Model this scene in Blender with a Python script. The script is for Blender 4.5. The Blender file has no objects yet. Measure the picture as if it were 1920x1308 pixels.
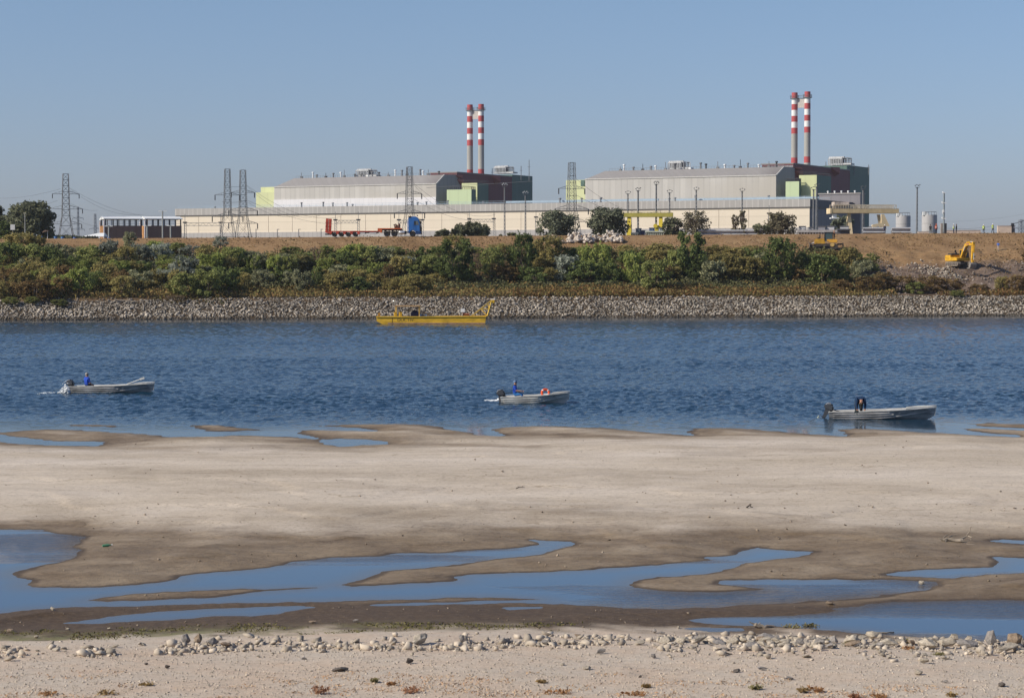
import bpy, bmesh, math, random
import numpy as np
from mathutils import Vector, Matrix, noise as mnoise

random.seed(7); RNG = np.random.default_rng(7)
R = math.radians
scene = bpy.context.scene
COL = scene.collection

# ---------------------------------------------------------------- camera, light, exposure
F_PX, CX, CY, EYE = 4000.0, 960.0, 654.0, 8.3
PITCH = math.atan(154.0 / 4000.0)
cam_d = bpy.data.cameras.new("camera")
cam = bpy.data.objects.new("camera", cam_d); COL.objects.link(cam)
cam_d.sensor_width = 36.0; cam_d.lens = F_PX / 1920.0 * 36.0
cam_d.clip_start = 0.5; cam_d.clip_end = 30000
cam.location = (0, 0, EYE); cam.rotation_euler = (math.pi / 2 - PITCH, 0, 0)
scene.camera = cam

SUN_AZ, SUN_EL = R(70), R(35)          # azimuth counted from behind the camera towards the left bank
S_DIR = Vector((-math.sin(SUN_AZ) * math.cos(SUN_EL), -math.cos(SUN_AZ) * math.cos(SUN_EL), math.sin(SUN_EL)))
sun_d = bpy.data.lights.new("sun", 'SUN'); sun = bpy.data.objects.new("sun", sun_d); COL.objects.link(sun)
sun_d.energy = 4.1; sun_d.angle = R(0.5); sun_d.color = (1.0, 0.93, 0.80)
sun.rotation_euler = (-S_DIR).to_track_quat('-Z', 'Y').to_euler()
sun.location = (-60, -20, 80)

w = bpy.data.worlds.new("World"); scene.world = w; w.use_nodes = True
wn = w.node_tree; wn.nodes.clear()
sky = wn.nodes.new('ShaderNodeTexSky'); sky.sky_type = 'NISHITA'; sky.sun_disc = False
sky.sun_elevation = SUN_EL; sky.sun_rotation = math.atan2(S_DIR.x, S_DIR.y)
sky.altitude = 300; sky.air_density = 1.0; sky.dust_density = 1.0; sky.ozone_density = 4.0
hsv = wn.nodes.new('ShaderNodeHueSaturation'); hsv.inputs['Saturation'].default_value = 1.0
tint = wn.nodes.new('ShaderNodeMix'); tint.data_type = 'RGBA'; tint.blend_type = 'MULTIPLY'; tint.inputs[0].default_value = 1.0; tint.inputs[7].default_value = (0.965, 0.955, 1.055, 1)
# the low sky over the plain is hazier and less green than the model's clean air
tcw = wn.nodes.new('ShaderNodeTexCoord'); spw = wn.nodes.new('ShaderNodeSeparateXYZ'); wn.links.new(tcw.outputs['Generated'], spw.inputs[0])
mrw = wn.nodes.new('ShaderNodeMapRange'); mrw.inputs['From Max'].default_value = 0.13; wn.links.new(spw.outputs[2], mrw.inputs['Value'])
mxw = wn.nodes.new('ShaderNodeMix'); mxw.data_type = 'RGBA'; mxw.inputs[6].default_value = (0.845, 0.855, 1.13, 1); mxw.inputs[7].default_value = (0.955, 0.955, 1.05, 1)
wn.links.new(mrw.outputs[0], mxw.inputs[0]); wn.links.new(mxw.outputs[2], tint.inputs[7])
bg = wn.nodes.new('ShaderNodeBackground'); bg.inputs[1].default_value = 0.085
wo = wn.nodes.new('ShaderNodeOutputWorld')
wn.links.new(sky.outputs[0], hsv.inputs['Color']); wn.links.new(hsv.outputs[0], tint.inputs[6]); wn.links.new(tint.outputs[2], bg.inputs[0]); wn.links.new(bg.outputs[0], wo.inputs[0])

vs = scene.view_settings
vs.view_transform = 'Standard'; vs.look = 'None'; vs.exposure = 0.25; vs.gamma = 1.0; vs.use_curve_mapping = False
scene.cycles.max_bounces = 6; scene.cycles.diffuse_bounces = 3; scene.cycles.glossy_bounces = 3
scene.cycles.transparent_max_bounces = 8; scene.cycles.caustics_reflective = False; scene.cycles.caustics_refractive = False

# ---------------------------------------------------------------- picture <-> place
def ray(px, py):
    dx = (px - CX) / F_PX; dy = -(py - CY) / F_PX
    c, s = math.cos(PITCH), math.sin(PITCH)
    return Vector((dx, c + dy * s, -s + dy * c))
def at_Y(px, py, Y):
    d = ray(px, py); t = Y / d.y
    return Vector((d.x * t, Y, EYE + d.z * t))
def on_z(px, py, z=0.0):
    d = ray(px, py); t = (z - EYE) / d.z
    return Vector((d.x * t, d.y * t, z))
def on_z_np(P, z=0.0):
    P = np.asarray(P, float)
    dx = (P[:, 0] - CX) / F_PX; dy = -(P[:, 1] - CY) / F_PX
    c, s = math.cos(PITCH), math.sin(PITCH)
    wy = c + dy * s; wz = -s + dy * c; t = (z - EYE) / wz
    return np.stack([dx * t, wy * t], 1)

# ---------------------------------------------------------------- materials
MATS = {}
def pm(name, col, rough=0.75, metal=0.0, var=0.12, scale=2.0, bump=0.0, spec=0.3, col2=None, stretch=(1, 1, 1), island=0.0, bscale=None):
    """painted / mineral surface with uneven tone, optional bump"""
    if name in MATS: return MATS[name]
    m = bpy.data.materials.new(name); m.use_nodes = True; nt = m.node_tree
    b = nt.nodes['Principled BSDF']; b.inputs['Roughness'].default_value = rough
    b.inputs['Metallic'].default_value = metal; b.inputs['Specular IOR Level'].default_value = spec
    tc = nt.nodes.new('ShaderNodeTexCoord'); mp = nt.nodes.new('ShaderNodeMapping'); mp.inputs['Scale'].default_value = stretch
    nt.links.new(tc.outputs['Object'], mp.inputs['Vector'])
    n = nt.nodes.new('ShaderNodeTexNoise'); n.inputs['Scale'].default_value = scale; n.inputs['Detail'].default_value = 5
    n.inputs['Roughness'].default_value = 0.65
    nt.links.new(mp.outputs[0], n.inputs['Vector'])
    ramp = nt.nodes.new('ShaderNodeValToRGB')
    c = Vector(col)
    lo = c * (1 - var * 1.6); hi = c * (1 + var * 1.2)
    if col2 is not None: lo = Vector(col2)
    ramp.color_ramp.elements[0].position = 0.32; ramp.color_ramp.elements[0].color = (*lo, 1)
    ramp.color_ramp.elements[1].position = 0.66; ramp.color_ramp.elements[1].color = (*[min(1, x) for x in hi], 1)
    nt.links.new(n.outputs['Fac'], ramp.inputs[0])
    out = ramp.outputs[0]
    if island > 0:
        g = nt.nodes.new('ShaderNodeNewGeometry'); mr = nt.nodes.new('ShaderNodeMapRange')
        mr.inputs['To Min'].default_value = 1 - island; mr.inputs['To Max'].default_value = 1 + island * 0.8
        nt.links.new(g.outputs['Random Per Island'], mr.inputs['Value'])
        mx = nt.nodes.new('ShaderNodeVectorMath'); mx.operation = 'SCALE'
        nt.links.new(out, mx.inputs[0]); nt.links.new(mr.outputs[0], mx.inputs['Scale']); out = mx.outputs[0]
    nt.links.new(out, b.inputs['Base Color'])
    if bump > 0:
        n2 = nt.nodes.new('ShaderNodeTexNoise'); n2.inputs['Scale'].default_value = bscale or scale * 4; n2.inputs['Detail'].default_value = 6
        nt.links.new(mp.outputs[0], n2.inputs['Vector'])
        bp = nt.nodes.new('ShaderNodeBump'); bp.inputs['Strength'].default_value = bump; bp.inputs['Distance'].default_value = 0.05
        nt.links.new(n2.outputs['Fac'], bp.inputs['Height']); nt.links.new(bp.outputs[0], b.inputs['Normal'])
    MATS[name] = m; return m

def leafm(name, cols, trans=0.25, objvar=0.25):
    """foliage: every leaf clump its own tone, every plant a little different"""
    if name in MATS: return MATS[name]
    m = bpy.data.materials.new(name); m.use_nodes = True; nt = m.node_tree; nt.nodes.clear()
    g = nt.nodes.new('ShaderNodeNewGeometry'); oi = nt.nodes.new('ShaderNodeObjectInfo')
    ramp = nt.nodes.new('ShaderNodeValToRGB'); cr = ramp.color_ramp
    cr.elements[0].color = (*cols[0], 1); cr.elements[1].color = (*cols[-1], 1)
    for i, c in enumerate(cols[1:-1]):
        e = cr.elements.new((i + 1) / (len(cols) - 1)); e.color = (*c, 1)
    nt.links.new(g.outputs['Random Per Island'], ramp.inputs[0])
    mr = nt.nodes.new('ShaderNodeMapRange'); mr.inputs['To Min'].default_value = 1 - objvar; mr.inputs['To Max'].default_value = 1 + objvar
    nt.links.new(oi.outputs['Random'], mr.inputs['Value'])
    sc = nt.nodes.new('ShaderNodeVectorMath'); sc.operation = 'SCALE'
    nt.links.new(ramp.outputs[0], sc.inputs[0]); nt.links.new(mr.outputs[0], sc.inputs['Scale'])
    d = nt.nodes.new('ShaderNodeBsdfDiffuse'); t = nt.nodes.new('ShaderNodeBsdfTranslucent')
    nt.links.new(sc.outputs[0], d.inputs[0]); nt.links.new(sc.outputs[0], t.inputs[0])
    mx = nt.nodes.new('ShaderNodeMixShader'); mx.inputs[0].default_value = trans
    nt.links.new(d.outputs[0], mx.inputs[1]); nt.links.new(t.outputs[0], mx.inputs[2])
    o = nt.nodes.new('ShaderNodeOutputMaterial'); nt.links.new(mx.outputs[0], o.inputs[0])
    MATS[name] = m; return m

# ---------------------------------------------------------------- mesh builder
class MB:
    def __init__(s): s.v = []; s.f = []; s.m = []; s.sm = False
    def add(s, vs, fs, mi=0):
        o = len(s.v); s.v += [tuple(p) for p in vs]
        for f in fs: s.f.append([i + o for i in f]); s.m.append(mi)
    def box(s, c, size, rz=0.0, mi=0, M=None):
        x, y, z = [d / 2 for d in size]
        P = [Vector((sx * x, sy * y, sz * z)) for sz in (-1, 1) for sy in (-1, 1) for sx in (-1, 1)]
        T = Matrix.Translation(Vector(c)) @ (M.to_4x4() if M is not None else Matrix.Rotation(rz, 4, 'Z'))
        s.add([T @ p for p in P], [(0, 2, 3, 1), (4, 5, 7, 6), (0, 1, 5, 4), (2, 6, 7, 3), (0, 4, 6, 2), (1, 3, 7, 5)], mi)
    def bar(s, a, b, w, h=None, mi=0):
        """square bar from a to b"""
        a, b = Vector(a), Vector(b); d = b - a; L = d.length
        if L < 1e-6: return
        M = d.to_track_quat('Z', 'X').to_matrix()
        s.box((a + b) / 2, (w, h or w, L), M=M, mi=mi)
    def tube(s, pts, rad, n=8, mi=0, caps=True):
        pts = [Vector(p) for p in pts]
        rr = rad if isinstance(rad, (list, tuple)) else [rad] * len(pts)
        rings = []
        for i, p in enumerate(pts):
            d = (pts[min(i + 1, len(pts) - 1)] - pts[max(i - 1, 0)])
            if d.length < 1e-9: d = Vector((0, 0, 1))
            M = d.to_track_quat('Z', 'X').to_matrix()
            rings.append([p + M @ Vector((math.cos(2 * math.pi * k / n) * rr[i], math.sin(2 * math.pi * k / n) * rr[i], 0)) for k in range(n)])
        o = [v for r in rings for v in r]; fs = []
        for i in range(len(pts) - 1):
            for k in range(n):
                k2 = (k + 1) % n; fs.append((i * n + k, i * n + k2, (i + 1) * n + k2, (i + 1) * n + k))
        if caps: fs.append(tuple(range(n - 1, -1, -1))); fs.append(tuple((len(pts) - 1) * n + k for k in range(n)))
        s.add(o, fs, mi)
    def lathe(s, prof, c=(0, 0, 0), n=24, mi=None, M=None):
        """prof: (r, z) list; mi: material per band"""
        c = Vector(c); Mx = M or Matrix.Identity(3)
        for i in range(len(prof) - 1):
            (r0, z0), (r1, z1) = prof[i], prof[i + 1]
            A = [c + Mx @ Vector((r0 * math.cos(2 * math.pi * k / n), r0 * math.sin(2 * math.pi * k / n), z0)) for k in range(n)]
            B = [c + Mx @ Vector((r1 * math.cos(2 * math.pi * k / n), r1 * math.sin(2 * math.pi * k / n), z1)) for k in range(n)]
            s.add(A + B, [(k, (k + 1) % n, n + (k + 1) % n, n + k) for k in range(n)], 0 if mi is None else (mi[i] if isinstance(mi, (list, tuple)) else mi))
    def prism(s, poly, a0, a1, plane='XZ', mi=0):
        """2D polygon extruded along the missing axis from a0 to a1"""
        def P(p, a):
            return {'XZ': (p[0], a, p[1]), 'XY': (p[0], p[1], a), 'YZ': (a, p[0], p[1])}[plane]
        n = len(poly); V = [P(p, a0) for p in poly] + [P(p, a1) for p in poly]
        fs = [tuple(range(n)), tuple(range(2 * n - 1, n - 1, -1))] + [(i, n + i, n + (i + 1) % n, (i + 1) % n) for i in range(n)]
        s.add(V, fs, mi)
    def blob(s, c, rx, ry, rz, seg=10, rings=7, mi=0, M=None):
        c = Vector(c); V = []; fs = []
        for i in range(rings + 1):
            th = math.pi * i / rings
            for k in range(seg):
                ph = 2 * math.pi * k / seg
                p = Vector((rx * math.sin(th) * math.cos(ph), ry * math.sin(th) * math.sin(ph), rz * math.cos(th)))
                V.append(c + (M @ p if M is not None else p))
        for i in range(rings):
            for k in range(seg):
                fs.append((i * seg + k, (i + 1) * seg + k, (i + 1) * seg + (k + 1) % seg, i * seg + (k + 1) % seg))
        s.add(V, fs, mi)
    def mesh(s, name, mats, smooth=False, recalc=True):
        me = bpy.data.meshes.new(name); me.from_pydata(s.v, [], s.f)
        mats = mats if isinstance(mats, (list, tuple)) else [mats]
        for m in mats: me.materials.append(m)
        if len(mats) > 1: me.polygons.foreach_set('material_index', s.m)
        if recalc:
            bm = bmesh.new(); bm.from_mesh(me); bmesh.ops.remove_doubles(bm, verts=bm.verts, dist=1e-5)
            bmesh.ops.recalc_face_normals(bm, faces=bm.faces); bm.to_mesh(me); bm.free()
        if smooth:
            me.polygons.foreach_set('use_smooth', [True] * len(me.polygons))
            try: me.set_sharp_from_angle(angle=R(38))
            except Exception: pass
        me.update(); return me
    def part(s, name, mats, parent=None, smooth=False, bevel=0.0, label=None):
        if bevel > 0:
            me = s.mesh(name, mats)
            bm = bmesh.new(); bm.from_mesh(me)
            bmesh.ops.bevel(bm, geom=[e for e in bm.edges if len(e.link_faces) == 2 and e.calc_face_angle(0) > R(35)], offset=bevel, segments=2, affect='EDGES', clamp_overlap=True)
            bm.to_mesh(me); bm.free()
            me.polygons.foreach_set('use_smooth', [True] * len(me.polygons))
            try: me.set_sharp_from_angle(angle=R(50))
            except Exception: pass
        else: me = s.mesh(name, mats, smooth)
        o = bpy.data.objects.new(name, me); COL.objects.link(o)
        if parent is not None: o.parent = parent
        if label: o['label'] = label
        return o

def tag(o, label=None, cat=None, group=None, kind=None):
    if label: o['label'] = label
    if cat: o['category'] = cat
    if group: o['group'] = group
    if kind: o['kind'] = kind
    return o
def thing(name, label, cat, loc=(0, 0, 0), rz=0.0, group=None):
    o = bpy.data.objects.new(name, None); COL.objects.link(o); o.empty_display_size = 0.2
    o.location = loc; o.rotation_euler = (0, 0, rz)
    return tag(o, label, cat, group)
def copy_tree(o, parent=None):
    c = o.copy(); COL.objects.link(c); c.parent = parent
    for ch in list(o.children): copy_tree(ch, c)
    return c
def obj_from(name, me, parent=None):
    o = bpy.data.objects.new(name, me); COL.objects.link(o)
    if parent is not None: o.parent = parent
    return o
def np_mesh(name, V, Fq, mat, smooth=False):
    """fast mesh from arrays; Fq (n,k) equal-sized faces"""
    V = np.asarray(V, np.float32); Fq = np.asarray(Fq, np.int32); n, k = Fq.shape
    me = bpy.data.meshes.new(name)
    me.vertices.add(len(V)); me.vertices.foreach_set('co', V.ravel())
    me.loops.add(n * k); me.loops.foreach_set('vertex_index', Fq.ravel())
    me.polygons.add(n); me.polygons.foreach_set('loop_start', np.arange(0, n * k, k, dtype=np.int32))
    if smooth: me.polygons.foreach_set('use_smooth', np.ones(n, bool))
    me.materials.append(mat); me.update(calc_edges=True); me.validate(); return me
def text_mesh(txt, size, extrude=0.004):
    cu = bpy.data.curves.new('lettering', 'FONT'); cu.body = txt; cu.size = size; cu.extrude = extrude; cu.align_x = 'CENTER'; cu.align_y = 'CENTER'
    o = bpy.data.objects.new('lettering', cu); COL.objects.link(o)
    dg = bpy.context.evaluated_depsgraph_get(); me = bpy.data.meshes.new_from_object(o.evaluated_get(dg))
    bpy.data.objects.remove(o); me.name = 'lettering'; return me

# smooth value noise on arrays (world units)
def vnoise(x, y, seed=0):
    xi = np.floor(x).astype(np.int64); yi = np.floor(y).astype(np.int64); fx = x - xi; fy = y - yi
    fx = fx * fx * (3 - 2 * fx); fy = fy * fy * (3 - 2 * fy)
    def h(a, b):
        n = (a * 374761393 + b * 668265263 + seed * 1442695041) & 0x7fffffff
        n = ((n ^ (n >> 13)) * 1274126177) & 0x7fffffff
        return ((n ^ (n >> 16)) & 0xffff) / 65535.0
    return (h(xi, yi) * (1 - fx) + h(xi + 1, yi) * fx) * (1 - fy) + (h(xi, yi + 1) * (1 - fx) + h(xi + 1, yi + 1) * fx) * fy
def fbm(x, y, oct=4, seed=0):
    t = 0; a = 0.5; s = 0
    for i in range(oct): t = t + a * vnoise(x, y, seed + i * 17); s += a; x = x * 2.03 + 11.3; y = y * 2.03 + 5.7; a *= 0.55
    return t / s
def sstep(e0, e1, x):
    t = np.clip((x - e0) / (e1 - e0), 0, 1); return t * t * (3 - 2 * t)
# ================================================================ NEAR SHORE: sand bars, mud, pools
# outlines of the water as seen at low water, turned into ground coordinates at z = 0
MAIN = [(-260,990),(-60,993),(20,993),(80,993),(100,998),(140,1004),(157,1006),(150,1012),(137,1022),(134,1027),(148,1031),(142,1037),(140,1047),(105,1054),(60,1064),(35,1070),(24,1074),(32,1081),(62,1088),(52,1095),(56,1100),(100,1102),(180,1101),(225,1097),(285,1094),(330,1086),(337,1079),(370,1074),(420,1072),(480,1065),(530,1060),(555,1054),(600,1049),(615,1046),(700,1042),(745,1037),(830,1036),(880,1032),(940,1029),(982,1025),(1012,1021),(1015,1016),(1000,1012),(1025,1014),(1060,1015),(1076,1019),(1062,1025),(1035,1033),(1000,1040),(940,1046),(900,1052),(830,1060),(770,1066),(720,1070),(690,1080),(665,1090),(632,1096),(655,1099),(700,1098),(730,1096),(780,1093),(850,1089),(858,1086),(850,1080),(880,1077),(960,1074),(1040,1071),(1100,1068),(1160,1064),(1240,1059),(1280,1053),(1330,1049),(1312,1045),(1380,1040),(1395,1028),(1420,1026),(1440,1030),(1490,1032),(1523,1034),(1500,1040),(1460,1048),(1400,1055),(1360,1066),(1340,1074),(1250,1080),(1210,1083),(1195,1088),(1184,1096),(1192,1101),(1230,1106),(1290,1110),(1370,1109),(1420,1106),(1436,1103),(1400,1099),(1345,1095),(1350,1088),(1400,1088),(1440,1087),(1540,1086),(1600,1087),(1700,1088),(1760,1090),(1762,1094),(1750,1104),(1740,1107),(1690,1110),(1640,1118),(1600,1122),(1520,1126),(1490,1131),(1400,1133),(1340,1138),(1260,1140),(1180,1140),(1100,1135),(1040,1132),(960,1130),(860,1131.5),(760,1133.5),(700,1133.5),(760,1131),(860,1128),(940,1125),(1010,1123),(960,1121),(900,1119),(800,1122),(700,1124),(600,1127),(480,1130),(400,1130.5),(300,1134),(200,1137),(100,1139),(60,1141),(0,1150),(-60,1158),(-260,1172)]
ISLE = [(165,1125),(200,1119),(235,1115),(260,1112),(310,1108),(420,1105),(480,1104),(560,1101),(590,1101),(520,1107),(470,1110),(420,1117),(300,1124),(200,1127)]
POOLS = [
 [(115,1168),(160,1163),(225,1153),(300,1146),(400,1140),(480,1138),(570,1136),(582,1138),(545,1145),(520,1150),(480,1153),(400,1156),(250,1164),(160,1169)],
 [(1285,1163),(1330,1158),(1420,1156),(1500,1152),(1560,1149),(1585,1144),(1565,1140),(1605,1137),(1640,1130),(1680,1127),(1760,1126),(1830,1124),(1880,1123),(1920,1125),(2150,1127),(2150,1222),(1990,1212),(1900,1205),(1830,1201),(1760,1196),(1700,1191),(1600,1185),(1500,1178),(1450,1172),(1400,1172),(1340,1168)],
 [(1290,1178),(1320,1176),(1390,1178),(1392,1182),(1340,1183)],
 [(1660,1076),(1690,1071),(1760,1067),(1860,1063),(1880,1052),(1868,1045),(1920,1047),(2100,1044),(2100,1072),(1920,1075),(1850,1076),(1780,1082),(1700,1080)],
 [(1862,1014),(1880,1011),(1920,1013),(2080,1015),(2080,1024),(1920,1020)],
 [(945,1138),(1020,1136.5),(1018,1140),(960,1142)],
 [(-160,812),(0,815),(60,822),(130,828),(180,828),(187,830),(182,836),(120,835),(60,833),(0,828),(-160,826)],
 [(597,824),(640,822),(690,823),(715,828),(737,832),(700,834),(640,837),(610,832)],
]
RIVER = [(-900,640),(-900,812),(-160,809),(0,811),(60,806),(100,805),(150,806),(240,812),(300,816),(312,819),(400,818),(430,816),(480,816),(560,820),(597,824),(600,821),(570,815),(547,806),(580,805),(640,807),(700,808),(660,801),(600,798),(640,796),(700,795),(770,795),(810,798),(850,805),(897,812),(880,814),(950,817),(925,811),(920,808),(935,801),(1000,798),(1060,799),(1150,803),(1230,811),(1284,814),(1297,816),(1290,807),(1282,803),(1370,802),(1430,806),(1480,811),(1560,816),(1586,817),(1588,811),(1570,805),(1600,803),(1660,805),(1720,809),(1800,814),(1880,818),(1904,818),(1903,815),(1850,812),(1800,804),(1850,803),(1920,806),(2900,806),(2900,640)]
RISLES = [[(1810,795),(1860,793),(1920,795),(2040,797),(2040,804),(1920,803),(1860,800)],
          [(352,797),(390,796),(440,800),(482,806),(440,809),(390,808),(360,800)],
          [(120,795),(200,796),(212,799),(130,798)]]
DAMP = [[(760,835),(900,837),(1045,850),(1000,853),(850,846)], [(950,815),(1060,818),(1150,824),(1250,831),(1180,834),(1060,826)],
        [(1290,817),(1400,821),(1600,825),(1680,823),(1600,832),(1450,829)], [(880,950),(1100,975),(1160,985),(1000,985),(900,965)],
        [(1260,985),(1480,1000),(1900,1010),(2000,1030),(1500,1030),(1350,1015)], [(500,960),(760,965),(1000,1000),(900,1015),(500,985)]]

def sdist(Q, polys):
    """signed distance (positive inside) of points Q to a union of polygons"""
    out = np.full(len(Q), -1e9)
    for P in polys:
        A = P; B = np.roll(P, -1, 0); d2 = np.full(len(Q), 1e18); ins = np.zeros(len(Q), bool)
        for a, b in zip(A, B):
            e = b - a; L = max((e * e).sum(), 1e-9)
            t = np.clip(((Q - a) @ e) / L, 0, 1); r = Q - a - t[:, None] * e
            d2 = np.minimum(d2, (r * r).sum(1))
            c = (a[1] > Q[:, 1]) != (b[1] > Q[:, 1])
            with np.errstate(divide='ignore', invalid='ignore'):
                xi = (b[0] - a[0]) * (Q[:, 1] - a[1]) / (b[1] - a[1]) + a[0]
            ins ^= c & (Q[:, 0] < xi)
        d = np.sqrt(d2); out = np.maximum(out, np.where(ins, d, -d))
    return out
W_ = [on_z_np(p) for p in [MAIN] + POOLS + [RIVER]]
I_ = [on_z_np(p) for p in [ISLE] + RISLES]
D_ = [on_z_np(p) for p in DAMP]

def bank_line(X):
    return np.where(X < 4, 47.2 + 0.13 * X, 47.72 - 0.1 * (X - 4))
def water_sd(Q):
    return np.minimum(sdist(Q, W_), -sdist(Q, I_))
def shore_height(Q, sd=None):
    X, Y = Q[:, 0], Q[:, 1]
    if sd is None: sd = water_sd(Q)
    sd = sd + (fbm(X * 1.3, Y * 0.9, 4, 3) - 0.5) * np.clip(0.18 + 0.009 * (Y - 40), 0.1, 0.75) * 1.5 + (fbm(X * 5.0, Y * 2.6, 3, 33) - 0.5) * 0.16
    a = -sd
    h = np.where(a > 0, 0.34 * (1 - np.exp(-np.clip(a, 0, 99) / 5.5)), -0.6 * (1 - np.exp(np.clip(a, -99, 0) / 4.0)))
    h = h + np.where(a > 0, (fbm(X * 0.12, Y * 0.16, 3, 9) - 0.5) * 0.22 * np.clip(a / 4, 0, 1), 0)
    h = h + np.where(a > 0, (fbm(X * 0.7, Y * 0.9, 3, 21) - 0.5) * 0.05 * np.clip(a / 1.0, 0, 1), 0)
    wob = a + 3.2 * (fbm(X * 0.22, Y * 0.22, 3, 71) - 0.5) * 2                 # low scarps cut by falling water
    h = h + np.where(a > 0, 0.035 * sstep(2.4, 2.75, wob) + 0.05 * sstep(6.2, 6.7, wob) + 0.05 * sstep(11, 11.6, wob), 0)
    k = sstep(0, 1, (bank_line(X) + 0.4 - Y) / 4.5)           # the gravel bank the camera looks down from
    h = h + k * 0.28 + np.clip(45.5 - Y, 0, 40) * 0.055
    return h, a
# rows closer together with distance shrinking, so the sheet is equally fine all over the picture
ys = np.concatenate([np.linspace(20, 34, 10)[:-1], 1.0 / np.linspace(1 / 34.0, 1 / 135.0, 560), [150, 180]])
NX = 460
rows = []
for y in ys:
    hw = 0.24 * y + 6 + 0.17 * y
    rows.append(np.stack([np.linspace(-hw, hw, NX), np.full(NX, y)], 1))
Q = np.concatenate(rows)
H, A_ = shore_height(Q)
H[Q[:, 1] > 136] = -0.8
dm = np.maximum(sstep(-0.8, 1.5, sdist(Q, D_[:3])), 0.5 * sstep(-2.0, 2.5, sdist(Q, D_[3:])))
X_, Y_ = Q[:, 0], Q[:, 1]
nz = fbm(X_ * 0.25, Y_ * 0.25, 4, 40)
nzw = fbm(X_ * 0.16 + 2.2 * nz, Y_ * 0.3 + 1.6 * fbm(X_ * .08, Y_ * .08, 2, 55), 4, 41)
near = sstep(71.0, 58.0, Y_ + (nz - .5) * 14)                                   # the low mud flats between the pools
wetd = 1.7 + 2.3 * sstep(89, 97, Y_) + 2.6 * sstep(79, 62, Y_ + (nz - .5) * 16)
wet = np.clip(0.92 * np.exp(-np.clip(A_, 0, 99) / wetd) + dm * 0.5 + near * 0.25 + (nzw - 0.5) * 0.75, 0, .74)
wet = np.maximum(wet, np.exp(-np.clip(A_ - .12, 0, 99) / np.where(Y_ > 90, .9, .42)) * (0.8 + .4 * nz)); wet = np.clip(wet, 0, 1)
wet *= np.where(A_ < 0, 0, 1) ; wet = np.where(A_ < 0, 1, wet)
yb = bank_line(X_)
nzf = fbm(X_ * 1.4, Y_ * 1.4, 4, 47)
grav = sstep(-1.1, 1.5, yb + 0.3 - Y_ + (nz - 0.5) * 1.6 + (nzf - .5) * 2.4)
mud = sstep(54.5, 51.5, Y_ + (nz - 0.5) * 3) * (1 - grav) * (1 - .35 * sstep(yb + 3.5, yb + .6, Y_) * (nzf > .5))
moss = np.exp(-((Y_ - yb - 0.9) / 0.9) ** 2) * sstep(4, -8, X_ + (nz - .5) * 6)
wet = np.clip(np.maximum(wet, mud * 0.95), 0, 1) * (1 - grav)
n_r = len(ys); idx = np.arange(n_r * NX).reshape(n_r, NX)
Fq = np.stack([idx[:-1, :-1], idx[:-1, 1:], idx[1:, 1:], idx[1:, :-1]], -1).reshape(-1, 4)

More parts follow.
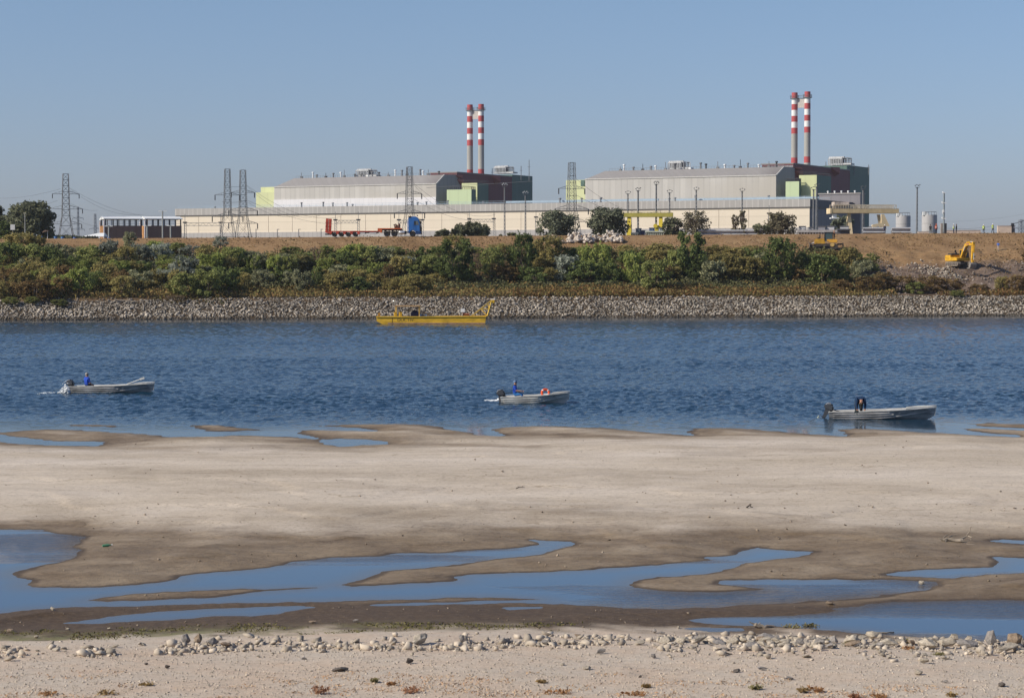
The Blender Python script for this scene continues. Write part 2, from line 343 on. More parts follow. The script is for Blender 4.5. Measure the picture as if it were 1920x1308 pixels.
def sand_material():
    m = bpy.data.materials.new('sand_and_gravel'); m.use_nodes = True; nt = m.node_tree; N = nt.nodes; L = nt.links
    b = N['Principled BSDF']; b.inputs['Specular IOR Level'].default_value = 0.25
    tc = N.new('ShaderNodeTexCoord')
    def att(n):
        a = N.new('ShaderNodeAttribute'); a.attribute_name = n; return a.outputs['Fac']
    def noise(s, d=6, rgh=0.6, st=(1, 1, 1)):
        mp = N.new('ShaderNodeMapping'); mp.inputs['Scale'].default_value = st; L.new(tc.outputs['Object'], mp.inputs[0])
        n = N.new('ShaderNodeTexNoise'); n.inputs['Scale'].default_value = s; n.inputs['Detail'].default_value = d; n.inputs['Roughness'].default_value = rgh
        L.new(mp.outputs[0], n.inputs['Vector']); return n.outputs['Fac']
    def ramp(f, stops):
        r = N.new('ShaderNodeValToRGB'); cr = r.color_ramp
        cr.elements[0].position = stops[0][0]; cr.elements[0].color = (*stops[0][1], 1)
        cr.elements[1].position = stops[-1][0]; cr.elements[1].color = (*stops[-1][1], 1)
        for p, c in stops[1:-1]:
            e = cr.elements.new(p); e.color = (*c, 1)
        L.new(f, r.inputs[0]); return r.outputs[0]
    def mix(f, a, b_, mode='MIX'):
        x = N.new('ShaderNodeMix'); x.data_type = 'RGBA'; x.blend_type = mode
        if isinstance(f, float): x.inputs[0].default_value = f
        else: L.new(f, x.inputs[0])
        L.new(a, x.inputs[6])
        if isinstance(b_, tuple): x.inputs[7].default_value = (*b_, 1)
        else: L.new(b_, x.inputs[7])
        return x.outputs[2]
    dry = ramp(noise(0.11, 7, 0.62, (0.55, 1.3, 1)), [(0.28, (0.44, 0.365, 0.28)), (0.45, (0.535, 0.45, 0.355)), (0.62, (0.605, 0.52, 0.43)), (0.75, (0.63, 0.545, 0.465))])
    stk = ramp(noise(0.32, 6, 0.7, (0.14, 1.25, 1)), [(0.36, (0.88, 0.86, 0.83)), (0.5, (1, 1, 1)), (0.66, (1.07, 1.07, 1.06))])
    dry = mix(0.55, dry, stk, 'MULTIPLY')
    speck = ramp(noise(7, 4, 0.75), [(0.34, (0.55, 0.52, 0.48)), (0.46, (1, 1, 1)), (0.7, (1.06, 1.05, 1.03))])
    dry = mix(0.75, dry, speck, 'MULTIPLY')
    wetc = ramp(noise(0.35, 7, 0.65), [(0.3, (0.135, 0.092, 0.052)), (0.5, (0.215, 0.155, 0.093)), (0.7, (0.31, 0.235, 0.15))])
    wsp = ramp(noise(7, 5, 0.85), [(0.36, (0.48, 0.46, 0.44)), (0.5, (1, 1, 1)), (0.66, (1.35, 1.3, 1.25))])
    wetc = mix(0.6, wetc, wsp, 'MULTIPLY')
    wr = N.new('ShaderNodeMapRange'); wr.inputs['From Min'].default_value = 0.05; wr.inputs['From Max'].default_value = 0.78
    ad = N.new('ShaderNodeMath'); ad.operation = 'ADD'; L.new(att('wet'), ad.inputs[0])
    sb = N.new('ShaderNodeMath'); sb.operation = 'MULTIPLY_ADD'; L.new(noise(0.9, 6, 0.7, (0.6, 1, 1)), sb.inputs[0]); sb.inputs[1].default_value = 0.6; sb.inputs[2].default_value = -0.30
    L.new(sb.outputs[0], ad.inputs[1]); L.new(ad.outputs[0], wr.inputs['Value'])
    c = mix(wr.outputs[0], dry, wetc)
    dk = N.new('ShaderNodeMapRange'); dk.inputs['From Min'].default_value = 0.72; dk.inputs['From Max'].default_value = 0.98; dk.inputs['To Max'].default_value = 0.8; L.new(att('wet'), dk.inputs['Value'])
    c = mix(dk.outputs[0], c, (0.062, 0.042, 0.025))
    # strand lines left by the falling water, and old current ripples
    sh = N.new('ShaderNodeMath'); sh.operation = 'MULTIPLY_ADD'; L.new(noise(0.35, 5, 0.65), sh.inputs[0]); sh.inputs[1].default_value = 3.4; L.new(att('shore'), sh.inputs[2])
    sf = N.new('ShaderNodeMath'); sf.operation = 'MULTIPLY'; L.new(sh.outputs[0], sf.inputs[0]); sf.inputs[1].default_value = 0.85
    sr = N.new('ShaderNodeMath'); sr.operation = 'FRACT'; L.new(sf.outputs[0], sr.inputs[0])
    lines = ramp(sr.outputs[0], [(0.0, (1, 1, 1)), (0.42, (1, 1, 1)), (0.5, (0.66, 0.63, 0.58)), (0.58, (1, 1, 1)), (1.0, (1, 1, 1))])
    lm = N.new('ShaderNodeMapRange'); lm.inputs['From Min'].default_value = 0.46; lm.inputs['From Max'].default_value = 0.62; L.new(noise(0.5, 5, 0.7, (0.5, 1, 1)), lm.inputs['Value'])
    c = mix(lm.outputs[0], c, mix(1.0, c, lines, 'MULTIPLY'))
    grain = ramp(noise(2.6, 6, 0.8, (0.45, 1.6, 1)), [(0.3, (0.80, 0.785, 0.76)), (0.5, (1, 1, 1)), (0.7, (1.10, 1.09, 1.08))])
    c = mix(0.8, c, grain, 'MULTIPLY')
    mudc = ramp(noise(6, 6, 0.8), [(0.35, (0.062, 0.040, 0.022)), (0.55, (0.112, 0.073, 0.040)), (0.74, (0.21, 0.15, 0.094))])
    c = mix(att('mud'), c, mudc)
    gr = ramp(noise(5.5, 8, 0.85), [(0.3, (0.33, 0.27, 0.205)), (0.45, (0.51, 0.425, 0.335)), (0.6, (0.575, 0.485, 0.39)), (0.75, (0.64, 0.55, 0.455))])
    pk = ramp(noise(0.5, 5, 0.7), [(0.4, (1, 1, 1)), (0.66, (1.03, 0.93, 0.86))])
    gr = mix(0.9, gr, pk, 'MULTIPLY')
    c = mix(att('gravel'), c, gr)
    ms = N.new('ShaderNodeMath'); ms.operation = 'MULTIPLY'; L.new(att('moss'), ms.inputs[0])
    mr = N.new('ShaderNodeMapRange'); mr.inputs['From Min'].default_value = 0.42; mr.inputs['From Max'].default_value = 0.6; L.new(noise(2.2, 6, 0.75), mr.inputs['Value'])
    L.new(mr.outputs[0], ms.inputs[1])
    c = mix(ms.outputs[0], c, (0.20, 0.185, 0.075))
    L.new(c, b.inputs['Base Color'])
    rr = N.new('ShaderNodeMapRange'); rr.inputs['To Min'].default_value = 0.95; rr.inputs['To Max'].default_value = 0.62; L.new(wr.outputs[0], rr.inputs['Value'])
    L.new(rr.outputs[0], b.inputs['Roughness'])
    bh = N.new('ShaderNodeMath'); bh.operation = 'ADD'; L.new(noise(3.0, 8, 0.75), bh.inputs[0]); L.new(noise(22, 3, 0.7), bh.inputs[1])
    bp = N.new('ShaderNodeBump'); bp.inputs['Strength'].default_value = 0.55; bp.inputs['Distance'].default_value = 0.05
    L.new(bh.outputs[0], bp.inputs['Height']); L.new(bp.outputs[0], b.inputs['Normal'])
    return m
me = np_mesh('sand_bank', np.column_stack([Q, H]), Fq, sand_material(), True)
for nme, arr in (('wet', wet), ('mud', mud), ('gravel', grav), ('moss', moss), ('shore', A_)):
    at = me.attributes.new(nme, 'FLOAT', 'POINT'); at.data.foreach_set('value', arr.astype(np.float32))
tag(obj_from('sand_bank', me), 'pale dry sandbank with brown wet edges, mud and gravel in front', None, None, 'structure')

def ground_z(x, y):
    return float(shore_height(np.array([[x, y]]))[0][0])

# ---------------------------------------------------------------- water
def water_material(name, ripple, patch=False, col=(0.018, 0.045, 0.085), rough=0.03):
    m = bpy.data.materials.new(name); m.use_nodes = True; nt = m.node_tree; N = nt.nodes; L = nt.links
    b = N['Principled BSDF']; b.inputs['Base Color'].default_value = (*col, 1); b.inputs['Roughness'].default_value = rough
    b.inputs['IOR'].default_value = 1.333; b.inputs['Specular IOR Level'].default_value = 0.5
    tc = N.new('ShaderNodeTexCoord')
    def noise(s, d, rgh, st):
        mp = N.new('ShaderNodeMapping'); mp.inputs['Scale'].default_value = st; mp.inputs['Rotation'].default_value = (0, 0, R(8)); L.new(tc.outputs['Object'], mp.inputs[0])
        n = N.new('ShaderNodeTexNoise'); n.inputs['Scale'].default_value = s; n.inputs['Detail'].default_value = d; n.inputs['Roughness'].default_value = rgh
        L.new(mp.outputs[0], n.inputs['Vector']); return n.outputs['Fac']
    h1 = noise(3.6, 4, 0.65, (0.8, 1.1, 1)); h2 = noise(0.28, 3, 0.55, (0.35, 1.0, 1))
    ad = N.new('ShaderNodeMath'); ad.operation = 'MULTIPLY_ADD'; L.new(h2, ad.inputs[0]); ad.inputs[1].default_value = 1.2; L.new(h1, ad.inputs[2])
    bp = N.new('ShaderNodeBump'); bp.inputs['Distance'].default_value = ripple; bp.inputs['Strength'].default_value = 1.0
    L.new(ad.outputs[0], bp.inputs['Height'])
    # calmer and rougher patches where wind and current differ
    pt = noise(0.022 if not patch else 0.10, 4, 0.62, (0.35, 1.0, 1) if not patch else (0.3, 1.3, 1))
    mr = N.new('ShaderNodeMapRange'); L.new(pt, mr.inputs['Value'])
    if patch:
        mr.inputs['From Min'].default_value = 0.50; mr.inputs['From Max'].default_value = 0.62; mr.inputs['To Min'].default_value = 0.0; mr.inputs['To Max'].default_value = 1.0
        L.new(mr.outputs[0], bp.inputs['Strength'])
    else:
        mr.inputs['From Min'].default_value = 0.35; mr.inputs['From Max'].default_value = 0.65; mr.inputs['To Min'].default_value = 0.55; mr.inputs['To Max'].default_value = 1.0
        # sheltered water along the sandbank and under the far bank lies flatter
        a = N.new('ShaderNodeAttribute'); a.attribute_name = 'calm'
        iv = N.new('ShaderNodeMath'); iv.operation = 'SUBTRACT'; iv.inputs[0].default_value = 1.0; L.new(a.outputs['Fac'], iv.inputs[1])
        mu = N.new('ShaderNodeMath'); mu.operation = 'MULTIPLY'; L.new(mr.outputs[0], mu.inputs[0]); L.new(iv.outputs[0], mu.inputs[1])
        L.new(mu.outputs[0], bp.inputs['Strength'])
    L.new(bp.outputs[0], b.inputs['Normal'])
    return m
# real waves on the part of the river the camera looks over, flat water further out
ry = [88.0]
while ry[-1] < 385: ry.append(ry[-1] + max(0.30, 0.0019 * ry[-1]))
ry = np.array(ry); NXR = 540
Qr = np.concatenate([np.stack([np.linspace(-(0.28 * y + 12), 0.28 * y + 12, NXR), np.full(NXR, y)], 1) for y in ry])
ixr = np.arange(len(Qr)).reshape(len(ry), NXR)
Fr = np.stack([ixr[:-1, :-1], ixr[:-1, 1:], ixr[1:, 1:], ixr[1:, :-1]], -1).reshape(-1, 4)
YW = 348 + 0.196 * Qr[:, 0]
edge = 109 + (fbm(Qr[:, 0] * 0.06, Qr[:, 1] * 0.02, 3, 5) - .5) * 16
calm = np.clip(np.maximum(sstep(13, 0, Qr[:, 1] - edge) * .94, sstep(-26, -4, Qr[:, 1] - YW) * 0.92), 0, 1)
gust = 0.25 + 1.5 * fbm(Qr[:, 0] * 0.010, Qr[:, 1] * 0.05, 4, 44)
amp = (1 - calm) * gust
wx_, wy_ = Qr[:, 0], Qr[:, 1]
ZR = amp * (0.05 * (fbm(wx_ * 0.55, wy_ * 1.2, 3, 12) - .5) + 0.14 * (fbm(wx_ * 2.9 + wy_ * .12, wy_ * 3.3, 2, 13) - .5)) * 1.5
me = np_mesh('river', np.column_stack([Qr, ZR]), Fr, water_material('river_water', 0.075, False, (0.006, 0.031, 0.058), 0.07), True)
at = me.attributes.new('calm', 'FLOAT', 'POINT'); at.data.foreach_set('value', calm.astype(np.float32))
tag(obj_from('river', me), 'wide blue river ruffled by wind between the sandbank and the stone bank', None, None, 'structure')
fw = MB(); fw.add([(-2500, 88, -.35), (2500, 88, -.35), (2500, 900, -.35), (-2500, -100, -.35)], [(0, 1, 2, 3)])
tag(fw.part('outer_river', bpy.data.materials['river_water']), 'river running on out of sight at both sides', None, None, 'structure')
pyy = 1.0 / np.linspace(1 / 34.0, 1 / 87.9, 150); PXN = 220
Qp = np.concatenate([np.stack([np.linspace(-(0.30 * y + 6), 0.30 * y + 6, PXN), np.full(PXN, y)], 1) for y in pyy]); ixp = np.arange(len(Qp)).reshape(len(pyy), PXN)
me = np_mesh('shallow_pool', np.column_stack([Qp, np.zeros(len(Qp))]), np.stack([ixp[:-1, :-1], ixp[:-1, 1:], ixp[1:, 1:], ixp[1:, :-1]], -1).reshape(-1, 4), water_material('pool_water', 0.10, True, (0.05, 0.088, 0.145), 0.012))
dp = np.clip(-shore_height(Qp)[0] / 0.12, 0, 1); at = me.attributes.new('depth', 'FLOAT', 'POINT'); at.data.foreach_set('value', dp.astype(np.float32))
_nt = bpy.data.materials['pool_water'].node_tree; _a = _nt.nodes.new('ShaderNodeAttribute'); _a.attribute_name = 'depth'
_m = _nt.nodes.new('ShaderNodeMix'); _m.data_type = 'RGBA'; _m.inputs[6].default_value = (0.085, 0.07, 0.055, 1); _m.inputs[7].default_value = (0.05, 0.088, 0.145, 1)
_nt.links.new(_a.outputs['Fac'], _m.inputs[0]); _nt.links.new(_m.outputs[2], _nt.nodes['Principled BSDF'].inputs['Base Color'])
tag(obj_from('shallow_pool', me), 'still blue pools left among the mud and sand', None, None, 'structure')
# ================================================================ FAR BANK: riprap, scrub slope, dike crest, plain
_l, _r = on_z(0, 600), on_z(1920, 592)
YW_B = (_r.y - _l.y) / (_r.x - _l.x); YW_A = _l.y - YW_B * _l.x
def yw(X): return YW_A + YW_B * X
def crest_z(X): return 14.05 + 0.0085 * X
CREST_S = 53.0
PROF_S = np.array([-12, -4, 0, 7.6, 10, 22, CREST_S, CREST_S + 8, CREST_S + 15, CREST_S + 24, CREST_S + 60])
PROF_Z = np.array([-3, -1.2, -0.1, 3.25, 3.5, 4.6, 14.05, 14.05, 12.2, 11.9, 11.9])
PIT = [(at_Y(1816, 516, 377), 2.4, 1.5, -1.5), (at_Y(1838, 508, 379), 3.2, 2.0, 0.8), (at_Y(1865, 509, 379), 4.0, 1.6, 0.7), (at_Y(1760, 512, 378), 5, 2.0, 0.5)]
def bank_height(X, Y):
    X = np.asarray(X, float); Y = np.asarray(Y, float)
    s = Y - yw(X)
    z = np.interp(s, PROF_S, PROF_Z)
    z = z + sstep(20, CREST_S, s) * (1 - sstep(CREST_S + 8, CREST_S + 20, s)) * 0.0085 * X
    up = sstep(9, 14, s) * (1 - sstep(CREST_S - 3, CREST_S, s))
    z = z + up * ((fbm(X * 0.13, s * 0.13, 3, 61) - 0.5) * 0.9 + (fbm(X * 0.8, s * 0.8, 3, 62) - 0.5) * 0.25)
    dirt = sstep(52, 66, X) * sstep(9, 16, s) * (1 - sstep(40, 45, s))
    z = z + dirt * ((fbm(X * 0.45, s * 0.45, 4, 63) - 0.5) * 1.7)
    for p, rx, ry, dz in PIT:
        z = z + dz * np.exp(-((X - p.x) / rx) ** 2 - ((Y - p.y) / ry) ** 2)
    return z
def bz(x, y): return float(bank_height(np.array([x]), np.array([y]))[0])
def hit_bank(px, py):
    """place where the view through a pixel meets the far bank"""
    d = ray(px, py); Ys = np.arange(320, 470, 0.25); k = d.x / d.y * Ys
    hz = bank_height(k, Ys); ok = np.nonzero(EYE + d.z / d.y * Ys <= hz)[0]
    i = ok[0] if len(ok) else int((410 - 320) / .25)
    return Vector((k[i], Ys[i], hz[i]))
sx = np.linspace(-240, 280, 700); ss = np.concatenate([np.linspace(-12, 8, 26)[:-1], np.linspace(8, CREST_S + 9, 170), np.linspace(CREST_S + 11, CREST_S + 60, 14)])
XX, SS = np.meshgrid(sx, ss); XX = XX.ravel(); SS = SS.ravel(); YY = yw(XX) + SS
ZZ = bank_height(XX, YY)
ix = np.arange(len(XX)).reshape(len(ss), len(sx))
Fb = np.stack([ix[:-1, :-1], ix[:-1, 1:], ix[1:, 1:], ix[1:, :-1]], -1).reshape(-1, 4)
def bank_material():
    m = bpy.data.materials.new('bank_soil'); m.use_nodes = True; nt = m.node_tree; N = nt.nodes; L = nt.links
    b = N['Principled BSDF']; b.inputs['Roughness'].default_value = 0.95; b.inputs['Specular IOR Level'].default_value = 0.1
    tc = N.new('ShaderNodeTexCoord')
    def noise(s, d=6, rgh=0.65, st=(1, 1, 1)):
        mp = N.new('ShaderNodeMapping'); mp.inputs['Scale'].default_value = st; L.new(tc.outputs['Object'], mp.inputs[0])
        n = N.new('ShaderNodeTexNoise'); n.inputs['Scale'].default_value = s; n.inputs['Detail'].default_value = d; n.inputs['Roughness'].default_value = rgh
        L.new(mp.outputs[0], n.inputs['Vector']); return n.outputs['Fac']
    def ramp(f, stops):
        r = N.new('ShaderNodeValToRGB'); cr = r.color_ramp
        cr.elements[0].position = stops[0][0]; cr.elements[0].color = (*stops[0][1], 1)
        cr.elements[1].position = stops[-1][0]; cr.elements[1].color = (*stops[-1][1], 1)
        for p, c in stops[1:-1]:
            e = cr.elements.new(p); e.color = (*c, 1)
        L.new(f, r.inputs[0]); return r.outputs[0]
    def mix(f, a, c, mode='MIX'):
        x = N.new('ShaderNodeMix'); x.data_type = 'RGBA'; x.blend_type = mode
        if isinstance(f, float): x.inputs[0].default_value = f
        else: L.new(f, x.inputs[0])
        L.new(a, x.inputs[6]); L.new(c, x.inputs[7]); return x.outputs[2]
    def att(n):
        a = N.new('ShaderNodeAttribute'); a.attribute_name = n; return a.outputs['Fac']
    grass = ramp(noise(0.22, 8, 0.72, (0.6, 1, 1)), [(0.3, (0.17, 0.105, 0.05)), (0.45, (0.27, 0.165, 0.085)), (0.6, (0.33, 0.21, 0.11)), (0.75, (0.36, 0.25, 0.14))])
    sp = ramp(noise(3.5, 4, 0.85), [(0.33, (0.35, 0.36, 0.3)), (0.45, (1, 1, 1)), (0.7, (1.12, 1.1, 1.05))])
    grass = mix(0.85, grass, sp, 'MULTIPLY')
    dirt = ramp(noise(0.5, 8, 0.75, (0.5, 1, 1)), [(0.3, (0.10, 0.072, 0.055)), (0.5, (0.185, 0.135, 0.105)), (0.7, (0.27, 0.21, 0.17))])
    dsp = ramp(noise(3.0, 5, 0.85), [(0.35, (0.5, 0.48, 0.46)), (0.5, (1, 1, 1)), (0.68, (1.5, 1.45, 1.4))])
    dirt = mix(0.8, dirt, dsp, 'MULTIPLY')
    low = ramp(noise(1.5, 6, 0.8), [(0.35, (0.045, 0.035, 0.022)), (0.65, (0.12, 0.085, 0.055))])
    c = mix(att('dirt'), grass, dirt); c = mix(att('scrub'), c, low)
    road = ramp(noise(1.2, 5, 0.7), [(0.3, (0.25, 0.22, 0.19)), (0.7, (0.36, 0.33, 0.29))])
    c = mix(att('road'), c, road)
    L.new(c, b.inputs['Base Color'])
    bp = N.new('ShaderNodeBump'); bp.inputs['Strength'].default_value = 0.8; bp.inputs['Distance'].default_value = 0.25
    L.new(noise(2.2, 6, 0.8), bp.inputs['Height']); L.new(bp.outputs[0], b.inputs['Normal'])
    return m
nz2 = fbm(XX * 0.15, SS * 0.2, 4, 71)
dirt = sstep(50, 62, XX + (nz2 - .5) * 14) * sstep(8, 12, SS) * (1 - sstep(33, 36, SS + (nz2 - .5) * 6))
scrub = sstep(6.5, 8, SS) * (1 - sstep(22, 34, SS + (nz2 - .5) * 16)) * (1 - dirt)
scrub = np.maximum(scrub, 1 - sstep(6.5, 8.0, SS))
roadw = sstep(CREST_S + 1.2, CREST_S + 2.0, SS) * (1 - sstep(CREST_S + 6.0, CREST_S + 7.0, SS))
me = np_mesh('embankment', np.column_stack([XX, YY, ZZ]), Fb, bank_material(), True)
for nme, arr in (('dirt', dirt), ('scrub', scrub), ('road', roadw)):
    at = me.attributes.new(nme, 'FLOAT', 'POINT'); at.data.foreach_set('value', arr.astype(np.float32))
tag(obj_from('embankment', me), 'dry brown grass embankment of the far bank with churned earth at one end', None, None, 'structure')

# the plain behind the dike, to the horizon
pb = MB(); PZ = 11.6
n = 30
pl = [(-9000, 395), (-240, 395), (280, 480), (9000, 480), (9000, 12000), (-9000, 12000)]
pb.add([(x, y, PZ - (0.3 if i in (0, 1, 2, 3) else 0)) for i, (x, y) in enumerate(pl)], [tuple(range(6))])
tag(pb.part('plain', pm('plain_grass', (0.13, 0.115, 0.06), 0.95, var=0.3, scale=0.02)), 'flat plain beyond the embankment', None, None, 'structure')
# the far bank and the near shore go on out of sight at both sides
sb_ = MB()
for X0, X1 in ((-2500, -238), (278, 2500)):
    P = [(X0, yw(X0) - 6, -1.5), (X1, yw(X1) - 6, -1.5), (X1, yw(X1) + 9, 3.4), (X0, yw(X0) + 9, 3.4), (X1, yw(X1) + 22, 4.6), (X0, yw(X0) + 22, 4.6),
         (X1, yw(X1) + 53, 13.9), (X0, yw(X0) + 53, 13.9), (X1, yw(X1) + 110, 11.7), (X0, yw(X0) + 110, 11.7)]
    if abs(X0) < 1000 or abs(X1) < 1000:
        sb_.add(P, [(0, 1, 2, 3), (3, 2, 4, 5), (5, 4, 6, 7), (7, 6, 8, 9)])
tag(sb_.part('outer_embankment', pm('outer_bank', (0.17, 0.13, 0.07), 0.95, var=0.4, scale=0.15)), 'embankment running on beyond both ends of the thicket', None, None, 'structure')

# ---------------------------------------------------------------- stones
def stone_hull(npts, seed, squash=(1, 1, 1)):
    """angular broken stone: the hull of a few random points"""
    rg = random.Random(seed); bm = bmesh.new()
    for _ in range(npts):
        v = Vector((rg.gauss(0, 1), rg.gauss(0, 1), rg.gauss(0, 1))).normalized() * rg.uniform(.72, 1.05); bm.verts.new((v.x * squash[0], v.y * squash[1], v.z * squash[2]))
    r = bmesh.ops.convex_hull(bm, input=bm.verts); bmesh.ops.delete(bm, geom=[v for v in bm.verts if not v.link_faces], context='VERTS')
    bmesh.ops.triangulate(bm, faces=bm.faces); bm.verts.index_update(); return bm
STONES = []
for _k in range(20):
    _bm = stone_hull(9, 900 + _k); STONES.append((np.array([v.co[:] for v in _bm.verts]), np.array([[v.index for v in f.verts] for f in _bm.faces]))); _bm.free()
def rand_rot(n, rng):
    q = rng.normal(size=(n, 4)); q /= np.linalg.norm(q, axis=1)[:, None]
    w_, x, y, z = q.T
    return np.stack([np.stack([1 - 2 * (y * y + z * z), 2 * (x * y - z * w_), 2 * (x * z + y * w_)], -1),
                     np.stack([2 * (x * y + z * w_), 1 - 2 * (x * x + z * z), 2 * (y * z - x * w_)], -1),
                     np.stack([2 * (x * z - y * w_), 2 * (y * z + x * w_), 1 - 2 * (x * x + y * y)], -1)], 1)
def stone_field(P, size, rng, flat=0.8):
    """many small angular stones as one mesh"""
    VV, FF, o = [], [], 0; pick = rng.integers(0, len(STONES), len(P))
    for k, (SV, SF) in enumerate(STONES):
        q = np.nonzero(pick == k)[0]; n = len(q)
        if not n: continue
        V = SV[None] * rng.uniform(0.6, 1.3, (n, 3))[:, None, :]
        V = np.einsum('nij,nkj->nki', rand_rot(n, rng), V); V[:, :, 2] *= flat
        V = V * size[q][:, None, None] * 0.55 + P[q][:, None, :]
        VV.append(V.reshape(-1, 3)); FF.append((SF[None] + (np.arange(n) * len(SV))[:, None, None]).reshape(-1, 3) + o); o += n * len(SV)
    return np.concatenate(VV), np.concatenate(FF)
m_rip = pm('riprap_stone', (0.32, 0.278, 0.228), 0.9, var=0.28, scale=0.4, island=0.36, spec=0.15)
_nt = m_rip.node_tree; _b = _nt.nodes['Principled BSDF']; _src = _b.inputs['Base Color'].links[0].from_socket      # dark wet foot along the water line
_g = _nt.nodes.new('ShaderNodeNewGeometry'); _s = _nt.nodes.new('ShaderNodeSeparateXYZ'); _nt.links.new(_g.outputs['Position'], _s.inputs[0])
_r = _nt.nodes.new('ShaderNodeMapRange'); _r.inputs['From Min'].default_value = 0.22; _r.inputs['From Max'].default_value = 0.5; _r.inputs['To Min'].default_value = 0.4; _r.inputs['To Max'].default_value = 1.25; _nt.links.new(_s.outputs[2], _r.inputs['Value'])
_v = _nt.nodes.new('ShaderNodeVectorMath'); _v.operation = 'SCALE'; _nt.links.new(_src, _v.inputs[0]); _q = _nt.nodes.new('ShaderNodeMapRange'); _q.inputs['From Min'].default_value = 1.0; _q.inputs['From Max'].default_value = 2.6; _q.inputs['To Min'].default_value = 1.0; _q.inputs['To Max'].default_value = 0.82; _nt.links.new(_s.outputs[2], _q.inputs['Value'])
_p = _nt.nodes.new('ShaderNodeMath'); _p.operation = 'MULTIPLY'; _nt.links.new(_r.outputs[0], _p.inputs[0]); _nt.links.new(_q.outputs[0], _p.inputs[1]); _nt.links.new(_p.outputs[0], _v.inputs['Scale']); _nt.links.new(_v.outputs[0], _b.inputs['Base Color'])
rng = np.random.default_rng(3)
n = 32000
X = rng.uniform(-150, 165, n); s = rng.uniform(-0.6, 8.3, n) + (fbm(X * 0.12, X * 0, 3, 5) - .5) * 1.2
left = sstep(-30, -75, X)
s = np.where(s > 7.6 - 1.2 * left, s - 7 * rng.random(n), s)
Y = yw(X) + s; size = (0.2 + 0.36 * rng.random(n) ** 1.6) * np.where(rng.random(n) < .05, 1.6, 1)
V, Fs = stone_field(np.column_stack([X, Y, bank_height(X, Y) + 0.08]), size, rng)
tag(obj_from('riprap_stones', np_mesh('riprap_stones', V, Fs, m_rip)), 'grey loose stone facing along the foot of the far bank', 'riprap', None, 'stuff')

# scattered rubble on the churned earth by the excavator
n = 3200
X = rng.uniform(58, 120, n); s = rng.uniform(10, 36, n)
keep = (rng.random(n) < 0.25 + 0.75 * sstep(.5, .65, fbm(X * .2, s * .2, 3, 8)))
X, s = X[keep], s[keep]; Y = yw(X) + s
V, Fs = stone_field(np.column_stack([X, Y, bank_height(X, Y) + 0.03]), rng.uniform(.15, .45, len(X)) * np.where(rng.random(len(X)) < .1, 2, 1), rng)
tag(obj_from('earth_rubble', np_mesh('earth_rubble', V, Fs, pm('rubble', (0.30, 0.25, 0.21), 0.95, var=.25, scale=1.5, island=.4))), 'broken stones strewn over the churned earth', 'rubble', None, 'stuff')
# pale rubble heap beside and below the excavator
n = 300
c1, c2 = hit_bank(1735, 503), hit_bank(1787, 520)
t = rng.random(n); X = c1.x + (c2.x - c1.x) * t + rng.normal(0, 1.5, n); Y = c1.y + (c2.y - c1.y) * t + rng.normal(0, 1.2, n)
V, Fs = stone_field(np.column_stack([X, Y, bank_height(X, Y) + 0.1]), rng.uniform(.15, .7, n), rng)
tag(obj_from('pale_rubble', np_mesh('pale_rubble', V, Fs, pm('pale_rubble_stone', (0.34, 0.29, 0.235), 0.9, var=.3, scale=1.0, island=.45))), 'pale broken stones heaped below the excavator', 'rubble', None, 'stuff')

# ---------------------------------------------------------------- leaves, bushes, trees
def leaf_quads(C, size, rng, aspect=1.6, out=None):
    """one leaf cluster per centre; out leans the faces outwards and up, as leaves do"""
    n = len(C); M = rand_rot(n, rng)
    if out is not None:
        nn = rng.normal(size=(n, 3)) * .95 + out * .7; nn /= np.linalg.norm(nn, axis=1)[:, None]
        t1 = np.cross(nn, rng.normal(size=(n, 3))); t1 /= np.linalg.norm(t1, axis=1)[:, None]; M = np.stack([t1, np.cross(nn, t1), nn], -1)
    u = M[:, :, 0] * (size * 0.5 * aspect)[:, None]; v = M[:, :, 1] * (size * 0.5)[:, None]
    V = np.stack([C - u, C - v * 0.9, C + u, C + v * 0.9], 1)
    return V.reshape(-1, 3), np.arange(n * 4).reshape(n, 4)
def crown_points(n, w, h, rng, clumps=26, base=0.12, upright=False, cr=(0.05, 0.125)):
    """leaf centres gathered in clumps through an uneven dome"""
    cc = []
    for i in range(clumps):
        a = rng.uniform(0, 2 * math.pi); t = rng.random() ** 0.75
        z = base + (0.94 - base) * t
        r = (1 - max(0, (z - 0.45) / 0.6) ** 2) ** 0.5 if z > 0.45 else 0.72 + 0.28 * z / 0.45
        r *= 0.5 * rng.uniform(0.45, 1.0)
        if upright: r *= 0.75
        cc.append((math.cos(a) * r * w, math.sin(a) * r * w, z * h, rng.uniform(*cr)))
    cc = np.array(cc); k = rng.integers(0, clumps, n)
    d = rng.normal(size=(n, 3)); d /= np.linalg.norm(d, axis=1)[:, None]
    rr = rng.random(n) ** 0.45
    sc = cc[k, 3] * min(w, h * 1.3) * 1.15
    P = cc[k, :3] + d * (rr * sc)[:, None] * np.array([1.15, 1.15, 0.9])
    P[:, 2] = np.clip(P[:, 2], 0.03 * h, None)
    P[:, 2] *= 0.97 * h / np.percentile(P[:, 2], 99.3)
    P[:, :2] *= 0.5 * w / np.percentile(np.hypot(P[:, 0], P[:, 1]), 97)
    return P
WOOD = pm('bark', (0.16, 0.125, 0.095), 0.95, var=.3, scale=3, bump=.3)
DEADWOOD = pm('bleached_wood', (0.27, 0.225, 0.175), 0.9, var=.25, scale=4)
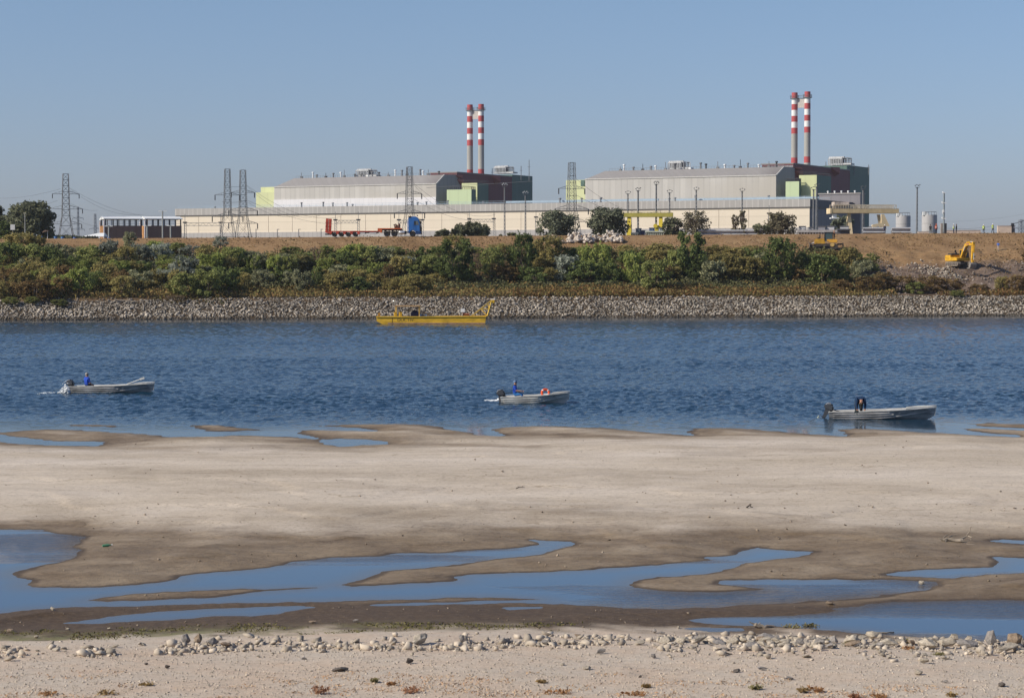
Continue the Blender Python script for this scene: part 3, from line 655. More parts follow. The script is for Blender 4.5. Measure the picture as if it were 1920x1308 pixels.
def stem_mesh(w, h, rng, n=6, r=0.035, reach=0.75):
    mb = MB()
    for i in range(n):
        a = rng.uniform(0, 6.28); rr = w * 0.32 * rng.uniform(.3, 1)
        p0 = Vector((rng.normal(0, .04) * w, rng.normal(0, .04) * w, -0.25)); p2 = Vector((math.cos(a) * rr, math.sin(a) * rr, h * reach * rng.uniform(.7, 1)))
        p1 = (p0 + p2) / 2 + Vector((0, 0, h * .12))
        mb.tube([p0, p1, p2], [r * h * .5, r * h * .35, r * h * .12], 5)
        for j in range(2):
            q = p1.lerp(p2, rng.uniform(.2, .8)); mb.tube([q, q + Vector((rng.normal(0, .15) * w, rng.normal(0, .15) * w, .2 * h))], [r * h * .2, r * h * .06], 4)
    return mb.mesh('stems', WOOD, recalc=False)
KIND = {  # name, leaf tones, leaf size, phrase, category
 'dark':   ('dark_green_bush', [(0.030, 0.048, 0.020), (0.055, 0.082, 0.032), (0.092, 0.122, 0.050)], 0.20, 'dark green leafy bush'),
 'green':  ('green_bush', [(0.055, 0.076, 0.030), (0.092, 0.120, 0.046), (0.14, 0.165, 0.068)], 0.21, 'mid green bush'),
 'bright': ('bright_green_bush', [(0.065, 0.098, 0.030), (0.105, 0.145, 0.046), (0.16, 0.192, 0.070)], 0.21, 'fresh green bush'),
 'olive':  ('olive_bush', [(0.070, 0.078, 0.034), (0.115, 0.118, 0.050), (0.165, 0.155, 0.072)], 0.21, 'olive yellow bush'),
 'silver': ('silver_willow', [(0.12, 0.135, 0.10), (0.22, 0.235, 0.185), (0.37, 0.38, 0.315)], 0.19, 'silver grey willow bush'),
 'grey':   ('grey_green_bush', [(0.062, 0.082, 0.052), (0.105, 0.128, 0.082), (0.17, 0.19, 0.13)], 0.20, 'grey green bush'),
 'rust':   ('rust_bush', [(0.11, 0.070, 0.032), (0.165, 0.105, 0.048), (0.20, 0.155, 0.07)], 0.25, 'rust brown bush'),
 'dry':    ('dry_bush', [(0.17, 0.115, 0.068), (0.23, 0.165, 0.105), (0.26, 0.20, 0.14)], 0.22, 'half dead brown bush'),
}
BUSH = {}
def bush_proto(kind, i):
    key = (kind, i)
    if key in BUSH: return BUSH[key]
    rng = np.random.default_rng(hash((len(kind) * 31 + ord(kind[0]) * 7 + ord(kind[-1]), i)) % 100000)
    nm, tones, ls, ph = KIND[kind]
    dens = {'dry': 650, 'rust': 1500, 'silver': 2300}.get(kind, 3000)
    w, h = 4.0, 3.4
    P = crown_points(dens, w, h, rng, 46 + 10 * i, base=0.05)
    tops = P[:, 2] > .62 * h; P[tops, 2] += np.where(rng.random(tops.sum()) < .35, rng.random(tops.sum()) ** 2 * .3, 0)
    V, Fq = leaf_quads(P, rng.uniform(.55, 1.25, dens) * ls, rng, 2.2 if kind in ('silver', 'grey') else 1.5, (P - [0, 0, h * .35]) / [w * .5, w * .5, h * .6] + [0, 0, .5])
    lm = np_mesh('foliage', V, Fq, leafm(nm + '_leaf', [(c[0] * 2.75, c[1] * 2.3, c[2] * 2.05) if kind in ('green', 'olive', 'bright', 'grey', 'dark') else tuple(x * 1.35 for x in c) for c in tones], 0.42))
    BUSH[key] = (lm, stem_mesh(w, h, rng)); return BUSH[key]
LMARK = [(0, 'under the big leafy trees'), (100, 'below the lone pylon'), (182, 'below the first brown open-sided shed'), (258, 'below the second brown open-sided shed'),
         (335, 'below the end of the long cream hall'), (400, 'below the pair of pylons'), (480, 'below the cream wall by the pylons'), (600, 'below the raised trailer ramps'), (660, 'below the red trailer deck'),
         (750, 'below the blue truck'), (805, 'below the dark round trees'), (930, 'below the striped chimneys'), (1000, 'below the gravel heap'), (1060, 'below the white boulder pile'),
         (1170, 'below the yellow gantry crane'), (1265, 'below the bare brown tree'), (1345, 'below the thin tree'), (1430, 'below the brown shrub on the crest'), (1505, 'below the bulldozer'), (1580, 'below the beige gantry crane'),
         (1680, 'below the storage tanks'), (1765, 'in front of the excavator'), (1835, 'beside the dug pit')]
def lmark(px):
    r = LMARK[0][1]
    for p, t in LMARK:
        if px >= p: r = t
    return r
ROWN = ['on the stone edge', 'low on the slope', 'halfway up the slope', 'high on the slope']
BUSHES = []
def bush(px, py, wpx, hpx, kind, i=None, special=None):
    if px < 820: hpx *= .88
    p = hit_bank(px, py); sc = p.y / F_PX
    i = random.randrange(3) if i is None else i
    lm, st = bush_proto(kind, i)
    nm, _, _, ph = KIND[kind]
    s = p.y - yw(p.x); row = 0 if s < 11.5 else 1 if s < 20 else 2 if s < 30 else 3
    size = 'low ' if hpx < 26 else ('tall ' if hpx > 52 else '')
    lab = special or f"{size}{ph} {ROWN[row]} {lmark(px)}"
    t = thing('willow_bush' if kind == 'silver' else 'bush', lab, 'bush', p, random.uniform(0, 6.28), 'bushes of the far bank thicket')
    obj_from('foliage', lm, t); obj_from('stems', st, t)
    # stretched to its own spread and height
    t.scale = (wpx * sc / 4.0, wpx * sc / 4.0, hpx * sc / 3.4)
    BUSHES.append(t); return t
# the bushes that stand out, one by one: picture column, foot row, spread, height
for a in [
 (852,532,78,82,'dark',0,'big dark green round bush on the slope between the truck and the striped chimneys'), (850,478,60,36,'olive',1), (925,522,48,58,'green',1),
 (980,522,56,82,'dark',2,'tallest dark green bush, rising in front of the gravel heap'), (1030,505,64,62,'olive',0), (1062,528,66,48,'silver',0,'large silver willow bush in front of the white boulder pile'),
 (1118,520,62,62,'bright',1,'fresh green bush right below the white boulder pile'), (1100,534,70,44,'dark',1), (1146,534,44,40,'dark',0), (1186,536,50,62,'bright',2), (1226,545,62,56,'green',0),
 (1236,490,60,34,'olive',2), (1180,490,44,24,'olive',1), (1296,520,64,84,'dark',0,'tall dark bush with a pointed top in front of the bare brown tree'), (1270,520,44,52,'green',2), (1336,530,52,40,'grey',1,'rounded grey green willow bush beside the tall pointed dark bush'),
 (1366,522,56,46,'olive',2), (1408,528,56,46,'olive',0), (1390,500,80,36,'olive',1), (1463,526,72,80,'dark',1,'big dark green bush below the brown shrub on the crest'), (1430,520,44,44,'grey',0), (1506,520,40,46,'green',1),
 (1545,538,78,60,'dark',2,'big dark green bush right in front of the bulldozer'), (1590,516,44,50,'olive',1), (1616,530,44,40,'grey',2), (1600,500,36,30,'olive',0),
 (640,512,60,44,'dark',1), (660,500,56,48,'bright',0), (690,500,52,44,'green',1), (716,498,52,40,'grey',0), (757,512,56,34,'silver',1,'pale silver willow bush below the blue truck'), (800,512,48,56,'dark',0), (784,524,40,36,'green',2),
 (592,500,30,42,'dry',0), (612,492,34,36,'green',1), (480,512,46,40,'grey',2), (560,510,50,34,'grey',1), (415,470,30,30,'silver',2), (243,466,26,34,'grey',1,'grey willow shrub poking above the embankment before the first shed'),
 (40,482,70,50,'olive',1), (14,510,70,62,'dark',1), (52,512,66,60,'green',0), (70,474,30,36,'olive',2), (95,510,52,52,'dark',2), (100,492,40,40,'grey',1), (130,500,46,44,'grey',0), (170,505,62,50,'green',1), (205,500,50,56,'silver',0),
 (235,508,52,52,'olive',0), (262,500,46,48,'silver',1), (300,498,50,46,'silver',2), (290,480,44,32,'bright',0), (330,486,44,34,'green',1), (360,492,50,36,'silver',0), (388,508,48,56,'olive',2), (345,535,62,60,'silver',1,'wide silver willow bush halfway down the slope below the long cream hall end'),
 (300,540,56,38,'silver',2), (262,546,52,44,'grey',0), (400,520,60,52,'bright',1), (440,510,56,52,'green',0), (90,552,44,58,'olive',1), (112,556,38,46,'bright',2), (150,552,52,56,'bright',0), (60,540,66,56,'olive',0), (20,545,66,48,'rust',1),
 (70,560,70,40,'rust',0), (120,540,56,48,'rust',2), (195,545,62,58,'olive',1), (180,548,36,44,'dark',2), (230,556,50,44,'olive',0), (345,556,60,50,'green',1), (390,556,62,56,'green',0), (425,552,62,58,'dark',1), (375,552,40,40,'dark',0),
 (60,570,30,16,'green',1), (110,574,32,14,'green',0), (20,572,34,16,'green',2), (330,566,40,14,'dry',1), (430,556,16,14,'dry',2),
 (1690,546,60,28,'rust',0), (1740,550,60,32,'rust',1), (1780,548,52,26,'rust',2), (1655,545,52,34,'rust',1), (1625,548,52,30,'rust',0), (1835,550,40,18,'rust',2), (1905,548,44,32,'rust',0), (1880,545,30,26,'olive',1), (1716,552,40,22,'green',0), (1795,556,26,12,'green',2),
 (1650,538,40,26,'grey',0), (1575,548,50,24,'rust',1)]:
    bush(*a)
# the rest of the thicket
random.seed(11)
kl = ['green', 'olive', 'olive', 'grey', 'green', 'bright', 'dark', 'green', 'bright']
for px in range(-120, 820, 21):
    for row, (y0, h0) in enumerate(((485, 18), (503, 34), (522, 44), (544, 44))):
        if random.random() < (0.5, .86, .92, .95)[row]:
            k = random.choice(kl if row < 3 else ['green', 'olive', 'dark', 'rust', 'grey', 'olive'])
            if px < 260 and row == 3: k = random.choice(['rust', 'olive', 'olive', 'green', 'bright'])
            if px > 430 and row in (1, 2): k = random.choice(['green', 'grey', 'bright', 'green', 'olive', 'olive'])
            bush(px + random.uniform(-13, 13), y0 + (8 if px < 200 and row == 3 else 0) + random.uniform(-7, 7), random.uniform(28, 54), h0 * random.uniform(.55, 1.1), k)
for px in range(830, 1620, 34):
    for row, (y0, h0) in enumerate(((486, 24), (506, 34), (530, 30))):
        if random.random() < .8 and not (row == 0 and px > 1480):
            k = random.choice(['olive', 'olive', 'green', 'grey'] if row == 0 else ['dark', 'green', 'olive', 'dark', 'dry'] if row == 1 else ['green', 'rust', 'dark', 'olive', 'rust'])
            bush(px + random.uniform(-12, 12), y0 + random.uniform(-5, 5), random.uniform(36, 56), h0 * random.uniform(.8, 1.1), k)
for px in list(range(1940, 2200, 30)):
    for y0 in (500, 545):
        bush(px, y0, 50, 34, random.choice(['rust', 'olive', 'green']))

# bramble carpet along the top of the stones, too dense to count
rng = np.random.default_rng(21)
def carpet(name, n, x0, x1, s0, s1, tones, label, thick, dens_seed, thr, size=.3):
    X = rng.uniform(x0, x1, n); s = rng.uniform(s0, s1, n)
    k = fbm(X * .09, s * .16, 4, dens_seed); e = 1.0 * (fbm(X * .3, X * 0, 3, 4) - .5)
    keep = (k > thr) & (s > s0 + e)
    X, s = X[keep], s[keep]; Y = yw(X) + s
    hh = thick * (0.35 + 1.1 * fbm(X * .45, s * .45, 3, dens_seed + 1))
    Z = bank_height(X, Y) + rng.random(len(X)) * hh
    V, Fq = leaf_quads(np.column_stack([X, Y, Z]), rng.uniform(.6, 1.3, len(X)) * size, rng, 1.4)
    tag(obj_from(name, np_mesh(name, V, Fq, leafm(name + '_leaf', tones, .2))), label, 'undergrowth', None, 'stuff')
carpet('bramble', 46000, -150, 66, 7.2, 24, [(0.13, 0.11, 0.042), (0.21, 0.165, 0.065), (0.23, 0.135, 0.06), (0.13, 0.135, 0.05)], 'olive and brown bramble carpet along the top of the stone facing', 1.0, 31, .28)
carpet('rusty_bramble', 22000, 0, 112, 7.4, 17, [(0.15, 0.078, 0.036), (0.20, 0.105, 0.046), (0.19, 0.14, 0.055), (0.12, 0.10, 0.038)], 'rust coloured bramble between the bushes and the stones', 0.95, 37, .46)
carpet('green_undergrowth', 100000, -150, 60, 16, 42, [(0.11, 0.12, 0.052), (0.17, 0.175, 0.078), (0.21, 0.19, 0.095), (0.18, 0.185, 0.11)], 'green undergrowth filling the gaps between the bushes of the slope', 1.3, 44, .36, .30)
carpet('dry_grass', 26000, -150, 120, 26, 53, [(0.20, 0.13, 0.06), (0.28, 0.18, 0.085), (0.33, 0.23, 0.12)], 'tufts of dry grass on the embankment', 0.28, 51, .42, .22)
carpet('dark_tufts', 1500, -150, 120, 34, 52, [(0.06, 0.055, 0.026), (0.10, 0.085, 0.04)], 'dark weed tufts on the dry embankment', 0.4, 57, .60, .35)
carpet('edge_plants', 5200, -150, -45, 5.0, 9, [(0.06, 0.08, 0.03), (0.12, 0.10, 0.04), (0.19, 0.11, 0.055)], 'low green and tan plants on the stones', 0.45, 63, .5, .28)

# trees behind the dike
def tree(name, label, px, top, wpx, foot, Y, tones, dens=2600, leaf=.5, clumps=34, base=.14, trunk=.03, group=None, twig=1.0):
    p = at_Y(px, foot, Y); sc = Y / F_PX; w_ = wpx * sc; zt = at_Y(px, top, Y).z; h = zt - PZ
    rng = np.random.default_rng(int(abs(px * 7 + wpx)))
    t = thing(name, label, 'tree' if h > 4 else 'bush', (p.x, Y, PZ), 0, group)
    hc = (zt - at_Y(px, foot, Y).z); z0 = h - hc - 1.0
    dens = int(dens * 1.7); P = crown_points(dens, w_, hc + 1.0, rng, int(clumps * 1.3), base, cr=(.075, .15)); P[:, 2] += z0
    V, Fq = leaf_quads(P, rng.uniform(.6, 1.3, len(P)) * leaf, rng, 1.4, (P - [0, 0, z0 + hc * .4]) / [w_ * .5, w_ * .5, hc * .6] + [0, 0, .5])
    obj_from('crown', np_mesh('crown', V, Fq, leafm(name + str(int(tones[1][0] * 1e4)) + '_leaf', [tuple(x * 1.3 for x in c) for c in tones], .3, .1)), t)
    mb = MB()
    for i in range(int(5 + 5 * twig)):
        a = rng.uniform(0, 6.28); rr = w_ * .36 * rng.uniform(.3, 1); top_ = h * rng.uniform(.62, .93)
        fork = Vector((rng.normal(0, .03) * w_, rng.normal(0, .03) * w_, z0 + .15 * hc))
        tip = Vector((math.cos(a) * rr, math.sin(a) * rr, top_)); mid = fork.lerp(tip, .5) + Vector((0, 0, .06 * h))
        mb.tube([(0, 0, 0), fork, mid, tip], [trunk * h, trunk * h * .8, trunk * h * .4, trunk * h * .1], 5)
        for j in range(int(3 * twig)):
            q = mid.lerp(tip, rng.random()); mb.tube([q, q + Vector((rng.normal(0, .12) * w_, rng.normal(0, .12) * w_, .1 * h))], [trunk * h * .2, trunk * h * .06], 4)
    mb.part('trunk', WOOD, t); return t
T_DK = [(0.070, 0.076, 0.045), (0.11, 0.116, 0.068), (0.16, 0.16, 0.10)]
T_GR = [(0.085, 0.095, 0.065), (0.13, 0.14, 0.092), (0.185, 0.195, 0.13)]
T_BR = [(0.13, 0.115, 0.075), (0.18, 0.16, 0.105), (0.24, 0.215, 0.15)]
tree('broadleaf_tree', 'big dark round tree beside the street lamp', 55, 378, 92, 450, 520, T_DK, 5200, .55, 60, .04)
tree('broadleaf_tree', 'dark tree cut by the picture edge beside the big round tree', -22, 384, 66, 450, 540, T_DK, 4200, .55, 50, .04)
tree('broadleaf_tree', 'lighter green young tree behind the white sign', 12, 415, 40, 450, 470, [(0.04, 0.055, 0.018), (0.07, 0.09, 0.03), (0.12, 0.14, 0.05)], 1500, .4, 26, .02)
tree('broadleaf_tree', 'round dark tree, larger of the two clumps beside the truck', 884, 417, 70, 447, 470, T_DK, 3200, .45, 44, .02)
tree('broadleaf_tree', 'low sloping dark bush between the truck and the round dark tree', 842, 430, 46, 448, 465, T_DK, 1600, .42, 26, .02)
tree('bush', 'small dark bush nearest the front of the truck', 822, 433, 20, 447, 462, T_DK, 800, .38, 16, .02)
tree('bush', 'wide low dark bush at the foot of the floodlight masts', 972, 437, 50, 446, 465, T_DK, 1400, .38, 24, .02)
tree('bush', 'tiny dark bush on the crest beside the wide low one', 939, 440, 10, 446, 462, T_DK, 300, .36, 8, .02)
tree('broadleaf_tree', 'grey green tree at the foot of the pylon by the boulders', 1044, 395, 76, 446, 470, T_GR, 3000, .42, 48, .06, twig=2)
tree('broadleaf_tree', 'broad green tree behind the white boulder pile', 1141, 389, 72, 446, 470, T_GR, 3200, .42, 50, .06, twig=2)
tree('broadleaf_tree', 'grey brown tree under the end of the yellow crane girder', 1262, 408, 44, 443, 470, [(0.07, 0.072, 0.05), (0.11, 0.108, 0.075), (0.15, 0.145, 0.10)], 1100, .42, 30, .05, twig=2)
tree('bare_tree', 'thin brown tree with see-through crown beside the yellow crane', 1302, 396, 58, 443, 470, T_BR, 1000, .36, 44, .1, .02, twig=4)
tree('slender_tree', 'small slender tree standing alone before the cream wall', 1378, 402, 18, 442, 470, T_BR, 300, .36, 16, .1, .02, twig=2)
tree('slender_tree', 'taller slender tree beside the small one before the cream wall', 1392, 394, 18, 442, 470, T_BR, 330, .36, 18, .1, .02, twig=2)
tree('bare_tree', 'brown spreading shrub near the corner of the cream hall', 1464, 398, 62, 442, 465, [(0.10, 0.088, 0.055), (0.15, 0.125, 0.08), (0.18, 0.165, 0.105)], 1500, .38, 44, .04, .02, twig=4)
tree('bush', 'low grey green bush leaning beside the brown spreading shrub', 1427, 420, 34, 442, 463, [(0.08, 0.085, 0.05), (0.12, 0.125, 0.075), (0.16, 0.16, 0.10)], 600, .36, 18, .04, twig=2)
tree('broadleaf_tree', 'dark tree behind the beige crane girder', 1580, 404, 40, 432, 700, T_GR, 1200, .6, 26, .05)
# far tree line on the plain
rng = np.random.default_rng(77)
mbv, mbf = [], []
n = 26000; X = rng.uniform(-2600, 2600, n); hh = 6 + 16 * fbm(X * .012, X * 0, 4, 91)
P = np.column_stack([X, 3300 + rng.normal(0, 25, n), PZ + rng.random(n) ** .7 * hh * 1.25 + 16])
V, Fq = leaf_quads(P, rng.uniform(4, 8, n), rng)
tag(obj_from('distant_tree_line', np_mesh('distant_tree_line', V, Fq, leafm('far_leaf', [(0.03, 0.045, 0.03), (0.06, 0.075, 0.05)], .1))), 'hazy line of far woods on the horizon', 'woods', None, 'stuff')
n = 1500; X = rng.uniform(-146, -125.5, n); hh = .6 + 1.6 * fbm(X * .25, X * 0, 4, 95)
P = np.column_stack([X, 640 + rng.normal(0, 5, n), 16 + rng.random(n) * hh])
V, Fq = leaf_quads(P, rng.uniform(.5, 1, n), rng)
tag(obj_from('hedge_thicket', np_mesh('hedge_thicket', V, Fq, leafm('hedge_leaf', T_DK, .1))), 'low dark thicket behind the lone pylon', 'thicket', None, 'stuff')
# ================================================================ POWER STATION (its own axes: u along the halls, v into depth)
PA, PO = math.atan2(137, 258), Vector((-147.0, 934.0))
TU = Vector((math.cos(PA), -math.sin(PA))); DV = Vector((math.sin(PA), math.cos(PA)))
def uv(u, v): return PO + TU * u + DV * v
def u_at(px, v):
    """u where the sight line of a picture column meets the plane v"""
    k = (px - CX) / F_PX; o = PO + DV * v
    return (k * o.y - o.x) / (TU.x - k * TU.y)
def v_at(px, u):
    k = (px - CX) / F_PX; o = PO + TU * u
    return (k * o.y - o.x) / (DV.x - k * DV.y)
def z_at(py, u, v): return at_Y(CX, py, uv(u, v).y).z
PROT = -PA
def pbox(mb, u0, u1, v0, v1, z0, z1, mi=0):
    c = uv((u0 + u1) / 2, (v0 + v1) / 2); mb.box((c.x, c.y, (z0 + z1) / 2), (abs(u1 - u0), abs(v1 - v0), z1 - z0), PROT, mi)
def L3(u, v, z): p = uv(u, v); return Vector((p.x, p.y, z))

def cladding(name, col, width=1.2, depth=.12, hor=False, var=.06, dirt=.0, rough=.6, streak=None):
    """sheet cladding: fine ribs along the wall, faint panel joints, streaks of dirt"""
    m = bpy.data.materials.new(name); m.use_nodes = True; nt = m.node_tree; N = nt.nodes; L = nt.links
    b = N['Principled BSDF']; b.inputs['Roughness'].default_value = rough; b.inputs['Specular IOR Level'].default_value = .25
    tc = N.new('ShaderNodeTexCoord'); mp = N.new('ShaderNodeMapping'); mp.inputs['Rotation'].default_value = (0, 0, PA); L.new(tc.outputs['Object'], mp.inputs[0])
    sp = N.new('ShaderNodeSeparateXYZ'); L.new(mp.outputs[0], sp.inputs[0])
    ad = N.new('ShaderNodeMath'); ad.operation = 'ADD'; L.new(sp.outputs[0], ad.inputs[0]); L.new(sp.outputs[1], ad.inputs[1])
    src = sp.outputs[2] if hor else ad.outputs[0]
    mu = N.new('ShaderNodeMath'); mu.operation = 'MULTIPLY'; mu.inputs[1].default_value = 1 / width; L.new(src, mu.inputs[0])
    fr = N.new('ShaderNodeMath'); fr.operation = 'FRACT'; L.new(mu.outputs[0], fr.inputs[0])
    gt = N.new('ShaderNodeMath'); gt.operation = 'GREATER_THAN'; gt.inputs[1].default_value = .82; L.new(fr.outputs[0], gt.inputs[0])
    fl = N.new('ShaderNodeMath'); fl.operation = 'FLOOR'; L.new(mu.outputs[0], fl.inputs[0])
    wn_ = N.new('ShaderNodeTexWhiteNoise'); wn_.noise_dimensions = '1D'; L.new(fl.outputs[0], wn_.inputs['W'])
    ns = N.new('ShaderNodeTexNoise'); ns.inputs['Scale'].default_value = .05; ns.inputs['Detail'].default_value = 6; ns.inputs['Roughness'].default_value = .7; L.new(mp.outputs[0], ns.inputs['Vector'])
    mp2 = N.new('ShaderNodeMapping'); mp2.inputs['Scale'].default_value = (.6, .6, .04); L.new(mp.outputs[0], mp2.inputs[0])
    st = N.new('ShaderNodeTexNoise'); st.inputs['Scale'].default_value = 1; st.inputs['Detail'].default_value = 4; L.new(mp2.outputs[0], st.inputs['Vector'])
    # tone = 1 - rib*depth + panel*var + noise*var
    def mad(x, a, c):
        q = N.new('ShaderNodeMath'); q.operation = 'MULTIPLY_ADD'; L.new(x, q.inputs[0]); q.inputs[1].default_value = a
        if isinstance(c, float): q.inputs[2].default_value = c
        else: L.new(c, q.inputs[2])
        return q.outputs[0]
    t = mad(gt.outputs[0], -depth, 1.0 - var); t = mad(wn_.outputs['Value'], var, t); t = mad(ns.outputs['Fac'], var * 2, t); t = mad(st.outputs['Fac'], var * 1.6, t)
    t = mad(t, 1.0, -var * 1.3)
    sc = N.new('ShaderNodeVectorMath'); sc.operation = 'SCALE'; sc.inputs[0].default_value = col; L.new(t, sc.inputs['Scale'])
    out = sc.outputs[0]
    if streak:
        r = N.new('ShaderNodeMapRange'); r.inputs['From Min'].default_value = .52; r.inputs['From Max'].default_value = .68
        n3 = N.new('ShaderNodeTexNoise'); n3.inputs['Scale'].default_value = .018; n3.inputs['Detail'].default_value = 3; L.new(mp.outputs[0], n3.inputs['Vector']); L.new(n3.outputs['Fac'], r.inputs['Value'])
        mx = N.new('ShaderNodeMix'); mx.data_type = 'RGBA'; L.new(r.outputs[0], mx.inputs[0]); L.new(out, mx.inputs[6]); mx.inputs[7].default_value = (*streak, 1); out = mx.outputs[2]
    L.new(out, b.inputs['Base Color']); MATS[name] = m; return m
C_CREAM = cladding('cream_panels', (0.71, 0.615, 0.49), 3.2, .07, True, .05)
C_PARA = cladding('parapet_sheets', (0.37, 0.35, 0.33), 2.3, -.22, var=.12)
C_BASE = cladding('plinth_sheets', (0.40, 0.375, 0.36), 2.2, .15, var=.07)
C_END_SHADE = cladding('shaded_end_wall_sheets', (0.20, 0.19, 0.205), 3, .12, var=.06)  # end wall of the cream hall, its shade painted into the colour
C_HALL = cladding('hall_sheets', (0.50, 0.475, 0.44), 3.0, .10, var=.12, streak=(0.45, 0.415, 0.36))
C_WHITE = cladding('hall_white_sheets', (0.72, 0.70, 0.71), 2.6, .05, var=.04)
C_ROOF = cladding('hall_roof_sheets', (0.29, 0.27, 0.255), 3, .05, var=.06, streak=(0.19, 0.17, 0.16))
C_GABLE_SHADE = cladding('shaded_gable_sheets', (0.27, 0.27, 0.285), 4, .1, var=.05)  # hall end walls facing away from the sun, shade painted as darker grey
C_MAR = cladding('maroon_sheets', (0.17, 0.05, 0.055), 2.5, .1, var=.06)
C_MAR_SUN = cladding('sunlit_maroon_sheets', (0.32, 0.115, 0.10), 2.5, .1, var=.06)  # maroon with the sun's brightness painted in
C_GRN = cladding('dark_green_and_shade_sheets', (0.10, 0.165, 0.135), 3.2, .12, var=.06)  # green walls; also painted on the stair towers as side shade
C_PGRN = cladding('pale_green_sheets', (0.51, 0.60, 0.37), 5, .05, var=.03)
C_YGRN = cladding('yellow_green_sheets', (0.58, 0.60, 0.34), 5, .05, var=.03)
M_STEEL = pm('galvanised_steel', (0.20, 0.20, 0.205), .6, .2, var=.15, scale=.3)
M_PYLON = pm('pylon_steel', (0.15, 0.15, 0.155), .7, .1, var=.3, scale=.12)
M_WHITE = pm('white_paint', (0.78, 0.78, 0.76), .5, var=.05, scale=1)
M_BLUE = pm('blue_railing_paint', (0.33, 0.42, 0.50), .6, var=.08, scale=1)
M_DARK = pm('dark_steel', (0.05, 0.05, 0.055), .6, var=.2, scale=1)

# --- long low cream hall
u1 = u_at(1517, 0); u0 = u_at(331, 0); vE = v_at(1597, u1)
ztop = z_at(371, u1, 0) - .4; zband = z_at(388.5, u1, 0) - .4; zbase = 23.0
bld = thing('factory_hall', 'long low cream walled hall with ribbed grey parapet running across the picture', 'building', (*uv((u0 + u1) / 2, vE / 2), PZ))
inv = Matrix.Translation(-Vector(bld.location))
def putb(mb, name, mats, parent, label=None, smooth=False):
    """part given in world coordinates, parented without moving"""
    o = mb.part(name, mats, parent, smooth, label=label); T = Matrix.Translation(-Vector(parent.location)) if parent.parent is None else Matrix.Identity(4)
    o.data.transform(T); return o
mb = MB(); pbox(mb, u0, u1, .0, vE, zbase, zband); o = putb(mb, 'wall', [C_CREAM, C_END_SHADE], bld)
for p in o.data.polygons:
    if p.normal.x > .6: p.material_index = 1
mb = MB(); pbox(mb, u0 - .3, u1 + .3, -.35, vE + .3, zband + .55, ztop); o = putb(mb, 'parapet', [C_PARA, cladding('shaded_parapet_end_sheets', (0.10, 0.10, 0.115), 3, .15, var=.1)], bld)  # right end gets a darker copy, its shade put into the colour
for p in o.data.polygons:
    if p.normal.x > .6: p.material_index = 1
mb = MB(); pbox(mb, u0 - .1, u1 + .1, -.12, vE, zband, zband + .55); putb(mb, 'shadow_joint', pm('dark_joint', (0.16, 0.145, 0.13), .8), bld)
mb = MB(); pbox(mb, u0 + .2, u1 - .2, -.25, vE - .3, PZ - .3, zbase); putb(mb, 'plinth', C_BASE, bld)
mb = MB()
for v in (1.0, 22):
    for zz in (.55, 1.1): mb.bar(L3(u0, v, ztop + zz), L3(u1, v, ztop + zz), .08)
    for k in range(0, 90): mb.bar(L3(u0 + (u1 - u0) * k / 89, v, ztop), L3(u0 + (u1 - u0) * k / 89, v, ztop + 1.1), .07)
for v, a, b in ((6, .55, .78), (10, .80, 1.0)): mb.bar(L3(u0 + (u1 - u0) * a, v, ztop + .8), L3(u0 + (u1 - u0) * b, v, ztop + .8), .7)
putb(mb, 'railing', M_BLUE, bld)
rng = np.random.default_rng(5)
for k in range(26):
    mb = MB(); u = u0 + (u1 - u0) * rng.uniform(.02, .98); v = rng.uniform(3, 16); h = rng.uniform(.8, 2.0)
    mb.lathe([(.0, ztop), (.35, ztop), (.3, ztop + h), (.55, ztop + h + .1), (.5, ztop + h + .4), (0, ztop + h + .5)], (*uv(u, v), 0), 8)
    putb(mb, 'roof_vent', M_STEEL, bld)
mb = MB()
for k in range(1, 24):
    u = u0 + (u1 - u0) * k / 24; mb.bar(L3(u, -.06, zbase), L3(u, -.04, zband), .10)
putb(mb, 'downpipe', pm('downpipe_paint', (0.56, 0.475, 0.38), .7), bld)

# --- grey annex behind its end
an = thing('annex_building', 'plain grey annex stepping up behind the end of the long cream hall', 'building', (*uv(u1 - 20, vE + 12), PZ))
vA1 = v_at(1620, u1 + 3)
zA = z_at(364, u1, vE + 2)
mb = MB(); pbox(mb, u1 - 14, u1 + 3, vE + .6, vA1, PZ, zA); putb(mb, 'wall', cladding('annex_sheets', (0.21, 0.195, 0.205), 4, .08, var=.05), an)
mb = MB(); pbox(mb, u1 - 14.3, u1 + 3.3, vE + .3, vA1 + .3, zA, zA + .5); putb(mb, 'roof', C_ROOF, an)
for k in range(5):
    mb = MB(); p = uv(u1 - 1 - 2.8 * k, vE + 6); mb.lathe([(.0, zA + .5), (.3, zA + .5), (.3, zA + 1.1), (.45, zA + 1.2), (.4, zA + 1.5), (0, zA + 1.6)], (p.x, p.y, 0), 8); putb(mb, 'roof_vent', M_WHITE, an)

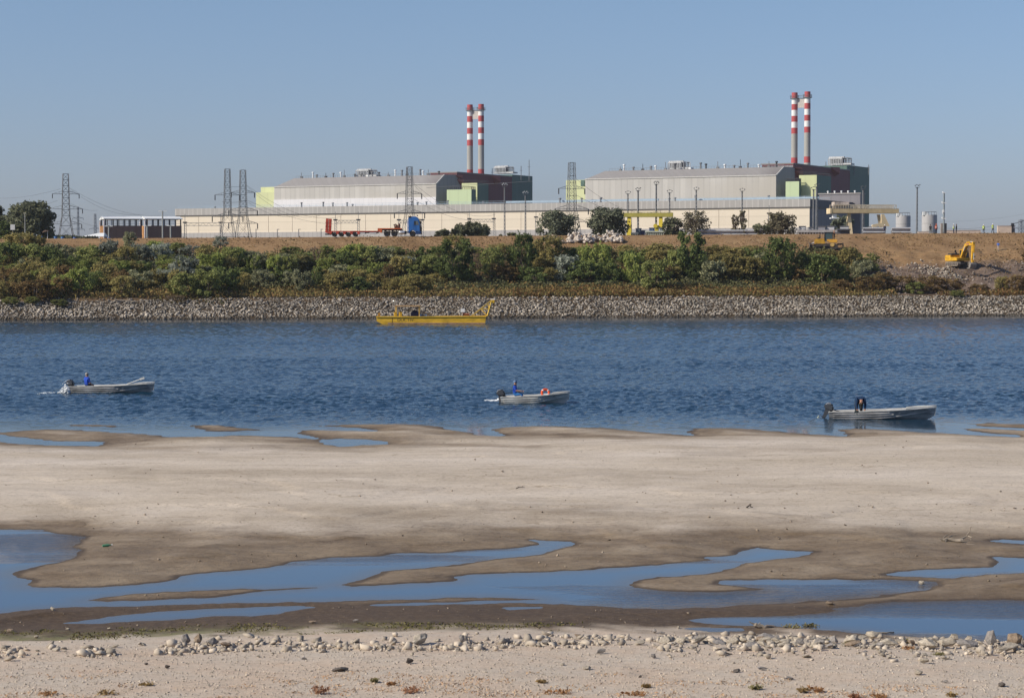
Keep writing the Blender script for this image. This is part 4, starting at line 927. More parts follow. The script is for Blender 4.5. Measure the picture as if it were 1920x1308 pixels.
# --- the two turbine halls with reactor blocks, towers and chimneys
def block(i, labels, pxl, pxr, eave_py, ridge_py, px_rid_r, split, px_m0, px_m1, px_g1, chim, gate):
    v0 = 160.0
    uL, uR = u_at(pxl, v0), u_at(pxr, v0)
    zE = z_at(eave_py, uR, v0); zR = z_at(ridge_py, uR, 173)
    c = uv((uL + uR) / 2, 200)
    hall = thing('turbine_hall', labels[0], 'building', (c.x, c.y, PZ))
    zs = z_at(split, uR, v0) if split else None
    vB = 184.0; vr = v_at(px_rid_r, uR); vr = min(max(vr, 168), 178)
    mb = MB(); zlo = PZ
    if zs:
        pbox(mb, uL, uR, v0, vB, zs, zE)
    else: pbox(mb, uL, uR, v0, vB, zlo, zE)
    o = putb(mb, 'wall', [C_HALL, C_GABLE_SHADE], hall)
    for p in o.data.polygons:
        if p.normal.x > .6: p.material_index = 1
    if zs:
        mb = MB(); pbox(mb, uL - .1, uR + .1, v0 - .4, vB, PZ, zs); o = putb(mb, 'lower_wall', [C_WHITE, C_GABLE_SHADE], hall)
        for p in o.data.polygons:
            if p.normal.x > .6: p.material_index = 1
    inset = 12.0
    # roof: sloped front sheet with hipped far end, flat behind
    A = [L3(uL, v0, zE), L3(uR, v0, zE), L3(uR, vr, zR), L3(uL + (7 if i == 0 else 6), vr, zR), L3(uR, vB, zR + .3), L3(uL + (7 if i == 0 else 6), vB, zR + .3), L3(uL, vB, zE), L3(uR, vB, zE)]
    mb = MB(); mb.add(A, [(0, 1, 2, 3), (3, 2, 4, 5), (0, 3, 5, 6), (6, 5, 4, 7)]); putb(mb, 'roof', C_ROOF, hall)
    mb = MB(); mb.add([L3(uR + .02, v0, zE), L3(uR + .02, vB, zE), L3(uR + .02, vB, zR + .3), L3(uR + .02, vr, zR)], [(0, 1, 2, 3)]); putb(mb, 'gable', C_GABLE_SHADE, hall)
    mb = MB(); mb.bar(L3(uL, v0 - .1, zE), L3(uR, v0 - .1, zE), .5, .35); mb.bar(L3(uR + .1, v0, zE), L3(uR + .1, vr, zR), .5, .4); putb(mb, 'eaves_trim', pm('pale_trim', (0.52, 0.50, 0.47), .6), hall)
    rng = np.random.default_rng(30 + i)
    for k in range(20):
        u = uL + 10 + (uR - uL - 12) * (k + rng.random() * .6) / 20; h = rng.uniform(.8, 3.0); p = uv(u, vr + rng.uniform(1, 5)); zz = zR + .1; mb = MB()
        if k % 3 == 0: mb.tube([(p.x, p.y, zz - .3), (p.x, p.y, zz + h + 1.0)], .14, 6); mb.box((p.x, p.y, zz + .4), (1.2, 1.0, .8), PROT)
        else: mb.lathe([(.0, zz - .2), (.4, zz - .2), (.35, zz + h), (.7, zz + h + .1), (.6, zz + h + .6), (0, zz + h + .7)], (p.x, p.y, 0), 8)
        putb(mb, 'roof_vent', M_WHITE if k % 4 == 1 else M_DARK if k % 2 else M_STEEL, hall)
    mb = MB()
    for k in range(60): u = uL + 8 + (uR - uL - 8) * k / 59; mb.bar(L3(u, vr + .4, zR), L3(u, vr + .4, zR + 1.1), .08)
    mb.bar(L3(uL + 8, vr + .4, zR + 1.1), L3(uR, vr + .4, zR + 1.1), .1); putb(mb, 'railing', M_STEEL, hall)
    # white cooling unit on the ridge
    def cooler(px0, px1, v, zb, parent, n=9):
        ua, ub = u_at(px0, v), u_at(px1, v); mb = MB()
        pbox(mb, ua, ub, v, v + 5, zb + .2, zb + .9)
        pbox(mb, ua, ua + (ub - ua) * .60, v, v + 5, zb + 3.0, zb + 3.6)
        for q in range(n):
            u = ua + (ub - ua) * .60 * q / (n - 1)
            for vv in (v, v + 5): mb.bar(L3(u, vv, zb), L3(u, vv, zb + 3.2), .45)
            mb.lathe([(.0, zb + 3.5), (.55, zb + 3.5), (.55, zb + 4.2), (0, zb + 4.3)], (*uv(u, v + 2.5), 0), 8)
        putb(mb, 'cooling_unit', pm('dull_white', (0.55, 0.55, 0.54), .6, var=.15, scale=.6), parent)
        mb = MB(); pbox(mb, ua + .4, ua + (ub - ua) * .58, v + 1.5, v + 3.5, zb + .9, zb + 3.0); putb(mb, 'cooling_core', M_DARK, parent)
        mb = MB()
        for q in range(6):
            u = ua + (ub - ua) * (.64 + .07 * q); mb.tube([L3(u, v + 1, zb), L3(u, v + 1, zb + 3.4 - .2 * (q % 3)), L3(u - 1.5, v + 2, zb + 3.6 - .2 * (q % 3))], .22, 6)
        for zz in (1.2, 2.4, 3.4): mb.bar(L3(ua + (ub - ua) * .62, v + .5, zb + zz), L3(ub, v + .5, zb + zz), .2)
        putb(mb, 'pipework', M_STEEL, parent)
    cooler(*gate['hall_cooler'], vr + 6, zR + .2, hall)
    # reactor block
    vm0, vm1, vg1 = v_at(px_m0, uR - .5), v_at(px_m1, uR - .5), v_at(px_g1, uR - .5)
    c = uv(uR - 40, (vB + vg1) / 2)
    rb = thing('reactor_building', labels[1], 'building', (c.x, c.y, PZ))
    zT = z_at(gate['top'], uR, vm0 + 30)
    mb = MB(); pbox(mb, uR - 16, uR - .6, vB + .1, vm0, PZ, zT - .6); putb(mb, 'wall', C_GABLE_SHADE, rb)
    mb = MB(); pbox(mb, uR - 16, uR - .5, vm0, vm1, PZ, zT); putb(mb, 'wall', C_MAR, rb, label='dark maroon middle wall')
    mb = MB(); pbox(mb, uR - 16, uR - .4, vm1, vg1, PZ, z_at(gate['gtop'], uR, vg1)); putb(mb, 'wall', C_GRN, rb, label='dark green outer wall')
    mb = MB(); pbox(mb, uR - 16.5, uR - .3, vm0 - .2, vm1 - .2, zT, zT + .5); putb(mb, 'roof', C_ROOF, rb)
    for (pa, pb_, ya, yb_) in gate['red']:      # sunlit bits of the maroon wall, painted redder on slanting pieces
        va, vb = v_at(pa, uR), v_at(pb_, uR); z1_ = z_at(ya, uR, va); z0_ = z_at(yb_, uR, vb)
        mb = MB(); mb.add([L3(uR - .45, va, z1_), L3(uR - .45, vb, z1_), L3(uR - .45, vb, z0_), L3(uR + 2.4, vb, z1_), L3(uR + 2.4, vb, z0_ + (z1_ - z0_) * .3)], [(0, 3, 1), (0, 2, 4, 3), (1, 3, 4, 2), (0, 1, 2)])
        putb(mb, 'sunlit_piece', C_MAR_SUN, rb)
    def tower(pf0, pf1, ps1, v, ytop, col_f, name, rail=True):
        ub = u_at(pf1, v); vb = v_at(ps1, ub); zz = z_at(ytop, ub, v); ua = min(u_at(pf0, v), ub - 4)
        mb = MB(); pbox(mb, ua, ub, v, vb, PZ, zz); o = putb(mb, name, [col_f, C_GRN, C_ROOF], rb)
        for p in o.data.polygons:
            if p.normal.x > .6: p.material_index = 1  # shade on the tower's right side painted as dark green
            elif p.normal.z > .6: p.material_index = 2
        if rail:
            mb = MB()
            for k in range(14):
                for vv in (v + .3, vb - .3):
                    u = ua + (ub - ua) * k / 13; mb.bar(L3(u, vv, zz), L3(u, vv, zz + 1.3), .12)
            for vv in (v + .3, vb - .3): mb.bar(L3(ua, vv, zz + 1.3), L3(ub, vv, zz + 1.3), .14)
            for k in range(10): mb.bar(L3(ub - .2, v + (vb - v) * k / 9, zz), L3(ub - .2, v + (vb - v) * k / 9, zz + 1.3), .12)
            mb.bar(L3(ub - .2, v, zz + 1.3), L3(ub - .2, vb, zz + 1.3), .14)
            putb(mb, 'railing', M_DARK, rb)
    for tw in gate['towers']: tower(*tw)
    cooler(*gate['re_cooler'], vm0 + 30, zT + .4, rb)
    for px, h in gate['masts']:
        mb = MB(); p = uv(u_at(px, vm1 + 5), vm1 + 5); mb.tube([(p.x, p.y, zT - 2), (p.x, p.y, zT + h)], .18, 6)
        mb.bar((p.x - .8, p.y, zT + h * .6), (p.x + .8, p.y, zT + h * .6), .15); putb(mb, 'mast', M_STEEL, rb)
    # pale green stair block at the far end
    for (pa, pb_, v, yt) in gate['left']:
        ua, ub = u_at(pa, v), u_at(pb_, v); mb = MB(); pbox(mb, ua, max(ub, uL + .5), v, v + 12, PZ, z_at(yt, ua, v)); putb(mb, 'stair_block', C_YGRN, hall)
    if gate.get('dark_panel'):
        pa, pb_, ya, yb_ = gate['dark_panel']; v = gate['left'][0][2]; ua, ub = u_at(pa, v), u_at(pb_, v); mb = MB(); pbox(mb, ua, ub, v - .3, v, z_at(yb_, ua, v), z_at(ya, ua, v)); putb(mb, 'louvre', C_GRN, hall)
    # chimneys
    vC = 240.0
    out = []
    RED, WHT, GRY = pm('chimney_red', (0.46, 0.085, 0.085), .75, var=.12, scale=.15), pm('chimney_white', (0.76, 0.745, 0.72), .75, var=.06, scale=.15), pm('chimney_concrete', (0.40, 0.385, 0.35), .9, var=.1, scale=.12, stretch=(1, 1, .2))
    for (px, pytop, lab, rr) in chim:
        u = u_at(px, vC); p = uv(u, vC); sc = p.y / F_PX
        t = thing('chimney', lab, 'chimney', (p.x, p.y, PZ), 0, 'red and white striped chimneys')
        zt = at_Y(px, pytop, p.y).z - PZ; r0 = rr * sc
        lv = [zt - q * sc for q in (0, 10.5, 21.5, 32.5, 43.5, 54.5, 65.5, 76.5, 121)]
        prof = [(r0 * .72, zt)] + [(r0 * (1 + .10 * k / 9), lv[k]) for k in range(9)] + [(r0 * 1.12, lv[8] - 11.5 * sc), (r0 * 1.25, 0)]
        mi = [0, 0, 1, 0, 1, 0, 1, 0, 2, 0, 2]
        mb = MB(); mb.lathe(prof, (0, 0, 0), 32, mi); mb.part('shaft', [RED, WHT, GRY], t, True)
        mb = MB(); zp = zt - 10.5 * sc
        mb.lathe([(r0 * .98, zp - .25), (r0 * 1.55, zp - .25), (r0 * 1.55, zp + .1), (r0 * .98, zp + .1)], (0, 0, 0), 28); mb.part('platform', M_STEEL, t)
        mb = MB()
        for zz in (.7, 1.3): mb.tube([(r0 * 1.5 * math.cos(a), r0 * 1.5 * math.sin(a), zp + zz) for a in np.linspace(0, 2 * math.pi, 25)], .06, 4, caps=False)
        for a in np.linspace(0, 2 * math.pi, 17): mb.bar((r0 * 1.5 * math.cos(a), r0 * 1.5 * math.sin(a), zp), (r0 * 1.5 * math.cos(a), r0 * 1.5 * math.sin(a), zp + 1.3), .08)
        mb.part('railing', M_STEEL, t); out.append((t, zp, r0, sc))
    (a, za, ra, sa), (b, zb, rb_, sb2) = out
    pa, pb_ = Vector((a.location.x, a.location.y, PZ + za)), Vector((b.location.x, b.location.y, PZ + zb)); d = (pb_ - pa); d.z = 0; d.normalize()
    q0, q1 = pa + d * (ra * 1.02), pb_ - d * rb_ * 1.02; zz = min(pa.z, pb_.z)
    br = thing('chimney_bridge', labels[2], 'bridge', ((q0.x + q1.x) / 2, (q0.y + q1.y) / 2, zz))
    Lr = (q1.xy - q0.xy).length; ang = math.atan2(d.y, d.x)
    mb = MB(); mb.box((0, 0, -.05), (Lr, 1.3, .3), ang); mb.part('walkway', M_STEEL, br)
    mb = MB(); mb.box((0, 0, -2.6), (Lr, .5, 4.4), ang); mb.part('panel', pm('bridge_panel', (0.50, 0.46, 0.42), .8), br)
    mb = MB(); mb.box((0, -.6, 1.2), (Lr, .08, .1), ang); mb.box((0, .6, 1.2), (Lr, .08, .1), ang)
    for k in range(6):
        q = (k / 5 - .5) * Lr; mb.box((math.cos(ang) * q, math.sin(ang) * q - .6, .6), (.08, .08, 1.2))
    mb.part('railing', M_STEEL, br)
block(0, ['grey turbine hall with hipped brown grey roof and white lower wall, farther of the two', 'maroon and dark green reactor block between the farther hall and the open sky', 'walkway joining the tops of the farther chimney pair'],
      515, 818, 344.5, 328.5, 833, 369.5, 857, 960, 998,
      [(881.5, 196.5, 'shorter looking striped chimney of the farther pair, first from the truck side', 5.2), (902.3, 195.5, 'striped chimney of the farther pair on the side of the nearer hall', 5.2)],
      dict(top=328, gtop=330.5, hall_cooler=(668, 706), re_cooler=(926, 962), red=[(853, 860, 328, 336), (856.5, 862, 336, 346), (922, 931, 329, 347)],
           towers=[(866, 895, 916, 172, 343, C_YGRN, 'stair_tower'), (838, 884, 892.5, 162.3, 355, C_PGRN, 'stair_tower')], masts=[(992, 9), (977, 6), (923, 5)],
           left=[(481, 514, 166, 361), (490, 514, 172, 351)]))
block(1, ['pale grey turbine hall with hipped grey roof, larger looking and nearer of the two', 'maroon and dark green reactor block behind the beige gantry crane', 'walkway joining the tops of the nearer chimney pair'],
      1097, 1454, 328.5, 313.5, 1468, None, 1486, 1592, 1628,
      [(1488, 174, 'striped chimney of the nearer pair on the side of the pale grey hall', 5.5), (1512, 172, 'tallest striped chimney, on the storage tank side of the nearer pair', 5.5)],
      dict(top=312.5, gtop=314.5, hall_cooler=(1252, 1292), re_cooler=(1552, 1594), red=[(1486, 1494, 313, 320), (1490, 1496, 320, 332), (1557, 1564.5, 313, 331)],
           towers=[(1497, 1530, 1557, 166.5, 328, C_YGRN, 'stair_tower'), (1472, 1497, 1501, 162, 340, C_PGRN, 'stair_tower')], masts=[(1627, 3), (1600, 3), (1547, 5)],
           left=[(1061, 1098, 166, 338)], dark_panel=(1089, 1096, 338, 349)))

# ---------------------------------------------------------------- pylons, wires, masts
def pylon(px, top, Y, wb, arms, label, H=None, m=None, tips=()):
    p = at_Y(px, 445, Y); zt = at_Y(px, top, Y).z; h = zt - PZ; sc = Y / F_PX; M = m or M_PYLON
    if m is None: wb *= Y / 900.0; arms = [(f, ln * Y / 900.0) for f, ln in arms]
    t = thing('transmission_pylon', label, 'pylon', (p.x, Y, PZ), R(18), 'lattice pylons of the power lines')
    th = max(.11, .18 * Y / 1000)
    def half(z):
        f = z / h; wb_ = wb
        return .92 * wb_ * (.5 - .63 * f) if f < .5 else .92 * wb_ * (.185 - .055 * (f - .5) / .5)
    mb = MB(); cs = [(1, 1), (-1, 1), (-1, -1), (1, -1)]
    lev = [0, .22 * h, .38 * h, .50 * h] + [h * (.5 + .5 * k / 7) for k in range(1, 8)]
    for a, b in zip(lev[:-1], lev[1:]):
        A = [Vector((x * half(a), y * half(a), a)) for x, y in cs]; B = [Vector((x * half(b), y * half(b), b)) for x, y in cs]
        for k in range(4):
            mb.bar(A[k], B[k], th); k2 = (k + 1) % 4; mb.bar(A[k], B[k2], th * .5); mb.bar(A[k2], B[k], th * .5); mb.bar(B[k], B[k2], th * .7)
    mb.part('lattice_tower', M, t)
    for f, ln in arms:
        z = f * h; a = half(z)
        for s in (-1, 1):
            mb = MB(); tip = Vector((s * (a + ln), 0, z))
            for y in (-a, a): mb.bar((s * a, y, z), tip, th * .8); mb.bar((s * a, y, z + ln * .28), tip, th * .6)
            for q in (.33, .66): mb.bar(Vector((s * a, -a, z)).lerp(tip, q), Vector((s * a, a, z + ln * .28)).lerp(tip, q), th * .5)
            mb.part('cross_arm', M, t)
        for s in (-1, 1):
            mb = MB(); q = Vector((s * (a + ln), 0, z)); mb.tube([q, q + Vector((0, 0, -1.6))], .16, 6); mb.part('insulator', M_DARK, t)
    return t, h
PY = {}
PY['a'] = pylon(124, 326, 760, 9.3, [(.76, 4.2), (.58, 5.4), (.40, 4.4)], 'pylon standing alone on the tree side of the brown sheds')
PY['b'] = pylon(427, 317, 640, 8.6, [(.70, 4.0), (.45, 4.8)], 'darker pylon, first of the close pair before the cream hall')
PY['c'] = pylon(456, 319, 655, 9.0, [(.74, 3.6), (.53, 4.6), (.38, 4.0)], 'lighter pylon of the close pair, nearer the turbine hall')
PY['d'] = pylon(768, 313, 640, 8.8, [(.70, 4.0), (.48, 5.0)], 'pylon rising behind the blue truck')
PY['e'] = pylon(1072, 305, 600, 9.6, [(.72, 4.4), (.50, 5.8), (.36, 4.6)], 'pylon behind the grey green tree and the boulder pile')
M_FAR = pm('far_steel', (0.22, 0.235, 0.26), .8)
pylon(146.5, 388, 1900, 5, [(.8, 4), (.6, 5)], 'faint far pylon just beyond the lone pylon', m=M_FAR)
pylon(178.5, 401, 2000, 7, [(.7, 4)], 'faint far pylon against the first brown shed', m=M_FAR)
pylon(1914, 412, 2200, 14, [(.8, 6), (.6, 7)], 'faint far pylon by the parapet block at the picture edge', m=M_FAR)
M_WIRE = pm('wire', (0.10, 0.105, 0.12), .7)
def wire(a, b, sag, label, r=.038):
    mb = MB(); pts = []
    for k in range(17):
        t = k / 16; p = a.lerp(b, t); p.z -= sag * 4 * t * (1 - t); pts.append(p)
    o0 = pts[0].copy(); mb.tube([p - o0 for p in pts], r, 4); o = mb.part('power_line', M_WIRE); o.location = o0
    return tag(o, label, 'cable', 'power lines between the pylons')
def W(px, py, Y): return at_Y(px, py, Y)
wl = 'thin power line strung from the lone pylon down towards the brown sheds'
for i, (a, b, s) in enumerate([((130, 352, 760), (300, 404, 900), 3), ((131, 354, 760), (262, 402, 900), 3), ((134, 382, 760), (184, 394, 920), 1), ((134, 404, 760), (184, 424, 920), 1)]): wire(W(*a), W(*b), s, wl)
wl = 'thin power line leaving the lone pylon towards the dark trees'
for a, b, s in [((113, 354, 760), (-60, 362, 1100), 3), ((108, 376, 760), (-60, 392, 1100), 3), ((112, 404, 760), (90, 408, 765), .4)]: wire(W(*a), W(*b), s, wl)
wl = 'thin power line slanting from the twin pylons across the hall wall'
for a, b, s in [((462, 347, 655), (640, 406, 850), 4), ((463, 349, 655), (600, 404, 850), 4), ((465, 376, 655), (640, 420, 850), 2), ((466, 380, 655), (560, 404, 850), 2), ((420, 348, 640), (462, 349, 655), .3), ((416, 378, 640), (462, 377, 655), .3)]: wire(W(*a), W(*b), s, wl)
wl = 'thin power line slanting from the pylon behind the truck'
for a, b, s in [((775, 343, 640), (930, 402, 830), 4), ((777, 374, 640), (900, 412, 830), 2), ((776, 346, 640), (860, 396, 830), 3)]: wire(W(*a), W(*b), s, wl)
wl = 'thin power line slanting from the pylon by the boulders'
for a, b, s in [((1080, 335, 600), (1240, 395, 800), 4), ((1081, 366, 600), (1220, 404, 800), 2)]: wire(W(*a), W(*b), s, wl)
wire(W(800, 352, 840), W(998, 340, 800), 0, 'long pale cable crossing in front of the farther reactor block', .07)
wl = 'thin power line above the workers on the crest'
for a, b, s in [((1700, 412, 1500), (1990, 385, 1500), 5), ((1770, 426, 1500), (2000, 412, 1500), 4), ((1740, 426, 900), (1860, 424, 900), 1)]: wire(W(*a), W(*b), s, wl)
wire(W(1898, 420, 428), W(1990, 372, 470), .8, 'thick dark cable rising from the dark post at the parapet block', .06)

def mast(px, top, Y, label, lamps=4, lat=True, wpx=4, cols=None):
    p = at_Y(px, 445, Y); zt = at_Y(px, top, Y).z; h = zt - PZ; sc = Y / F_PX; w_ = wpx * sc
    t = thing('floodlight_mast', label, 'light mast', (p.x, Y, PZ), R(10), 'floodlight masts of the power station')
    mb = MB(); n = 18
    if lat:
        for k in range(n):
            a, b = h * k / n, h * (k + 1) / n; ha = w_ * (.5 - .25 * k / n); hb = w_ * (.5 - .25 * (k + 1) / n)
            A = [Vector((x * ha, y * ha, a)) for x, y in ((1, 0), (-.5, .87), (-.5, -.87))]; B = [Vector((x * hb, y * hb, b)) for x, y in ((1, 0), (-.5, .87), (-.5, -.87))]
            for q in range(3): mb.bar(A[q], B[q], .13); mb.bar(A[q], B[(q + 1) % 3], .09); mb.bar(B[q], B[(q + 1) % 3], .09)
    else: mb.tube([(0, 0, 0), (0, 0, h)], [w_ * .4, w_ * .22], 8)
    mb.part('pole', M_STEEL, t)
    hw = 4.6 * sc
    mb = MB(); mb.box((0, 0, h - .1), (hw * 1.6, hw, .12))
    for x in (-hw * .8, hw * .8): mb.bar((x, -hw * .5, h), (x, -hw * .5, h + hw), .06)
    mb.bar((-hw * .8, -hw * .5, h + hw), (hw * .8, -hw * .5, h + hw), .06); mb.part('platform', M_STEEL, t)
    for k in range(lamps):
        mb = MB(); x = -hw + 2 * hw * k / max(1, lamps - 1); mb.box((x, -hw * .45, h + hw * .6 + hw * .4 * (k % 2)), (hw * .36, hw * .25, hw * .3), M=Matrix.Rotation(.5, 3, 'X')); mb.part('lamp', M_WHITE if cols else M_STEEL, t)
    return t
mast(946, 349, 800, 'floodlight mast with white lamps before the maroon block and cream hall', 5, wpx=4, cols=1)
mast(985, 364, 800, 'floodlight mast with white lamps standing before the green end wall', 5, wpx=4, cols=1)
mast(1177, 363, 780, 'slim floodlight mast, first beyond the broad green tree', 3)
mast(1196, 357, 560, 'floodlight mast crossing the yellow crane girder', 4, wpx=4)
mast(1230, 345, 560, 'tallest floodlight mast, over the yellow crane', 5, wpx=4)
mast(1255, 361, 780, 'slim floodlight mast over the end of the yellow crane girder', 3)
mast(1305, 356, 780, 'floodlight mast rising over the bare brown tree', 3)
mast(1391, 358, 780, 'floodlight mast behind the taller slender tree', 3)
mast(1525, 355, 640, 'thinner floodlight mast at the corner of the long hall', 3, wpx=4)
mast(1531, 350, 620, 'thicker floodlight mast at the corner of the long hall', 4, wpx=6)
mast(1618, 354, 640, 'floodlight mast rising through the beige crane girder', 4, wpx=6)
mast(1719, 351, 720, 'floodlight mast between the two storage tanks', 4, wpx=4)
def gate_posts(pxs, top, arm, Y, label):
    for k, px in enumerate(pxs):
        p = at_Y(px, 445, Y); h = at_Y(px, top, Y).z - PZ; za = at_Y(px, arm, Y).z - PZ
        t = thing('switchyard_post', label, 'post', (p.x, Y, PZ), 0, 'lattice posts of the switchyard'); mb = MB()
        for x, y in ((.5, 0), (-.25, .43), (-.25, -.43)): mb.bar((x * 1.3, y * 1.3, 0), (x * .9, y * .9, za), .12)
        for q in range(14):
            a, b = za * q / 14, za * (q + 1) / 14; mb.bar((.6, 0, a), (-.3, .5, b), .09); mb.bar((-.3, .5, a), (-.3, -.5, b), .09)
        mb.bar((0, 0, za), (0, 0, h), .16); mb.part('post', M_STEEL, t)
        mb = MB(); mb.box((0, 0, za), (1.6, .8, .5)); mb.part('bracket', M_DARK, t)
    if len(pxs) > 1:
        a, b = at_Y(pxs[0], arm + 1, Y), at_Y(pxs[1], arm + 1, Y); mb = MB(); c = (a + b) / 2; L = b.x - a.x
        for zz in (0, -1.1): mb.bar((-L / 2, 0, zz), (L / 2, 0, zz), .14)
        for q in range(12): x0 = -L / 2 + L * q / 12; mb.bar((x0, 0, -1.1 if q % 2 else 0), (x0 + L / 12, 0, 0 if q % 2 else -1.1), .1)
        t = mb.part('busbar_girder', M_STEEL); t.location = c; tag(t, label.replace('lattice post', 'lattice girder carried by the two posts').replace('tall thin ', ''), 'girder')
gate_posts([629, 672], 397, 412, 820, 'tall thin lattice post behind the red trailer deck')
gate_posts([748, 792], 398, 412, 820, 'tall thin lattice post beside the blue truck')
gate_posts([880, 926], 394, 410, 820, 'tall thin lattice post over the dark round trees')
gate_posts([1005], 393, 407, 820, 'tall thin lattice post before the farther stair block and grey green tree')
gate_posts([1442], 385, 400, 760, 'tall thin lattice post behind the brown spreading shrub')
gate_posts([347, 414], 401, 417, 820, 'tall thin lattice post at the tree end of the cream hall')

# ---------------------------------------------------------------- brown open-sided sheds, tent, tanks, cranes
def shed(px0, px1, Y, label, first):
    a, b = at_Y(px0, 447, Y), at_Y(px1, 447, Y); Lx = b.x - a.x; sc = Y / F_PX; D = 14.0; zt = at_Y(px0, 408, Y).z; zm = at_Y(px0, 423, Y).z; ze = at_Y(px0, 411, Y).z
    t = thing('open_shed', label, 'shed', ((a.x + b.x) / 2, Y + D / 2, PZ), R(17), 'brown open-sided sheds with white roofs')
    H_, Zm, Ze = zt - PZ, zm - PZ, ze - PZ
    mb = MB(); mb.box((0, 0, Zm / 2), (Lx, D, Zm)); mb.part('clad_wall', cladding('shed_sheets%d' % first, (0.20, 0.11, 0.08), 3, .1, var=.06), t)
    mb = MB(); mb.prism([(-D / 2 - .5, Ze), (D / 2 + .5, Ze), (D / 2 + .5, Ze + .25), (0, H_ + .6), (-D / 2 - .5, Ze + .25)], -Lx / 2 - .4, Lx / 2 + .4, 'YZ'); mb.part('roof', M_WHITE, t)
    for k in range(7):
        x = -Lx / 2 + .3 + (Lx - .6) * k / 6
        for y in (-D / 2 + .3, D / 2 - .3):
          mb = MB(); mb.bar((x, y, Zm), (x, y, Ze), .28 if k % 2 else .42)
          mb.part('column', M_DARK if k % 2 == 0 else pm('grey_white_post', (0.42, 0.42, 0.44), .7), t)
    mb = MB()
    for zz in (.33, .66): mb.bar((-Lx / 2, -D / 2 + .3, Zm + (Ze - Zm) * zz), (Lx / 2, -D / 2 + .3, Zm + (Ze - Zm) * zz), .1)
    mb.part('rail', M_STEEL, t)
    mb = MB(); x = -Lx / 2 - .25
    for y in (-D / 2 + .2, D / 2 - .2): mb = MB(); mb.box((x, y, H_ * .62), (.4, 1.2, H_ * .6)); mb.part('end_frame', pm('white_red_frame', (0.72, 0.62, 0.60), .6), t)
    mb = MB(); mb.box((x, 0, Zm * .5), (.35, D * .6, Zm)); mb.part('end_door', pm('rust_orange_door', (0.50, 0.24, 0.08), .7, var=.3, scale=.5), t)
shed(186, 255, 760, 'brown open-sided shed with white roof and orange end beside the white tent', 0)
shed(263, 330, 790, 'brown open-sided shed with white roof next to the end of the cream hall', 1)
a = at_Y(157, 447, 720); b = at_Y(183, 447, 720); zt = at_Y(170, 436.5, 720).z; z1 = at_Y(170, 443.5, 720).z
t = thing('marquee_tent', 'small white tent roof at the foot of the first brown shed', 'tent', ((a.x + b.x) / 2 + .6, 724, PZ)); Lx = b.x - a.x + 3
mb = MB(); mb.add([(-Lx / 2, -4, z1 - PZ), (Lx / 2, -4, z1 - PZ), (Lx / 2, 4, z1 - PZ), (-Lx / 2, 4, z1 - PZ), (Lx * .2, -1, zt - PZ), (Lx * .45, 1, zt - PZ), (Lx * .45, -1, zt - PZ), (Lx * .2, 1, zt - PZ)], [(0, 1, 6, 4), (1, 2, 5, 6), (2, 3, 7, 5), (3, 0, 4, 7), (4, 6, 5, 7)]); mb.part('canvas_roof', M_WHITE, t)
mb = MB(); mb.box((0, 0, (z1 - PZ) / 2 - .3), (Lx - .5, 7.4, z1 - PZ - .6)); mb.part('side_wall', pm('tent_side', (0.16, 0.19, 0.24), .8), t)
mb = MB(); mb.box((0, -3.9, z1 - PZ - 1.6), (Lx - .6, .1, .7)); mb.part('valance', M_WHITE, t)

def tank(px0, px1, top, Y, label):
    a, b = at_Y(px0, 440, Y), at_Y(px1, 440, Y); r = (b.x - a.x) / 2; h = at_Y(px0, top, Y).z - PZ
    t = thing('storage_tank', label, 'tank', ((a.x + b.x) / 2, Y + r, PZ), 0, 'grey storage tanks'); mb = MB()
    mb.lathe([(r, 0), (r, h), (r * .98, h + .15), (0, h + r * .06)], (0, 0, 0), 48); mb.part('shell', pm('tank_paint', (0.40, 0.385, 0.38), .6, var=.07, scale=.25, stretch=(1, 1, .3)), t, True)
    mb = MB(); mb.tube([(r * .99 * math.cos(x), r * .99 * math.sin(x), h + 1) for x in np.linspace(2.4, 5.6, 16)], .07, 4)
    for x in np.linspace(2.4, 5.6, 9): mb.bar((r * .99 * math.cos(x), r * .99 * math.sin(x), h), (r * .99 * math.cos(x), r * .99 * math.sin(x), h + 1), .08)
    mb.part('railing', M_STEEL, t)
    mb = MB(); mb.box((-r * .72, -r * .5, h + .5), (1.2, 1, 1.0)); mb.box((-r * .4, -r * .6, h + .35), (.7, .7, .7)); mb.part('hatch', M_WHITE, t)
    mb = MB()
    for q in range(1, 5): mb.lathe([(r * 1.004, h * q / 5 - .05), (r * 1.012, h * q / 5 - .05), (r * 1.012, h * q / 5 + .05), (r * 1.004, h * q / 5 + .05)], (0, 0, 0), 48)
    mb.part('seam_ring', pm('tank_seam', (0.34, 0.33, 0.33), .6), t)
tank(1682, 1709.5, 405, 640, 'grey round storage tank partly behind the end of the beige crane')
tank(1731, 1759.5, 403.5, 620, 'grey round storage tank standing clear behind the orange vested worker')

